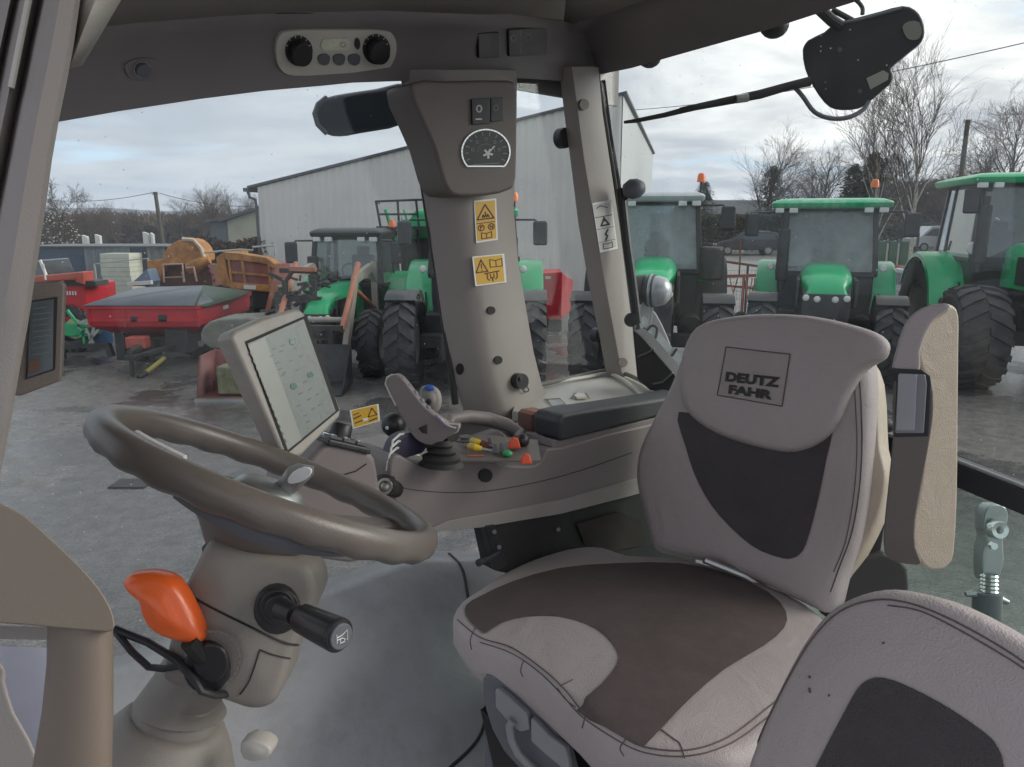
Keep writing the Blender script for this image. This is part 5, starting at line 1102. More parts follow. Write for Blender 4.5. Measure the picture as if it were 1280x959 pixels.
# low far shed and tank
SHd = Thing('shed', 'low pale shed with dark roof beyond the brown hedge', 'building')
Y = 48.; a = atY(284, 276, Y); b = atY(362, 250, Y)
z0 = atY(300, 306, Y).z
SHd.add('gable_wall', MB().prism([V((a.x, Y, 0)), V((b.x + .5, Y, 0)), V((b.x + .5, Y, b.z + .2)), V((a.x, Y, a.z))], V((0, 9, 0))), mat('cream_render', (.40, .40, .31), .8, var=.12, vscale=.8, dirt=.3, dirtcol=(.25, .25, .17), dscale=1))
SHd.add('roof', MB().prism([V((a.x - .4, Y - .3, a.z - .08)), V((b.x + 1, Y - .3, b.z + .3)), V((b.x + 1, Y - .3, b.z + .5)), V((a.x - .4, Y - .3, a.z + .12))], V((0, 10, 0))), E_['roofdark'])
c = atY(258, 278, Y); 
an_ = SHd.add('annex', MB().prism([V((c.x, Y + .5, 0)), V((a.x - .02, Y + .5, 0)), V((a.x - .02, Y + .5, c.z + .1)), V((c.x, Y + .5, c.z))], V((0, 6, 0))), mat('blue_grey_sheet', (.12, .15, .16), .5))
SHd.add('annex_roof', MB().prism([V((c.x - .2, Y + .2, c.z)), V((a.x, Y + .2, c.z + .15)), V((a.x, Y + .2, c.z + .35)), V((c.x - .2, Y + .2, c.z + .15))], V((0, 7, 0))), E_['roofdark'], parent=an_)
SHd.close()
tk_ = Thing('silo', 'small grey silo top poking above the low shed roof', 'silo'); c = atY(334, 262, 60)
tk_.add('silo_body', MB().lathe([(0, 5.6 - 1.2), (.35, 4.3), (.62, 4.05), (.66, 3.9), (.66, 0)], V((c.x, 60, 0)), ZZ, 20), mat('silo_grey', (.25, .29, .31), .4)); tk_.add('silo_lid', MB().cyl(V((c.x, 60, 4.38)), V((c.x, 60, 4.5)), .12, n=10), E_['roofdark']); tk_.close()
# far dark-roofed buildings on the right
FB = Thing('house', 'long low dark-roofed building beyond the car park', 'building'); Y = 92.
a = atY(862, 268, Y); b = atY(962, 268, Y); g = gz(a.x, Y)
FB.add('wall', MB().prism([V((a.x, Y, 0)), V((b.x, Y, 0)), V((b.x, Y, a.z)), V((a.x, Y, a.z))], V((0, 8, 0))), mat('dark_render', (.12, .115, .11), .8)); rt_ = atY(900, 249, Y).z
FB.add('roof', MB().add([V((a.x - .5, Y - .5, a.z)), V((b.x + .5, Y - .5, a.z)), V((b.x + .5, Y + 9, a.z)), V((a.x - .5, Y + 9, a.z)), V((a.x - .5, Y + 4, rt_)), V((b.x + .5, Y + 4, rt_))], [(0, 1, 5, 4), (2, 3, 4, 5), (1, 2, 5), (3, 0, 4), (0, 3, 2, 1)]), mat('slate_roof', (.075, .08, .09), .6))
FB.add('window', MB().box(((a.x + b.x) / 2, Y - .03, a.z - .9), (3, .05, .7)), E_['whitep']); FB.close()
FH = Thing('house', 'small dark house with pointed roof among trees above the left tractor mirror', 'building'); Y = 100.; a = atY(868, 262, Y); b = atY(897, 262, Y); rt_ = atY(880, 243, Y).z
FH.add('wall', MB().prism([V((a.x, Y, 0)), V((b.x, Y, 0)), V((b.x, Y, a.z)), V(((a.x + b.x) / 2, Y, rt_)), V((a.x, Y, a.z))], V((0, 6, 0))), mat('dark_stone', (.08, .075, .08), .8)); FH.add('roof', MB().add([V((a.x - .3, Y - .2, a.z)), V(((a.x + b.x) / 2, Y - .2, rt_ + .15)), V((b.x + .3, Y - .2, a.z)), V((a.x - .3, Y + 6.2, a.z)), V(((a.x + b.x) / 2, Y + 6.2, rt_ + .15)), V((b.x + .3, Y + 6.2, a.z))], [(0, 1, 4, 3), (1, 2, 5, 4)]), mat('slate_roof2', (.06, .062, .07), .6), solid=.1); FH.close()
# ---------------------------------------------------------------- poles and wires
def pole(px, ytop, Y, label, lean=.0, arm=True):
    t_ = atY(px, ytop, Y); t = Thing('telegraph_pole', label, 'pole', 'telegraph poles')
    t.add('pole_shaft', MB().tube([V((t_.x + lean, Y, gz(t_.x, Y) - .2)), V((t_.x, Y, t_.z))], [.14, .10], 10), E_['wood'])
    if arm: t.add('insulator', join(*[MB().cyl(V((t_.x + s, Y, t_.z - .15)), V((t_.x + s, Y, t_.z + .02)), .05, n=8) for s in (-.16, .16)]), E_['greypole'] if 'greypole' in E_ else E_['cladding'])
    t.close(); return V((t_.x, Y, t_.z))
pl1 = pole(194, 240, 42, 'dark wooden telegraph pole leaning slightly beyond the blue container', lean=.25)
pl2 = pole(1210, 150, 36, 'tall dark telegraph pole behind the right green tractor')
pl3 = pole(351, 248, 40, 'thin dark pole against the pale shed beside the warehouse corner', arm=False)
def wire(p, q, sag, label, r=.018):
    pts = [p.lerp(q, i / 24) - ZZ * sag * 4 * (i / 24) * (1 - i / 24) for i in range(25)]
    single('overhead_wire', MB().tube(pts, r, 5), E_['dark'], label, 'wire')
wire(pl1, atY(60, 250, 48), .25, 'thin overhead wire left of the leaning pole', .016)
wire(pl1, atY(345, 256, 44), .35, 'thin overhead wire right of the leaning pole', .016)
wire(atY(1330, 42, 33), atY(785, 138, 60), .5, 'long overhead wire crossing the sky behind the lamp unit', .022)
wire(pl2, atY(1340, 172, 44), .25, 'short wire running right from the tall pole', .022)
wire(pl2 - ZZ * .1, atY(1340, 164, 40), .9, 'lower sagging wire running right from the tall pole', .016)
# ---------------------------------------------------------------- tractors
def tyre_mesh(R, w, rimr, lugs=20, lug_h=.055):
    """tyre around the y axis"""
    h = w / 2
    prof = [(rimr, -h * .72), (rimr + .04, -h * .86), (R * .82, -h * 1.0), (R - .05, -h * .92), (R - .01, -h * .7), (R, -h * .3), (R, h * .3), (R - .01, h * .7), (R - .05, h * .92), (R * .82, h), (rimr + .04, h * .86), (rimr, h * .72)]
    mb = MB().lathe(prof, (0, 0, 0), (0, 1, 0), 44)
    for s in (-1, 1):
        for k in range(lugs):
            a0 = 2 * math.pi * (k + (.5 if s > 0 else 0)) / lugs
            def pt(y, a, r): return V((math.cos(a) * r, y, math.sin(a) * r))
            sk = 2 * math.pi / lugs * .75; th = 2 * math.pi / lugs * .21
            vs = []
            for (y, da, rb) in ((s * h * .02, sk, R - .02), (s * h * .55, sk * .45, R - .02), (s * h * .97, 0, R * .86 if True else R)):
                for dr in (0, lug_h + .01):
                    for q in (-th, th): vs.append(pt(y * (1 if dr else 1), a0 + da + q, (rb + dr) if y != s * h * .97 else (R * .88 + dr * 1.3)))
            mb.add(vs, [(0, 1, 3, 2), (4, 5, 1, 0), (2, 3, 7, 6), (0, 2, 6, 4), (1, 5, 7, 3), (8, 9, 5, 4), (6, 7, 11, 10), (4, 6, 10, 8), (5, 9, 11, 7), (9, 8, 10, 11)])
    return mb
def rim_mesh(r, w):
    h = w / 2; mb = MB().lathe([(r + .01, -h * .74), (r - .02, -h * .66), (r - .05, -h * .3), (r * .62, -h * .1), (r * .3, -h * .18), (0, -h * .18)], (0, 0, 0), (0, 1, 0), 28)
    mb2 = MB().lathe([(r + .01, h * .74), (r - .02, h * .66), (r - .05, h * .3), (r * .62, h * .1), (r * .3, h * .18), (0, h * .18)], (0, 0, 0), (0, 1, 0), 28)
    o = join(mb, mb2)
    for k in range(8):
        a = k * math.pi / 4
        for s in (-1, 1): o = join(o, MB().cyl((math.cos(a) * r * .22, s * h * .16, math.sin(a) * r * .22), (math.cos(a) * r * .22, s * h * .28, math.sin(a) * r * .22), .02, n=6))
    return o
def shift(mb, v): mb.v = [p + V(v) for p in mb.v]; return mb
_wh = {}
def wheel(T, c, R, w, rimr, rimm, steer=0, parent=None):
    key = (R, w, rimr, rimm.name)
    if key not in _wh:
        t = mk('tyre', tyre_mesh(R, w, rimr), E_['tyre'], ang=30); r = mk('rim', rim_mesh(rimr, w), rimm, ang=30)
        _wh[key] = (t.data, r.data); bpy.data.objects.remove(t); bpy.data.objects.remove(r)
    t = bpy.data.objects.new('wheel', _wh[key][0]); COL.objects.link(t); t.parent = T.e; t.location = c; t.rotation_euler = (0, random.uniform(0, 6), steer)
    r = bpy.data.objects.new('rim', _wh[key][1]); COL.objects.link(r); r.parent = t
    return t
def tractor(label, px, Y, face, P, group='green tractors parked facing the yard', name='tractor'):
    """face = compass heading in degrees (180 = towards the camera); local x forward, y left"""
    x = tx(px, Y); h = rad(face); rz = math.atan2(math.cos(h), math.sin(h))
    T = Thing(name, label, 'tractor', group, loc=(x, Y, gz(x, Y)), rz=rz); k_ = P.get('scale', 1.15); T.e.scale = (k_, k_, k_)
    Rr, wr, Rf, wf = P['Rr'], P['wr'], P['Rf'], P['wf']; wb = P['wb']; tr = P['track']; zc = P['cabz']; zr = P['roofz']; cw = P['cabw']; G = P.get('paint', E_['green'])
    hw = P['hoodw']; hz = P['hoodz']; xr0 = 0.
    # local origin: under the rear axle
    tf, trr = tr - P.get('dtf', 0), tr
    for s in (-1, 1):
        wheel(T, (0, s * trr / 2, Rr), Rr, wr, Rr * .52, P['rimm']); wheel(T, (wb, s * tf / 2, Rf), Rf, wf, Rf * .52, P['rimm'], steer=P.get('steer', 0))
    T.add('chassis', join(MB().box((wb / 2, 0, Rf + .1), (wb + .4, .5, .5)), MB().box((0, 0, Rr), (.7, tr - wr, .35)), MB().box((wb, 0, Rf), (.25, tf - wf, .22)), MB().box((wb * .62, 0, Rf + .25), (1.2, hw * .9, .5)), MB().cyl((wb * .35, tr * .32, .75), (wb * .62, tr * .32, .75), .24, n=14), MB().box((wb * .48, -tr * .32, .78), (.8, .35, .55))), E_['dark'], bevel=.02)
    nose = P['nose']
    # bonnet: rounded loft from cab to nose
    def sec(x_, w, z0, z1, cr=.32):
        pts = []; 
        for a in range(0, 181, 15):
            c_, s_ = math.cos(rad(a)), math.sin(rad(a)); pts.append(V((x_, w / 2 * (abs(c_) ** .55) * (1 if c_ > 0 else -1), z0 + (z1 - z0) * (.35 + .65 * s_ ** .6))))
        return [V((x_, w / 2, z0))] + pts + [V((x_, -w / 2, z0))]
    xb = P['xcab1'] - .02
    secs = [sec(xb, hw, hz - .75, hz), sec(xb + (nose - xb) * .5, hw * .96, hz - .75, hz - .04), sec(xb + (nose - xb) * .85, hw * .90, hz - .72, hz - .14), sec(nose - .05, hw * .66, hz - .66, hz - .26), sec(nose + .06, hw * .78, hz - .60, hz - .42)]
    bon = T.add('bonnet', MB().loft(secs), G, ang=40)
    T.add('side_grille', join(*[MB().box(((xb + nose) / 2 + .25, s * (hw / 2 - .005), hz - .45), ((nose - xb) * .62, .05, .46)) for s in (-1, 1)]), E_['dark'], parent=bon, bevel=.015)
    T.add('front_grille', MB().loft([[V((nose + dx, y_, z_)) for y_, z_ in ((-hw * .40, hz - .44), (hw * .40, hz - .44), (hw * .40, hz - 1.15), (-hw * .40, hz - 1.15))] for dx in (-.3, .075)]), E_['dark'], parent=bon, bevel=.02)
    for s in (-1, 1): T.add('side_cheek', MB().loft([[V((x_, s * y_, z_)) for y_, z_ in ((hw * .22, za), (ya, za), (ya, zb2), (hw * .22, zb2))] for x_, ya, za, zb2 in ((nose - .75, hw * .43, hz - .85, hz - .22), (nose - .1, hw * .42, hz - .85, hz - .38), (nose + .02, hw * .38, hz - .85, hz - .48))]), E_['dark'], parent=bon, bevel=.02)
    for s in (-1, 1):
        for k in (0, 1):
            T.add('headlight', MB().lathe([(0, .03), (.045, .02), (.055, 0), (.05, -.03)], (nose + .075, s * (hw * .15 + k * hw * .19), hz - .53 + k * .02), (1, 0, 0), 16), E_['lens'], parent=bon)
    if P.get('weights', True): T.add('front_weight', join(*[MB().box((nose + .25, -.3 + k * .1, Rf + .02), (.4, .085, .38)) for k in range(7)]), E_['dark'], bevel=.015)
    # cab
    x0, x1 = P['xcab0'], P['xcab1']; zb = P.get('belt', zc + .25)
    wb0 = cw; wt = cw * .90
    lower = MB().loft([[V((xx, yy, z)) for xx, yy in ((x0 + .15, -w / 2), (x1, -w / 2), (x1, w / 2), (x0 + .15, w / 2))] for w, z in ((cw * .92, zc - .62), (cw * .98, zc), (cw * .97, zb - .1))])
    T.add('cab_base', lower, E_['cabframe'], bevel=.03)
    fr = MB(); F1 = [(x1, s * wb0 / 2, zb - .1) for s in (-1, 1)]; F2 = [(x1 - .12, s * wt / 2, zr - .12) for s in (-1, 1)]
    B1 = [(x0, s * wb0 / 2, zb - .1) for s in (-1, 1)]; B2 = [(x0 + .1, s * wt / 2, zr - .12) for s in (-1, 1)]; C1 = [(x0 + .55, s * wb0 / 2 * 1.02, zb - .1) for s in (-1, 1)]; C2 = [(x0 + .55, s * wt / 2 * 1.02, zr - .12) for s in (-1, 1)]
    for a, b, w in [(F1[0], F2[0], .09), (F1[1], F2[1], .09), (B1[0], B2[0], .08), (B1[1], B2[1], .08), (C1[0], C2[0], .07), (C1[1], C2[1], .07), (F2[0], F2[1], .12), (B2[0], B2[1], .1), (F1[0], F1[1], .1), (B1[0], B1[1], .1), (F2[0], B2[0], .1), (F2[1], B2[1], .1), (F1[0], B1[0], .08), (F1[1], B1[1], .08)]: fr.bar(a, b, w)
    T.add('cab_frame', fr, E_['cabframe'], bevel=.015)
    gf = P.get('glassf', E_['glassfog']); pn = lambda q, n_: MB().prism([V(k) for k in q], V(n_) * .012)
    T.add('windscreen', pn([F1[0], F1[1], F2[1], F2[0]], (1, 0, 0)), gf)
    T.add('rear_glass', pn([B1[0], B1[1], B2[1], B2[0]], (-1, 0, 0)), E_['glass'])
    for i, s in ((0, -1), (1, 1)):
        d_ = T.add('door', pn([F1[i], C1[i], C2[i], F2[i]], (0, s, 0)), E_['glass']); T.add('handle', MB().bar((x0 + .68, s * (wb0 / 2 + .04), zb + .02), (x0 + .68, s * (wb0 / 2 + .04), zb + .2), .03), E_['cabframe'], parent=d_)
        T.add('side_glass', pn([C1[i], B1[i], B2[i], C2[i]], (0, s, 0)), E_['glass'])
    st_ = T.add('seat', join(MB().box((x0 + .5, 0, zc + .28), (.5, .5, .14)), MB().box((x0 + .28, 0, zc + .62), (.14, .5, .62))), E_['seat'], bevel=.05)
    T.add('headrest', MB().box((x0 + .26, 0, zc + 1.02), (.1, .28, .18)), E_['seat'], parent=st_, bevel=.04)
    T.add('steering_wheel', MB().tube([V((x1 - .35 + .08 * math.sin(a), .19 * math.cos(a), zc + .62 + .17 * math.sin(a))) for a in [k * math.pi / 10 for k in range(20)]], .018, 6, loop=True), E_['cabframe'])
    rx0, rx1 = x0 - .12, x1 + P.get('rover', .18); rw = cw / 2 * P.get('roofk', 1.03)
    def rsec(z, k, dx=0): 
        pts = []
        for sx, sy in ((-1, -1), (1, -1), (1, 1), (-1, 1)):
            cx, cy = (rx0 + rx1) / 2 + sx * ((rx1 - rx0) / 2 * k - .09), sy * (rw * k - .09)
            for q in range(4):
                a = {(-1, -1): 180, (1, -1): 270, (1, 1): 0, (-1, 1): 90}[(sx, sy)] + q * 30; pts.append(V((cx + .09 * math.cos(rad(a)) + dx, cy + .09 * math.sin(rad(a)), z)))
        return pts
    RM = P.get('roofm', E_['greenroof'])
    rf = T.add('roof', MB().loft([rsec(zr - .14, .96), rsec(zr - .11, 1.), rsec(zr - .04, 1.015), rsec(zr - .01, .985), rsec(zr + .035, .86), rsec(zr + .05, .70)]), RM, ang=50)
    T.add('roof_underside', MB().loft([rsec(zr - .17, .9), rsec(zr - .142, .955)]), E_['cabframe'], parent=rf)
    for s in (-1, 1):
        for k in (0, 1):
            T.add('work_light', MB().box((rx1 - .05, s * (rw - .14 - k * .24), zr - .17), (.09, .15, .09)), E_['lens'], parent=rf, bevel=.015)
    # rear fenders
    for s in (-1, 1):
        R1 = Rr + .10; arcs = []; wf_ = wr * .95
        for a in range(P.get('fa0', -5), 158, 8):
            c_, s_ = math.cos(rad(a)), math.sin(rad(a)); yo = s * (trr / 2 + wf_ / 2); yi = s * (cw / 2 * .95)
            arcs.append([V((c_ * R1, yi, Rr + s_ * R1)), V((c_ * R1, yo - s * .05, Rr + s_ * R1)), V((c_ * (R1 - .03), yo, Rr + s_ * (R1 - .03))), V((c_ * (R1 - .10), yo + s * .01, Rr + s_ * (R1 - .10))), V((c_ * (R1 - .1), yo - s * .03, Rr + s_ * (R1 - .1))), V((c_ * (R1 - .04), yi, Rr + s_ * (R1 - .04)))])
        T.add('rear_fender', MB().loft(arcs), P.get('fenderm', G), ang=40)
        if P.get('ffend', True):
            R2 = Rf + .09; arcs = []
            for a in range(58, 160, 9):
                c_, s_ = math.cos(rad(a)), math.sin(rad(a)); yc = s * tf / 2
                arcs.append([V((wb + c_ * R2, yc - wf * .5, Rf + s_ * R2)), V((wb + c_ * R2, yc + wf * .5, Rf + s_ * R2)), V((wb + c_ * (R2 - .04), yc + wf * .5, Rf + s_ * (R2 - .04))), V((wb + c_ * (R2 - .04), yc - wf * .5, Rf + s_ * (R2 - .04)))])
            T.add('front_fender', MB().loft(arcs), E_['cabframe'], ang=40)
        # mirror
        mx, my, mz = x1 + .12, s * (cw / 2 + P.get('mir', .38)), zr - .38
        ar_ = T.add('mirror', MB().box((mx, my, mz - .05), (.09, .25, .42)), E_['cabframe'], bevel=.04)
        T.add('mirror_arm', MB().tube([V((x1 - .1, s * cw / 2 * .92, zr - .2)), V((mx - .02, my - s * .1, zr - .2)), V((mx - .03, my, mz + .1))], .018, 6), E_['cabframe'], parent=ar_)
        if P.get('lamps', True):
            T.add('side_lamp', MB().lathe([(0, .03), (.05, .025), (.06, 0), (.065, -.01), (.05, -.05), (0, -.06)], (x1 + .05, s * (cw / 2 + .12), zb + .02), (1, 0, 0), 16), E_['lens'])
        T.add('step', join(*[MB().box((x1 - .28, s * (cw / 2 + .06), zc - .35 - k * .27), (.35, .22, .03)) for k in range(3)], MB().bar((x1 - .12, s * (cw / 2 + .1), zc - .95), (x1 - .12, s * (cw / 2 + .1), zc + .05), .03)), E_['dark'])
    if P.get('exhaust', True):
        es = P.get('exs', -1)
        ex = T.add('exhaust', MB().tube([V((x1 + .12, es * (cw / 2 - .08), hz - .5)), V((x1 + .12, es * (cw / 2 - .08), zr + P.get('exh', -.1)))], .07, 12), E_['cabframe']); T.add('exhaust_guard', MB().tube([V((x1 + .12, es * (cw / 2 - .08), hz - .35)), V((x1 + .12, es * (cw / 2 - .08), zr - .5))], .11, 12), E_['dark'], parent=ex, bevel=.02)
    if P.get('beacon'):
        s, hh, bx_ = P['beacon']
        bc = T.add('beacon', MB().lathe([(0, .16), (.05, .15), (.07, .10), (.075, .0)], (bx_, s * cw / 2 * .95, zr + hh), (0, 0, 1), 16), E_['beacon']); T.add('beacon_post', MB().cyl((bx_, s * cw / 2 * .95, zr - .05), (bx_, s * cw / 2 * .95, zr + hh), .022, n=8), E_['cabframe'], parent=bc)
    T.add('wiper', MB().tube([V((x1 + .04, -.35, zb - .02)), V((x1 + .04, .25, zb + .07))], .012, 5), E_['cabframe'])
    T.add('steering_console', MB().box((x1 - .12, 0, zb - .05), (.2, .28, .28)), E_['cabframe'], bevel=.06)
    return T
base = dict(Rr=.86, wr=.52, Rf=.62, wf=.44, wb=2.55, track=1.75, cabz=1.25, roofz=2.9, cabw=1.45, hoodw=.80, hoodz=1.80, nose=3.1, xcab0=-.45, xcab1=1.15, rimm=E_['rim'])
def P_(**k): d = dict(base); d.update(k); return d
# middle tractor facing us
T4 = tractor('green tractor facing the camera with faded green roof, directly above the seat backrest', 1034, 17.3, 201, P_(Rr=.90, wr=.5, Rf=.68, wf=.48, roofz=3.02, hoodz=1.92, cabw=1.68, roofk=1.2, hoodw=.92, track=2.0, belt=1.80, cabz=1.3, beacon=(1, .28, -.2), xcab0=-.5, xcab1=1.2, mir=.50, nose=2.9, exs=-1, exh=-.2))
# left-centre tractor behind the narrow pillar
T3 = tractor('green tractor with pale roof and red beacon seen behind the narrow rear pillar', 822, 17.4, 192, P_(Rr=.95, wr=.55, Rf=.70, wf=.50, roofz=3.14, hoodz=2.02, cabw=1.62, hoodw=.86, track=2.15, belt=1.85, cabz=1.35, beacon=(1, .22, .9), roofm=mat('pale_wet_roof', (.42, .45, .46), .25, var=.1), fenderm=E_['dark'], mir=.45, wb=2.7, nose=3.2, exh=-.3, exs=-1))
T3.add('fender_stripe', MB().box((1.0, .86, 1.85), (.1, .30, .62)), E_['green'], bevel=.04)
T3.add('silencer', MB().cyl((1.15, 1.02, 1.6), (1.15, 1.02, 2.2), .22, n=20), E_['dark'], bevel=.05)
# right large tractor
T5 = tractor('large green tractor at the right frame edge with huge lugged tyre and seat visible inside', 1262, 16.2, 193, P_(Rr=1.0, wr=.62, Rf=.80, wf=.74, roofz=3.42, hoodz=2.3, cabw=1.95, hoodw=.95, track=2.45, belt=2.1, cabz=1.55, xcab0=-.7, xcab1=1.2, glassf=E_['glass'], wb=2.35, nose=3.2, roofk=1.15, mir=.14, roofm=E_['green'], rimm=E_['rim'], fa0=-30, ffend=False, exh=-.35, exs=-1, lamps=False))
T5.add('round_badge', MB().lathe([(0, .02), (.09, .018), (.11, 0)], (1.25, -.98, 2.2), (1, -.15, 0), 20), E_['whitep'])
# old loader tractor
T1 = tractor('older green tractor with dark roof, orange beacon and weathered front loader', 450, 17.8, 184, P_(scale=1.1, Rr=.82, wr=.48, Rf=.58, wf=.40, roofz=2.60, hoodz=1.62, cabw=1.42, hoodw=.66, track=1.75, belt=1.62, cabz=1.15, beacon=(1, .06, -.1), roofm=E_['cabframe'], glassf=E_['glass'], ffend=False, mir=.35, exh=-.6, roofk=1.0, rover=.05, lamps=False), name='loader_tractor')
ld = MB()
for s in (-1, 1):
    y = s * .58; P1 = [(1.0, y, 1.5), (1.5, y, 1.9), (2.6, y, 1.75), (3.4, y, .55)]
    lb = MB()
    for a, b in zip(P1, P1[1:]): lb.bar(a, b, .10, .17)
    arm_ = T1.add('loader_arm', lb, E_['loader'], bevel=.01)
    T1.add('loader_ram', join(MB().cyl((1.35, y * 1.02, 1.1), (2.6, y * 1.02, 1.55), .045, n=10), MB().cyl((2.35, y, 2.02), (3.55, y, .95), .05, n=10)), E_['rustred'], parent=arm_)
    T1.add('loader_post', MB().bar((1.2, y, .8), (1.2, y, 2.0), .12), E_['loader'])
T1.add('loader_crossbar', MB().cyl((3.3, -.6, 1.1), (3.3, .6, 1.1), .05, n=10), E_['loader'])
T1.add('loader_carriage', join(MB().box((3.75, 0, .62), (.10, 1.3, .10)), MB().box((3.75, 0, 1.02), (.10, 1.3, .08)), MB().box((3.75, -.45, .8), (.08, .08, .5)), MB().box((3.75, .45, .8), (.08, .08, .5))), E_['dark'])
T1.add('bucket', MB().add([V((3.8, -.8, .75)), V((3.8, .8, .75)), V((3.82, -.8, .10)), V((3.82, .8, .10)), V((4.45, -.8, .02)), V((4.45, .8, .02))], [(0, 1, 3, 2), (2, 3, 5, 4), (0, 2, 4), (1, 5, 3)]), E_['dark'], solid=.03)
# tractor behind the gauge pillar
T2 = tractor('green tractor mostly hidden behind the wide gauge pillar', 596, 16.8, 181, P_(Rr=.92, wr=.5, Rf=.74, wf=.50, roofz=2.88, hoodz=1.9, cabw=1.55, hoodw=.8, track=2.05, belt=1.8, cabz=1.35, beacon=(1, .12, 1.0), nose=3.0, mir=.42, exs=1, exh=.0))
# ---------------------------------------------------------------- high-clearance sprayer with railing
SPt = Thing('crop_sprayer', 'tall green machine with a railed platform behind the loader tractor', 'sprayer')
Y = 18.5
def bx(px0, px1, py0, py1, Y, dep): 
    a = atY(px0, py0, Y); b = atY(px1, py1, Y); return MB().box(((a.x + b.x) / 2, Y + dep / 2, (a.z + b.z) / 2), (abs(b.x - a.x), dep, abs(a.z - b.z)))
SPt.add('tank', bx(500, 575, 262, 300, Y + .3, 2.4), E_['green'], bevel=.12, seg=4)
SPt.add('lower_body', bx(500, 590, 300, 420, Y + .3, 2.4), E_['dark'], bevel=.05)
SPt.add('deck', bx(470, 560, 283, 287, Y - .6, 1.2), E_['dark'])
rl_ = MB(); f = lambda x, y, Yd=0: atY(x, y, Y - .6 + Yd)
for a, b in (((470, 252), (520, 250)), ((520, 250), (560, 249)), ((470, 252), (476, 285)), ((520, 250), (524, 285)), ((497, 251), (499, 285)), ((474, 268), (522, 268)), ((545, 249), (548, 285))): rl_.bar(f(*a), f(*b), .05)
rl_.bar(f(470, 252), f(474, 254, 1.), .05); rl_.bar(f(476, 285), f(478, 285, 1.), .05)
SPt.add('railing', rl_, E_['cabframe'])
SPt.add('white_hopper', MB().loft([[f(x, y, .8) for x, y in ((500, 262), (520, 262), (512, 275), (503, 275))], [f(x, y, 1.1) for x, y in ((500, 262), (520, 262), (512, 275), (503, 275))]]), E_['whitep'])
SPt.add('green_bracket', join(MB().tube([f(482, 262, .2), f(486, 275, .2), f(492, 295, .2), f(500, 305, .2)], .05, 8), MB().tube([f(505, 262, .2), f(512, 285, .2)], .03, 8)), E_['green'])
SPt.add('ladder', join(MB().bar(f(505, 285, .4), f(512, 400, .4), .05), MB().bar(f(522, 285, .4), f(530, 400, .4), .05), *[MB().bar(f(505 + k * .8, 295 + k * 13, .4), f(522 + k * .8, 295 + k * 13, .4), .03) for k in range(8)]), E_['dark'])
for sx in (505, 568):
    c = atY(sx, 385, Y + 1.2); w_ = bpy.data.objects.new('wheel', _wh[list(_wh)[0]][0]); 
    SPt.add('wheel', shift(tyre_mesh(.85, .4, .45), (c.x, Y + 1.2, .85)), E_['tyre'])
SPt.close()
# ---------------------------------------------------------------- red hopper trailer with tarpaulin
HT = Thing('hopper_trailer', 'bright red hopper trailer under a grey tarpaulin', 'trailer')
Y0 = 15.6; zr_ = atY(170, 383, Y0).z; xa, xb_ = atY(108, 380, Y0).x, atY(246, 380, Y0).x; zb_ = atY(170, 424, Y0).z; dp_ = 3.1
def HP(x, y, z): return V((x, y, z))
zm = zr_ - (zr_ - zb_) * .62
ring = lambda z, i, j: [HP(xa + i, Y0 + j, z), HP(xb_ - i, Y0 + j, z), HP(xb_ - i + .03, Y0 + dp_ - j, z), HP(xa + i, Y0 + dp_ - j, z)]
HT.add('hopper', MB().loft([ring(zr_, 0, 0), ring(zr_ - .28, .0, .0), ring(zm, .03, .03), ring(zb_, .42, .5)]), E_['red'], ang=20, bevel=.015)
HT.add('top_rim', MB().loft([ring(zr_ + .01, -.04, -.04), ring(zr_ - .06, -.04, -.04)]), E_['red'], bevel=.01)
HT.add('side_rib', join(*[MB().bar(HP(x, Y0 - .015, zr_ - .05), HP(x, Y0 + .01, zm), .06, .03, up=V((0, 1, 0))) for x in (xa + .02, xa + (xb_ - xa) * .33, xb_ - .02)] + [MB().bar(HP(xa, Y0 - .015, zr_ - .30), HP(xb_, Y0 - .015, zr_ - .30), .03, .04)]), E_['red'])
HT.add('plate', join(MB().box((xa + (xb_ - xa) * .42, Y0 - .02, zm + .16), (.13, .02, .11)), MB().box((xa + (xb_ - xa) * .68, Y0 - .02, zm + .18), (.17, .02, .15))), E_['dark'])
HT.add('reflector', MB().box((xb_ + .02, Y0 + 1.5, zm + .25), (.02, .3, .08)), E_['whitep'])
tz = zr_ + .02; tp1 = atY(140, 352, Y0 + 1.5).z
HT.add('tarpaulin', MB().add([HP(xa - .05, Y0 - .06, tz), HP(xb_ + .04, Y0 - .06, tz), HP(xb_ + .06, Y0 + dp_, tz), HP(xa - .05, Y0 + dp_, tz), HP(xa + .35, Y0 + 1.55, tz + .24), HP(xb_ - .45, Y0 + 1.5, tz + .29), HP(xa + .9, Y0 + .8, tz + .18)], [(0, 1, 5, 6), (0, 6, 4), (6, 5, 4), (4, 5, 2, 3), (3, 0, 4), (1, 2, 5)]), E_['tarp'], ang=20, solid=.015)
HT.add('tarpaulin_end', MB().add([HP(xb_ - .45, Y0 + 1.49, tz + .30), HP(xb_ + .0, Y0 - .07, tz + .02), HP(xb_ + .1, Y0 + .2, tz - .05), HP(xb_ + .16, Y0 + dp_ * .6, tz - .03), HP(xb_ + .1, Y0 + dp_, tz + .02)], [(0, 1, 2), (0, 2, 3), (0, 3, 4)]), E_['tarpgreen'], ang=20, solid=.015)
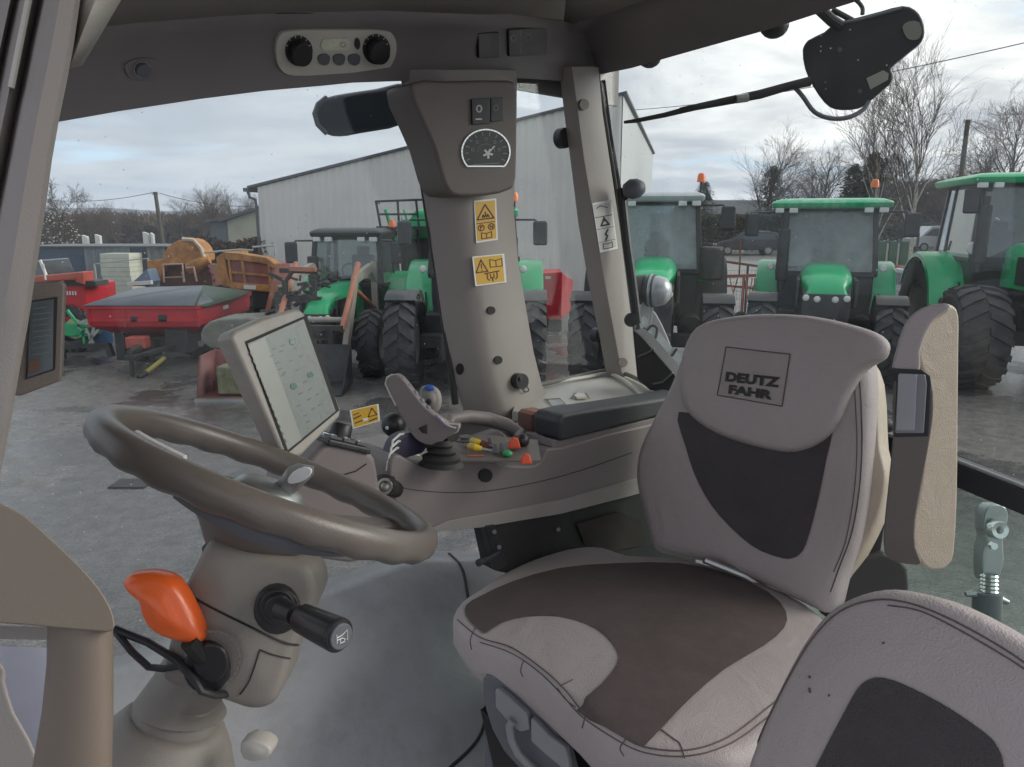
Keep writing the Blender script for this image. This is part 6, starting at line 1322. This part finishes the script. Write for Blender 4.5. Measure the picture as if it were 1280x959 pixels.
HT.add('underframe', join(MB().box(((xa + xb_) / 2, Y0 + 1.5, zb_ - .12), (1.3, 2.2, .2)), MB().bar(HP((xa + xb_) / 2 - .2, Y0 + .6, zb_ - .1), HP((xa + xb_) / 2 + .1, Y0 - .9, .45), .12), MB().bar(HP(xa + .7, Y0 + .4, zb_), HP(xa + .85, Y0 + .3, .3), .1), MB().bar(HP(xa + .8, Y0 + .35, .40), HP(xa + 1.25, Y0 - 1.0, .38), .1), MB().bar(HP(xa + 1.7, Y0 + .35, .45), HP(xa + 1.35, Y0 - 1.0, .38), .1), MB().bar(HP(xa + 1.3, Y0 - .95, .0), HP(xa + 1.3, Y0 - .95, .6), .07), MB().box((xa + 1.75, Y0 + .4, .55), (.5, .5, .5)), MB().box((xa + .45, Y0 + .5, .5), (.22, .4, .8)), MB().box((xa + 1.0, Y0 + .3, zb_ - .25), (.5, .4, .35))), E_['dark'], bevel=.02)
HT.add('red_gearbox', MB().box((xa + 1.05, Y0 - .1, zb_ - .05), (.4, .3, .25)), E_['redfade'], bevel=.03)
for s in (.5, 1.72):
    HT.add('wheel', shift(tyre_mesh(.42, .32, .22, lug_h=.02), (xa + s, Y0 + 1.3, .43)), E_['tyre'])
HT.add('drive_shaft', join(MB().cyl(atY(205, 448, Y0 - .2), atY(180, 468, Y0 - 1.0), .05, n=14)), mat('yellow_guard', (.36, .32, .08), .5, dirt=.6)); HT.add('shaft_end', MB().cyl(atY(183, 466, Y0 - .95), atY(173, 472, Y0 - 1.15), .05, n=10), E_['dark'])
HT.close()
# ---------------------------------------------------------------- grey-beige hood and maroon bucket left of the monitor
BU = Thing('loader_bucket', 'maroon loader bucket standing on the wet yard left of the monitor', 'bucket')
Yb = 12.6; L_ = atY(247, 505, Yb); R_ = atY(306, 505, Yb); tp_ = atY(258, 445, Yb).z
BU.add('bucket_shell', MB().add([V((L_.x + .12, Yb, tp_)), V((L_.x, Yb, .02)), V((R_.x + .3, Yb - .05, .0)), V((R_.x + .3, Yb + .5, .02)), V((L_.x, Yb + .7, .02)), V((L_.x + .12, Yb + .7, tp_)), V((R_.x + .3, Yb + .65, tp_ - .1))], [(0, 1, 4, 5), (1, 2, 3, 4), (5, 4, 3, 6)]), mat('maroon_paint', (.13, .03, .03), .6, var=.3, dirt=.5, dirtcol=(.1, .06, .04)), solid=.04)
BU.add('cutting_edge', MB().box(((L_.x + R_.x) / 2 + .15, Yb - .06, .02), (R_.x - L_.x + .3, .10, .04)), E_['steel'] if 'steel' in E_ else M['steel'])
BU.add('stored_part', MB().box(((L_.x + R_.x) / 2 + .22, Yb + .3, .32), (.62, .4, .5)), mat('olive_part', (.16, .16, .09), .7, var=.4, vscale=8), bevel=.04); BU.close()
GB = Thing('seed_box', 'dirty grey-green rounded machine cover beside the red hopper', 'machine')
GB.add('cover', MB().prism([atY(x, y, 14.2) for x, y in S2([(250, 418), (262, 402), (290, 398), (330, 400), (345, 425), (330, 440), (262, 436)], 2)], V((0, .9, 0))), mat('dirty_sage', (.17, .17, .14), .6, var=.3, dirt=.4), bevel=.05)
GB.add('frame', join(*[MB().bar(atY(x, 436, 14.3), V((atY(x, 436, 14.3).x, 14.3, 0)), .08) for x in (270, 325)], MB().box((atY(295, 440, 14.4).x, 14.5, atY(295, 442, 14.4).z), (1.0, .5, .12))), E_['dark']); GB.close()
# ---------------------------------------------------------------- orange machines
OD = Thing('forage_blower', 'rusty orange machine with a half-round drum guard behind the hopper', 'machine'); Y = 21.
drum = [atY(x, y, Y) for x, y in S2([(203, 334), (204, 318), (213, 306), (228, 299), (242, 300), (253, 311), (257, 326), (240, 331), (220, 330)], 2)]
OD.add('drum_guard', MB().prism(drum, V((0, .7, 0))), E_['rustorange'], bevel=.03)
OD.add('drum_band', MB().tube([atY(x, y, Y - .03) for x, y in ((228, 299), (242, 300), (251, 310), (256, 324))], .06, 6), mat('pale_worn_edge', (.5, .42, .3), .6))
OD.add('left_panel', MB().prism([atY(x, y, Y) for x, y in ((183, 326), (204, 324), (203, 340), (199, 352), (187, 352))], V((0, .5, 0))), E_['rustorange'], bevel=.02)
OD.add('chute', MB().tube([atY(238, 336, Y), atY(250, 330, Y - .1), atY(262, 325, Y - .1)], [.2, .18, .1], 10), E_['rustorange'])
OD.add('body', MB().prism([atY(x, y, Y + .3) for x, y in ((200, 330), (262, 332), (266, 358), (200, 358))], V((0, 1.0, 0))), mat('dark_rust', (.12, .05, .03), .7, var=.3))
OD.add('pink_frame', join(MB().tube([atY(x, y, Y - .4) for x, y in ((205, 353), (204, 331), (228, 330), (230, 353))], .03, 6), MB().tube([atY(x, y, Y - .4) for x, y in ((233, 335), (242, 334), (246, 352))], .03, 6), MB().bar(atY(205, 347, Y - .4), atY(229, 346, Y - .4), .03)), mat('faded_pink_steel', (.45, .30, .25), .6))
OD.add('spring', MB().tube([atY(260 + k * 1.2 + (k % 2) * 2, 332 + k * 3.4, Y - .1) for k in range(7)], .035, 6), mat('purple_spring', (.25, .08, .12), .5))
OD.add('chassis', join(MB().bar(atY(190, 358, Y + .3), V((atY(190, 358, Y + .3).x, Y + .3, 0)), .15), MB().bar(atY(262, 358, Y + .3), V((atY(262, 358, Y).x, Y + .3, 0)), .15)), E_['dark']); OD.close()
OT = Thing('manure_spreader', 'rusty orange trailer with red slatted side right of the hopper', 'trailer'); Y = 19.5
OT.add('front_board', MB().prism([atY(x, y, Y) for x, y in ((270, 322), (280, 315), (284, 340), (290, 360), (278, 358), (272, 345))], V((0, 1.8, 0))), E_['rustorange'], bevel=.02)
OT.add('top_rail', MB().prism([atY(x, y, Y - .05) for x, y in ((278, 315), (300, 317), (332, 322), (344, 330), (342, 336), (330, 330), (300, 326), (282, 325))], V((0, .5, 0))), E_['rustorange'], bevel=.02)
sp_ = OT.add('side_panel', MB().prism([atY(x, y, Y + .02) for x, y in ((284, 324), (340, 332), (343, 358), (288, 354))], V((0, 1.6, 0))), mat('maroon_side', (.25, .07, .06), .6, var=.2, dirt=.2))
OT.add('side_slat', join(*[MB().bar(atY(a, b, Y - .02), atY(c, d, Y - .02), .09, .05) for a, b, c, d in ((286, 324, 290, 354), (303, 326, 307, 355), (336, 331, 338, 357))], MB().bar(atY(286, 340, Y - .02), atY(341, 345, Y - .02), .05)), E_['rustorange'], parent=sp_)
lr_ = OT.add('lower_rail', MB().prism([atY(x, y, Y - .06) for x, y in ((286, 353), (344, 357), (343, 366), (288, 361))], V((0, .3, 0))), E_['rustorange'], bevel=.02)
OT.add('name_plate', MB().prism([atY(x, y, Y - .065) for x, y in ((305, 356), (320, 357), (320, 362), (305, 361))], V((0, -.01, 0))), E_['whitep'], parent=lr_)
OT.add('support_leg', MB().bar(atY(349, 330, Y - .3), atY(333, 395, Y - .5), .10), E_['rustred'])
OT.add('pipe_rail', MB().tube([atY(x, y, Y - .1) for x, y in ((255, 316), (300, 312), (316, 313), (316, 309), (343, 307), (344, 320))], .025, 6), mat('grey_pipe', (.4, .4, .38), .5))
OT.add('underbody', MB().prism([atY(x, y, Y + .2) for x, y in ((292, 360), (340, 365), (338, 384), (296, 384))], V((0, 1.4, 0))), E_['dark'])
for sx in (302, 330): c = atY(sx, 385, Y + .6); OT.add('wheel', shift(tyre_mesh(.5, .35, .26, lug_h=.02), (c.x, Y + .6, .5)), E_['tyre'])
OT.close()
BT = Thing('front_linkage', 'dark tangle of implement frame in front of the loader tractor', 'implement'); Y = 14.6; rnd = random.Random(9)
mb = MB()
for k in range(26):
    x = rnd.uniform(352, 398); y = rnd.uniform(345, 400); mb.bar(atY(x, y, Y + rnd.uniform(-.2, .2)), atY(x + rnd.uniform(-16, 16), y + rnd.uniform(-10, 14), Y + rnd.uniform(-.2, .2)), rnd.uniform(.03, .07))
BT.add('tine_bars', mb, E_['dark'])
BT.add('cross_beam', join(MB().bar(atY(350, 338, Y), atY(402, 340, Y), .09), MB().bar(atY(350, 372, Y), atY(402, 375, Y), .12), MB().bar(atY(356, 350, Y), V((atY(356, 420, Y).x, Y, 0)), .1), MB().bar(atY(392, 350, Y), V((atY(392, 420, Y).x, Y, 0)), .1)), E_['dark'])
BT.add('rust_beam', MB().bar(atY(362, 336, Y - .1), atY(395, 337, Y - .1), .08), E_['rustred']); BT.close()
# ---------------------------------------------------------------- red telehandler and green mower far left
TH = Thing('telehandler', 'red telescopic handler with dark cab behind the small display', 'telehandler'); Y = 17.5
bm1 = TH.add('boom', MB().prism([atY(x, y, Y) for x, y in ((36, 346), (80, 342), (98, 340), (104, 342), (104, 350), (60, 352), (36, 356))], V((0, .4, 0))), mat('faded_orange_red', (.45, .09, .055), .5, var=.15), bevel=.03)
TH.add('boom_head', MB().prism([atY(x, y, Y - .02) for x, y in ((94, 341), (104, 340), (105, 356), (94, 353))], V((0, .45, 0))), E_['redfade'], parent=bm1, bevel=.02)
TH.add('engine_cover', MB().prism([atY(x, y, Y + .1) for x, y in ((60, 352), (106, 356), (108, 385), (100, 402), (60, 402))], V((0, 1.4, 0))), E_['red'], bevel=.05)
TH.add('dark_band', MB().prism([atY(x, y, Y + .05) for x, y in ((80, 350), (118, 352), (120, 358), (80, 357))], V((0, .6, 0))), E_['dark'])
TH.add('cab_body', MB().prism([atY(x, y, Y + .5) for x, y in ((34, 326), (50, 325), (58, 345), (58, 390), (34, 390))], V((0, 1.2, 0))), E_['glass'], bevel=.03)
TH.add('cab_post', join(MB().bar(atY(50, 325, Y + .45), atY(58, 345, Y + .45), .05), MB().bar(atY(54, 330, Y - .1), atY(57, 350, Y - .1), .03)), E_['whitep'])
lt_ = MB()
for k in range(4): lt_ = join(lt_, bx(83 + k * 3.4, 85.3 + k * 3.4, 364, 369, Y + .085, .01))
TH.add('side_lettering', lt_, E_['whitep'])
for sx, dY in ((88, .2), (45, .2)): c = atY(sx, 395, Y + dY); TH.add('wheel', shift(tyre_mesh(.55, .4, .3), (c.x, Y + dY, .56)), E_['tyre'])
c = atY(91, 397, Y - .05); TH.add('wheel_hub', MB().lathe([(0, .04), (.12, .04), (.24, 0)], V((c.x, Y - .02, .58)), (0, -1, 0), 20), mat('pale_green_hub', (.25, .36, .16), .5)); TH.close()
GM = Thing('mower', 'green implement with black drawbar in front of the red telehandler', 'implement'); Y = 16.2
GM.add('green_guard', MB().prism([atY(x, y, Y) for x, y in S2([(78, 408), (96, 405), (102, 410), (100, 420), (80, 420)], 2)], V((0, .5, 0))), E_['green'], bevel=.03)
GM.add('green_bars', join(*[MB().bar(atY(a, b, Y - .1), atY(c, d, Y - .1), .05) for a, b, c, d in ((80, 406, 122, 408), (95, 410, 118, 422), (104, 408, 106, 432), (100, 420, 128, 415), (84, 388, 100, 408))]), E_['green'])
GM.add('grey_parts', join(*[MB().bar(atY(a, b, Y - .15), atY(c, d, Y - .15), .06) for a, b, c, d in ((108, 410, 118, 430), (112, 424, 124, 412), (98, 404, 110, 400), (118, 410, 112, 434))]), M['steel'])
GM.add('drawbar', join(MB().bar(atY(76, 434, Y - .2), atY(136, 431, Y - .2), .09), MB().bar(atY(134, 430, Y - .2), atY(140, 446, Y - .2), .12), MB().bar(atY(80, 434, Y - .2), atY(80, 448, Y - .2), .07)), E_['dark']); GM.close()
# ---------------------------------------------------------------- containers, boards, posts
CT = Thing('container', 'long low blue-grey corrugated container behind the red telehandler', 'container'); Y = 23.
a = atY(30, 312, Y); b = atY(206, 308, Y); ztop = atY(120, 309, Y).z
s1_ = atY(103, 310, Y).x; s2_ = atY(162, 310, Y).x; s3_ = atY(182, 310, Y).x
def rib2(x0, x1, z, Y, step=.22): return ribwall(V((x0, Y, 0)), V((x1, Y, 0)), z, z, step, .035)
CT.add('blue_panel', MB().box(((a.x + s1_) / 2, Y + .04, ztop / 2), (s1_ - a.x, .08, ztop)), mat('slate_blue_panel', (.055, .085, .125), .5, var=.12))
CT.add('ribbed_panel', rib2(s1_, s2_, ztop, Y + .02), mat('ribbed_grey_blue', (.20, .23, .25), .5, var=.12), ang=20)
CT.add('dark_door', MB().box(((s2_ + s3_) / 2, Y + .04, ztop / 2), (s3_ - s2_, .08, ztop)), mat('dark_blue_door', (.045, .06, .10), .5))
CT.add('ribbed_panel', rib2(s3_, b.x, ztop, Y + .02), mat('ribbed_grey_blue2', (.19, .21, .22), .5, var=.12), ang=20)
CT.add('container_body', MB().box(((a.x + b.x) / 2, Y + 1.3, ztop / 2 - .02), (b.x - a.x - .02, 2.4, ztop - .04)), E_['roofdark'])
CT.add('roof_edge', MB().box(((a.x + b.x) / 2, Y + 1.2, ztop + .02), (b.x - a.x + .2, 2.6, .04)), mat('pale_roof_edge', (.12, .12, .12), .5)); CT.close()
PB = Thing('board_stack', 'tall stack of pale boards leaning against the blue-grey container', 'stack'); Yp = 22.2; rnd = random.Random(2)
st0 = MB(); zt0 = atY(145, 317, Yp).z; xa_, xb2 = atY(128, 340, Yp).x, atY(164, 340, Yp).x
for k in range(16):
    z = zt0 * (k + .5) / 16; st0 = join(st0, MB().box(((xa_ + xb2) / 2 + rnd.uniform(-.02, .02) - (k / 16) * .04, Yp + .4, z), (xb2 - xa_, .8, zt0 / 16 * .95)))
PB.add('boards', st0, mat('pale_boards', (.55, .56, .47), .7, var=.1)); PB.close()
FR = Thing('pipe_rail', 'thin grey pipe rail in front of the pale board stack', 'rail'); FR.add('rails', join(MB().bar(atY(118, 330, 21.8), atY(185, 323, 21.8), .035), MB().bar(atY(118, 330, 21.8), V((atY(118, 330, 21.8).x, 21.8, 0)), .04), MB().bar(atY(185, 323, 21.8), V((atY(185, 323, 21.8).x, 21.8, 0)), .04)), mat('grey_rail', (.4, .4, .38), .5)); FR.close()
for i, (x, y0, y1, w, lb) in enumerate(((105, 294, 309, 6, 'white blocky post left of the container centre'), (121, 293, 309, 6, 'rounded white post above the container centre'), (181, 290, 309, 6, 'wide white post above the container near the pole'), (189, 291, 308, 3, 'narrow white post right beside the pole foot'))):
    Y = 27.; single('white_post', MB().prism([V((atY(x - w / 2, y1, Y).x, Y, 0)), V((atY(x + w / 2, y1, Y).x, Y, 0)), V((atY(x + w / 2, y0, Y).x, Y, atY(x, y0 + 2, Y).z)), V((atY(x - w / 2, y0, Y).x, Y, atY(x, y0, Y).z))], V((0, .15, 0))), E_['whitep'], lb, 'post', 'white posts behind the container')
bs2 = Thing('barrel', 'blue and white drum tucked between telehandler and hopper', 'barrel'); c = atY(119, 376, 18.6)
bs2.add('drum', MB().lathe([(0, .95), (.28, .93), (.3, .9), (.3, .6), (.31, .58), (.3, .3), (.3, .05), (0, .04)], V((c.x, 18.6, 0)), ZZ, 20), mat('drum_blue', (.06, .16, .34), .5)); bs2.add('drum_lid', MB().cyl(V((c.x, 18.6, .93)), V((c.x, 18.6, .98)), .24, n=16), E_['whitep']); bs2.close()
BS = Thing('tarp_heap', 'blue-grey sheet of tarpaulin sloping behind the hopper', 'tarpaulin')
BS.add('sheet', MB().prism([atY(x, y, 19.8) for x, y in ((164, 354), (184, 336), (190, 352), (186, 358), (164, 358))], V((0, .5, 0))), mat('blue_sheet', (.12, .17, .25), .5), bevel=.02); BS.add('white_edge', MB().bar(atY(160, 355, 19.7), atY(190, 353, 19.7), .1), E_['whitep']); BS.close()
RT_ = Thing('feed_wagon', 'red sheet-metal wagon box against the warehouse beside the gauge pillar', 'wagon'); Y = 21.
a = atY(672, 342, Y); b = atY(703, 340, Y); e_ = atY(718, 352, Y)
RT_.add('wagon_box', MB().prism([V((a.x, Y, .35)), V((b.x, Y, .35)), V((b.x, Y, b.z)), V((a.x, Y, a.z))], V((0, 1.6, 0))), E_['red'], bevel=.02)
RT_.add('side_wing', MB().prism([V((b.x, Y + .05, .4)), V((e_.x, Y + .6, .5)), V((e_.x, Y + .6, e_.z)), V((b.x, Y + .05, b.z - .05))], V((0, .8, 0))), mat('deep_red', (.33, .02, .03), .45), bevel=.01)
RT_.add('emblem', MB().box((atY(685, 347, Y).x, Y - .02, atY(685, 347, Y).z), (.16, .02, .08)), mat('cream_mark', (.6, .5, .35), .6)); RT_.add('skid', MB().box(((a.x + b.x) / 2, Y + .5, .2), (b.x - a.x, 1.2, .3)), E_['dark']); RT_.close()
# ---------------------------------------------------------------- mesh fence, tedder, parked cars on the right
FE = Thing('mesh_fence', 'wire mesh fence with thin posts between the tractors', 'fence'); Y = 24.
fx0, fx1 = tx(895, Y), tx(1160, Y); fzt = atY(930, 318, Y).z; g = gz(fx0, Y); m_ = MB()
n = 60
for i in range(n + 1):
    x = fx0 + (fx1 - fx0) * i / n; m_.bar((x, Y, g), (x, Y, g + 1.55), .008)
for k in range(12): z = g + .1 + k * .13; m_.bar((fx0, Y, z), (fx1, Y, z), .008)
FE.add('mesh', m_, M['steel'])
for px in (938, 1149, 1040): x = tx(px, Y); FE.add('fence_post', MB().bar((x, Y, g - .1), (x, Y, g + (1.75 if px != 1149 else 2.7)), .06), E_['dark'])
FE.close()
TD = Thing('tedder', 'faded red hay tedder standing by the mesh fence', 'implement'); Y = 22.; rnd = random.Random(4); tt = MB()
tt.bar(atY(893, 346, Y), atY(958, 344, Y), .09); tt.bar(atY(898, 356, Y), atY(955, 362, Y), .06); tt.bar(atY(930, 345, Y), V((atY(930, 345, Y).x, Y, .2)), .07)
for k in range(16): x = rnd.uniform(895, 952); tt.bar(atY(x, 348, Y), atY(x + rnd.uniform(-9, 9), 374, Y + rnd.uniform(-.4, .4)), .025)
TD.add('frame', tt, mat('pinkish_red_paint', (.33, .11, .09), .6, dirt=.3))
TD.add('rust_arm', join(MB().bar(atY(899, 326, Y), atY(948, 333, Y), .07), MB().bar(atY(926, 300, Y), atY(924, 345, Y), .035), MB().bar(atY(899, 324, Y), atY(899, 332, Y), .05)), mat('rust_arm', (.2, .08, .05), .7))
for px in (905, 925, 950): c = atY(px, 372, Y); TD.add('rotor_wheel', shift(tyre_mesh(.24, .14, .12, 10, .01), (c.x, Y - .2, .25)), E_['tyre'])
TD.close()
def car(label, cat, name, px, Y, rz, L, W, Hh, paint, zoff=0, van=False):
    x = tx(px, Y); T = Thing(name, label, cat, loc=(x, Y, gz(x, Y) + zoff), rz=rz)
    if not van: prof = [(-L / 2, .35), (-L / 2 + .02, Hh * .55), (-L / 2 + .12, Hh * .62), (-L / 2 + .35, Hh * .95), (-L / 2 + .8, Hh), (L * .06, Hh * .99), (L * .22, Hh * .68), (L * .42, Hh * .58), (L / 2 - .05, Hh * .48), (L / 2, .38)]
    else: prof = [(-L / 2, .35), (-L / 2, Hh * .97), (-L / 2 + .1, Hh), (L * .22, Hh), (L * .36, Hh * .62), (L / 2 - .05, Hh * .5), (L / 2, .38)]
    T.add('body', MB().loft([[V((a, -W / 2 * k, z)) for a, z in prof] for k in (1.,)] + [[V((a, W / 2, z)) for a, z in prof]]), paint, bevel=.06, seg=3)
    gl_ = M['screendark']
    for s in (-1, 1):
        T.add('side_window', MB().prism([V((a, s * (W / 2 + .004), z)) for a, z in ([(-L / 2 + .35, Hh * .66), (-L / 2 + .5, Hh * .9), (L * .05, Hh * .93), (L * .18, Hh * .68)] if not van else [(L * .1, Hh * .62), (L * .1, Hh * .9), (L * .2, Hh * .9), (L * .32, Hh * .63)])], V((0, s * .012, 0))), gl_)
        for xx in (-L * .31, L * .31):
            w = T.add('wheel', MB().lathe([(.0, .09), (.33, .09), (.34, .06), (.34, -.1), (0, -.1)], (xx, s * (W / 2 - .06), .34), (0, s, 0), 22), E_['tyre']); T.add('rim', MB().lathe([(0, .105), (.1, .11), (.21, .10), (.22, .09)], (xx, s * (W / 2 - .06), .34), (0, s, 0), 16), E_['rim'], parent=w)
    T.add('windscreen', MB().prism([V((L * .075, -W * .42, Hh * .95)), V((L * .075, W * .42, Hh * .95)), V((L * .215, W * .44, Hh * .70)), V((L * .215, -W * .44, Hh * .70))], V((.015, 0, .02))), gl_)
    T.add('roof_rail', join(*[MB().bar((-L * .32, s * W * .42, Hh + .03), (0, s * W * .42, Hh + .03), .04) for s in (-1, 1)]), E_['rim'])
    for s in (-1, 1): T.add('headlight', MB().box((L / 2 - .03, s * W * .36, Hh * .46), (.08, .3, .12)), E_['lens'], bevel=.02)
    return T
car('dark parked SUV on the pale tarmac behind the tractors', 'car', 'parked_car', 934, 56, rad(172), 4.6, 1.85, 1.7, mat('dark_car_paint', (.02, .022, .028), .25, coat=.5))
car('pale parked van behind the grass strip right of the birch', 'van', 'parked_van', 1176, 58, rad(175), 4.8, 1.9, 1.9, mat('pale_van_paint', (.5, .52, .55), .3, coat=.4), van=True)
car('silvery blue car half hidden left of the large right tractor', 'car', 'parked_car', 1186, 23, rad(262), 4.3, 1.8, 1.55, mat('silver_blue_paint', (.36, .42, .50), .25, coat=.5))
cs = Thing('crate_row', 'row of small green and white crates with an orange plank behind the middle tractor', 'crates'); Y = 40.
cs.add('green_crates', join(*[MB().box((tx(1103 + k * 14, Y), Y, gz(tx(1103, Y), Y) + .9), (.42, .5, 1.5)) for k in range(3)]), mat('dark_green_crate', (.03, .09, .05), .6)); cs.add('white_gaps', join(*[MB().box((tx(1110 + k * 14, Y), Y + .05, gz(tx(1110, Y), Y) + .8), (.14, .4, 1.5)) for k in range(3)]), E_['whitep']); cs.add('orange_plank', MB().box((tx(1115, Y), Y - .4, gz(tx(1115, Y), Y) + .25), (1.9, .3, .35)), mat('orange_brown_plank', (.4, .13, .05), .6)); cs.close()
# ---------------------------------------------------------------- leaves / debris drain grate
dg = Thing('drain_grate', 'dark iron drain grate in the wet asphalt beyond the wheel', 'grate'); c0g = atY(165, 605, 1); dr = ray(165, 605); tg = -H / dr.z; cg = CAM + dr * tg
dg.add('grate_frame', MB().box((cg.x, cg.y, .008), (.42, .3, .012)), E_['dark']); dg.add('grate_bars', join(*[MB().box((cg.x - .18 + k * .045, cg.y, .012), (.02, .26, .008)) for k in range(9)]), E_['dark']); dg.close()
# =================================================================== LIGHT, SKY, CAMERA
SUN_AZ, SUN_EL = 88., 27.
w = bpy.data.worlds.new('World'); S.world = w; w.use_nodes = True; nt = w.node_tree; N = nt.nodes; L = nt.links
bg = N['Background']; bg.inputs[1].default_value = 0.10
sky = N.new('ShaderNodeTexSky'); sky.sky_type = 'NISHITA'; sky.sun_disc = False; sky.sun_elevation = rad(SUN_EL); sky.sun_rotation = rad(SUN_AZ); sky.air_density = 1.2; sky.dust_density = 2.
tc = N.new('ShaderNodeTexCoord'); sp = N.new('ShaderNodeSeparateXYZ'); L.new(tc.outputs['Generated'], sp.inputs[0])
def math_(op, a, b=None, clamp=False):
    m = N.new('ShaderNodeMath'); m.operation = op; m.use_clamp = clamp
    for i, q in enumerate((a, b)):
        if q is None: continue
        if isinstance(q, (int, float)): m.inputs[i].default_value = q
        else: L.new(q, m.inputs[i])
    return m.outputs[0]
zz = math_('MAXIMUM', sp.outputs[2], 0.0); den = math_('ADD', zz, .10)
cx = math_('DIVIDE', sp.outputs[0], den); cy = math_('DIVIDE', sp.outputs[1], den)
cb_ = N.new('ShaderNodeCombineXYZ'); L.new(cx, cb_.inputs[0]); L.new(cy, cb_.inputs[1])
def noise(scale, det=8, rough=.55, dist=.3, off=0):
    n = N.new('ShaderNodeTexNoise'); n.inputs['Scale'].default_value = scale; n.inputs['Detail'].default_value = det; n.inputs['Roughness'].default_value = rough; n.inputs['Distortion'].default_value = dist
    mp = N.new('ShaderNodeMapping'); mp.inputs['Location'].default_value = (off, off * .7, off * .3); L.new(cb_.outputs[0], mp.inputs[0]); L.new(mp.outputs[0], n.inputs[0]); return n.outputs[0]
def mr(o, a, b, c=0., d=1., sm=True):
    q = N.new('ShaderNodeMapRange'); q.interpolation_type = 'SMOOTHSTEP' if sm else 'LINEAR'
    q.inputs[1].default_value = a; q.inputs[2].default_value = b; q.inputs[3].default_value = c; q.inputs[4].default_value = d; L.new(o, q.inputs[0]); return q.outputs[0]
cover = mr(noise(.55, off=3.1), .30, .45); shade = mr(noise(.8, off=9.7, rough=.6), .35, .68)
sd = azd(58, 30)
dt = N.new('ShaderNodeVectorMath'); dt.operation = 'DOT_PRODUCT'; L.new(tc.outputs['Generated'], dt.inputs[0]); dt.inputs[1].default_value = sd
glow = mr(dt.outputs['Value'], .35, 1.0, 0, 1)
def mix(f, a, b):
    m = N.new('ShaderNodeMix'); m.data_type = 'RGBA'
    if isinstance(f, float): m.inputs[0].default_value = f
    else: L.new(f, m.inputs[0])
    for i, q in ((6, a), (7, b)):
        if isinstance(q, tuple): m.inputs[i].default_value = (*q, 1)
        else: L.new(q, m.inputs[i])
    return m.outputs[2]
dark = mix(glow, (2.35, 2.5, 2.85), (2.9, 2.85, 3.05)); light = mix(glow, (3.3, 3.35, 3.6), (7.4, 7.0, 6.7))
cloud = mix(shade, dark, light)
allc = mix(cover, mix(.85, sky.outputs[0], (3.0, 3.9, 5.1)), cloud)
L.new(allc, bg.inputs[0])
sun = bpy.data.lights.new('sun', 'SUN'); sun.energy = 1.0; sun.angle = rad(38); sun.color = (1, .95, .88)
so_ = bpy.data.objects.new('sun', sun); COL.objects.link(so_); so_.rotation_euler = azd(SUN_AZ, SUN_EL).to_track_quat('Z', 'Y').to_euler()
cd = bpy.data.cameras.new('camera'); cd.sensor_width = 36; cd.lens = 36 * FP / 1280; cd.clip_start = .02; cd.clip_end = 4000
co = bpy.data.objects.new('camera', cd); COL.objects.link(co); co.location = CAM; co.rotation_euler = (math.pi / 2 - PITCH, 0, 0); S.camera = co
S.view_settings.view_transform = 'Standard'; S.view_settings.look = 'None'; S.view_settings.gamma = 1; S.view_settings.exposure = 1.42; S.view_settings.use_curve_mapping = False
S.cycles.max_bounces = 10; S.cycles.transparent_max_bounces = 24; S.cycles.diffuse_bounces = 5; S.cycles.glossy_bounces = 4
S.cycles.use_denoising = True
# haze: the damp winter air of the valley
hz_ = MB().prism([V((-1000, -80, -1.2)), V((1000, -80, -1.2)), V((1000, 1200, -1.2)), V((-1000, 1200, -1.2))], V((0, 0, 60)))
hm = bpy.data.materials.new('haze_air'); hm.use_nodes = True; n_ = hm.node_tree; n_.nodes.remove(n_.nodes['Principled BSDF'])
pv_ = n_.nodes.new('ShaderNodeVolumePrincipled'); pv_.inputs['Color'].default_value = (.78, .86, 1, 1); pv_.inputs['Density'].default_value = .0006; n_.links.new(pv_.outputs[0], n_.nodes['Material Output'].inputs['Volume'])
ho_ = mk('haze', hz_, hm); ho_['kind'] = 'stuff'; ho_['label'] = 'pale damp air fading the far hills'; ho_['category'] = 'haze'
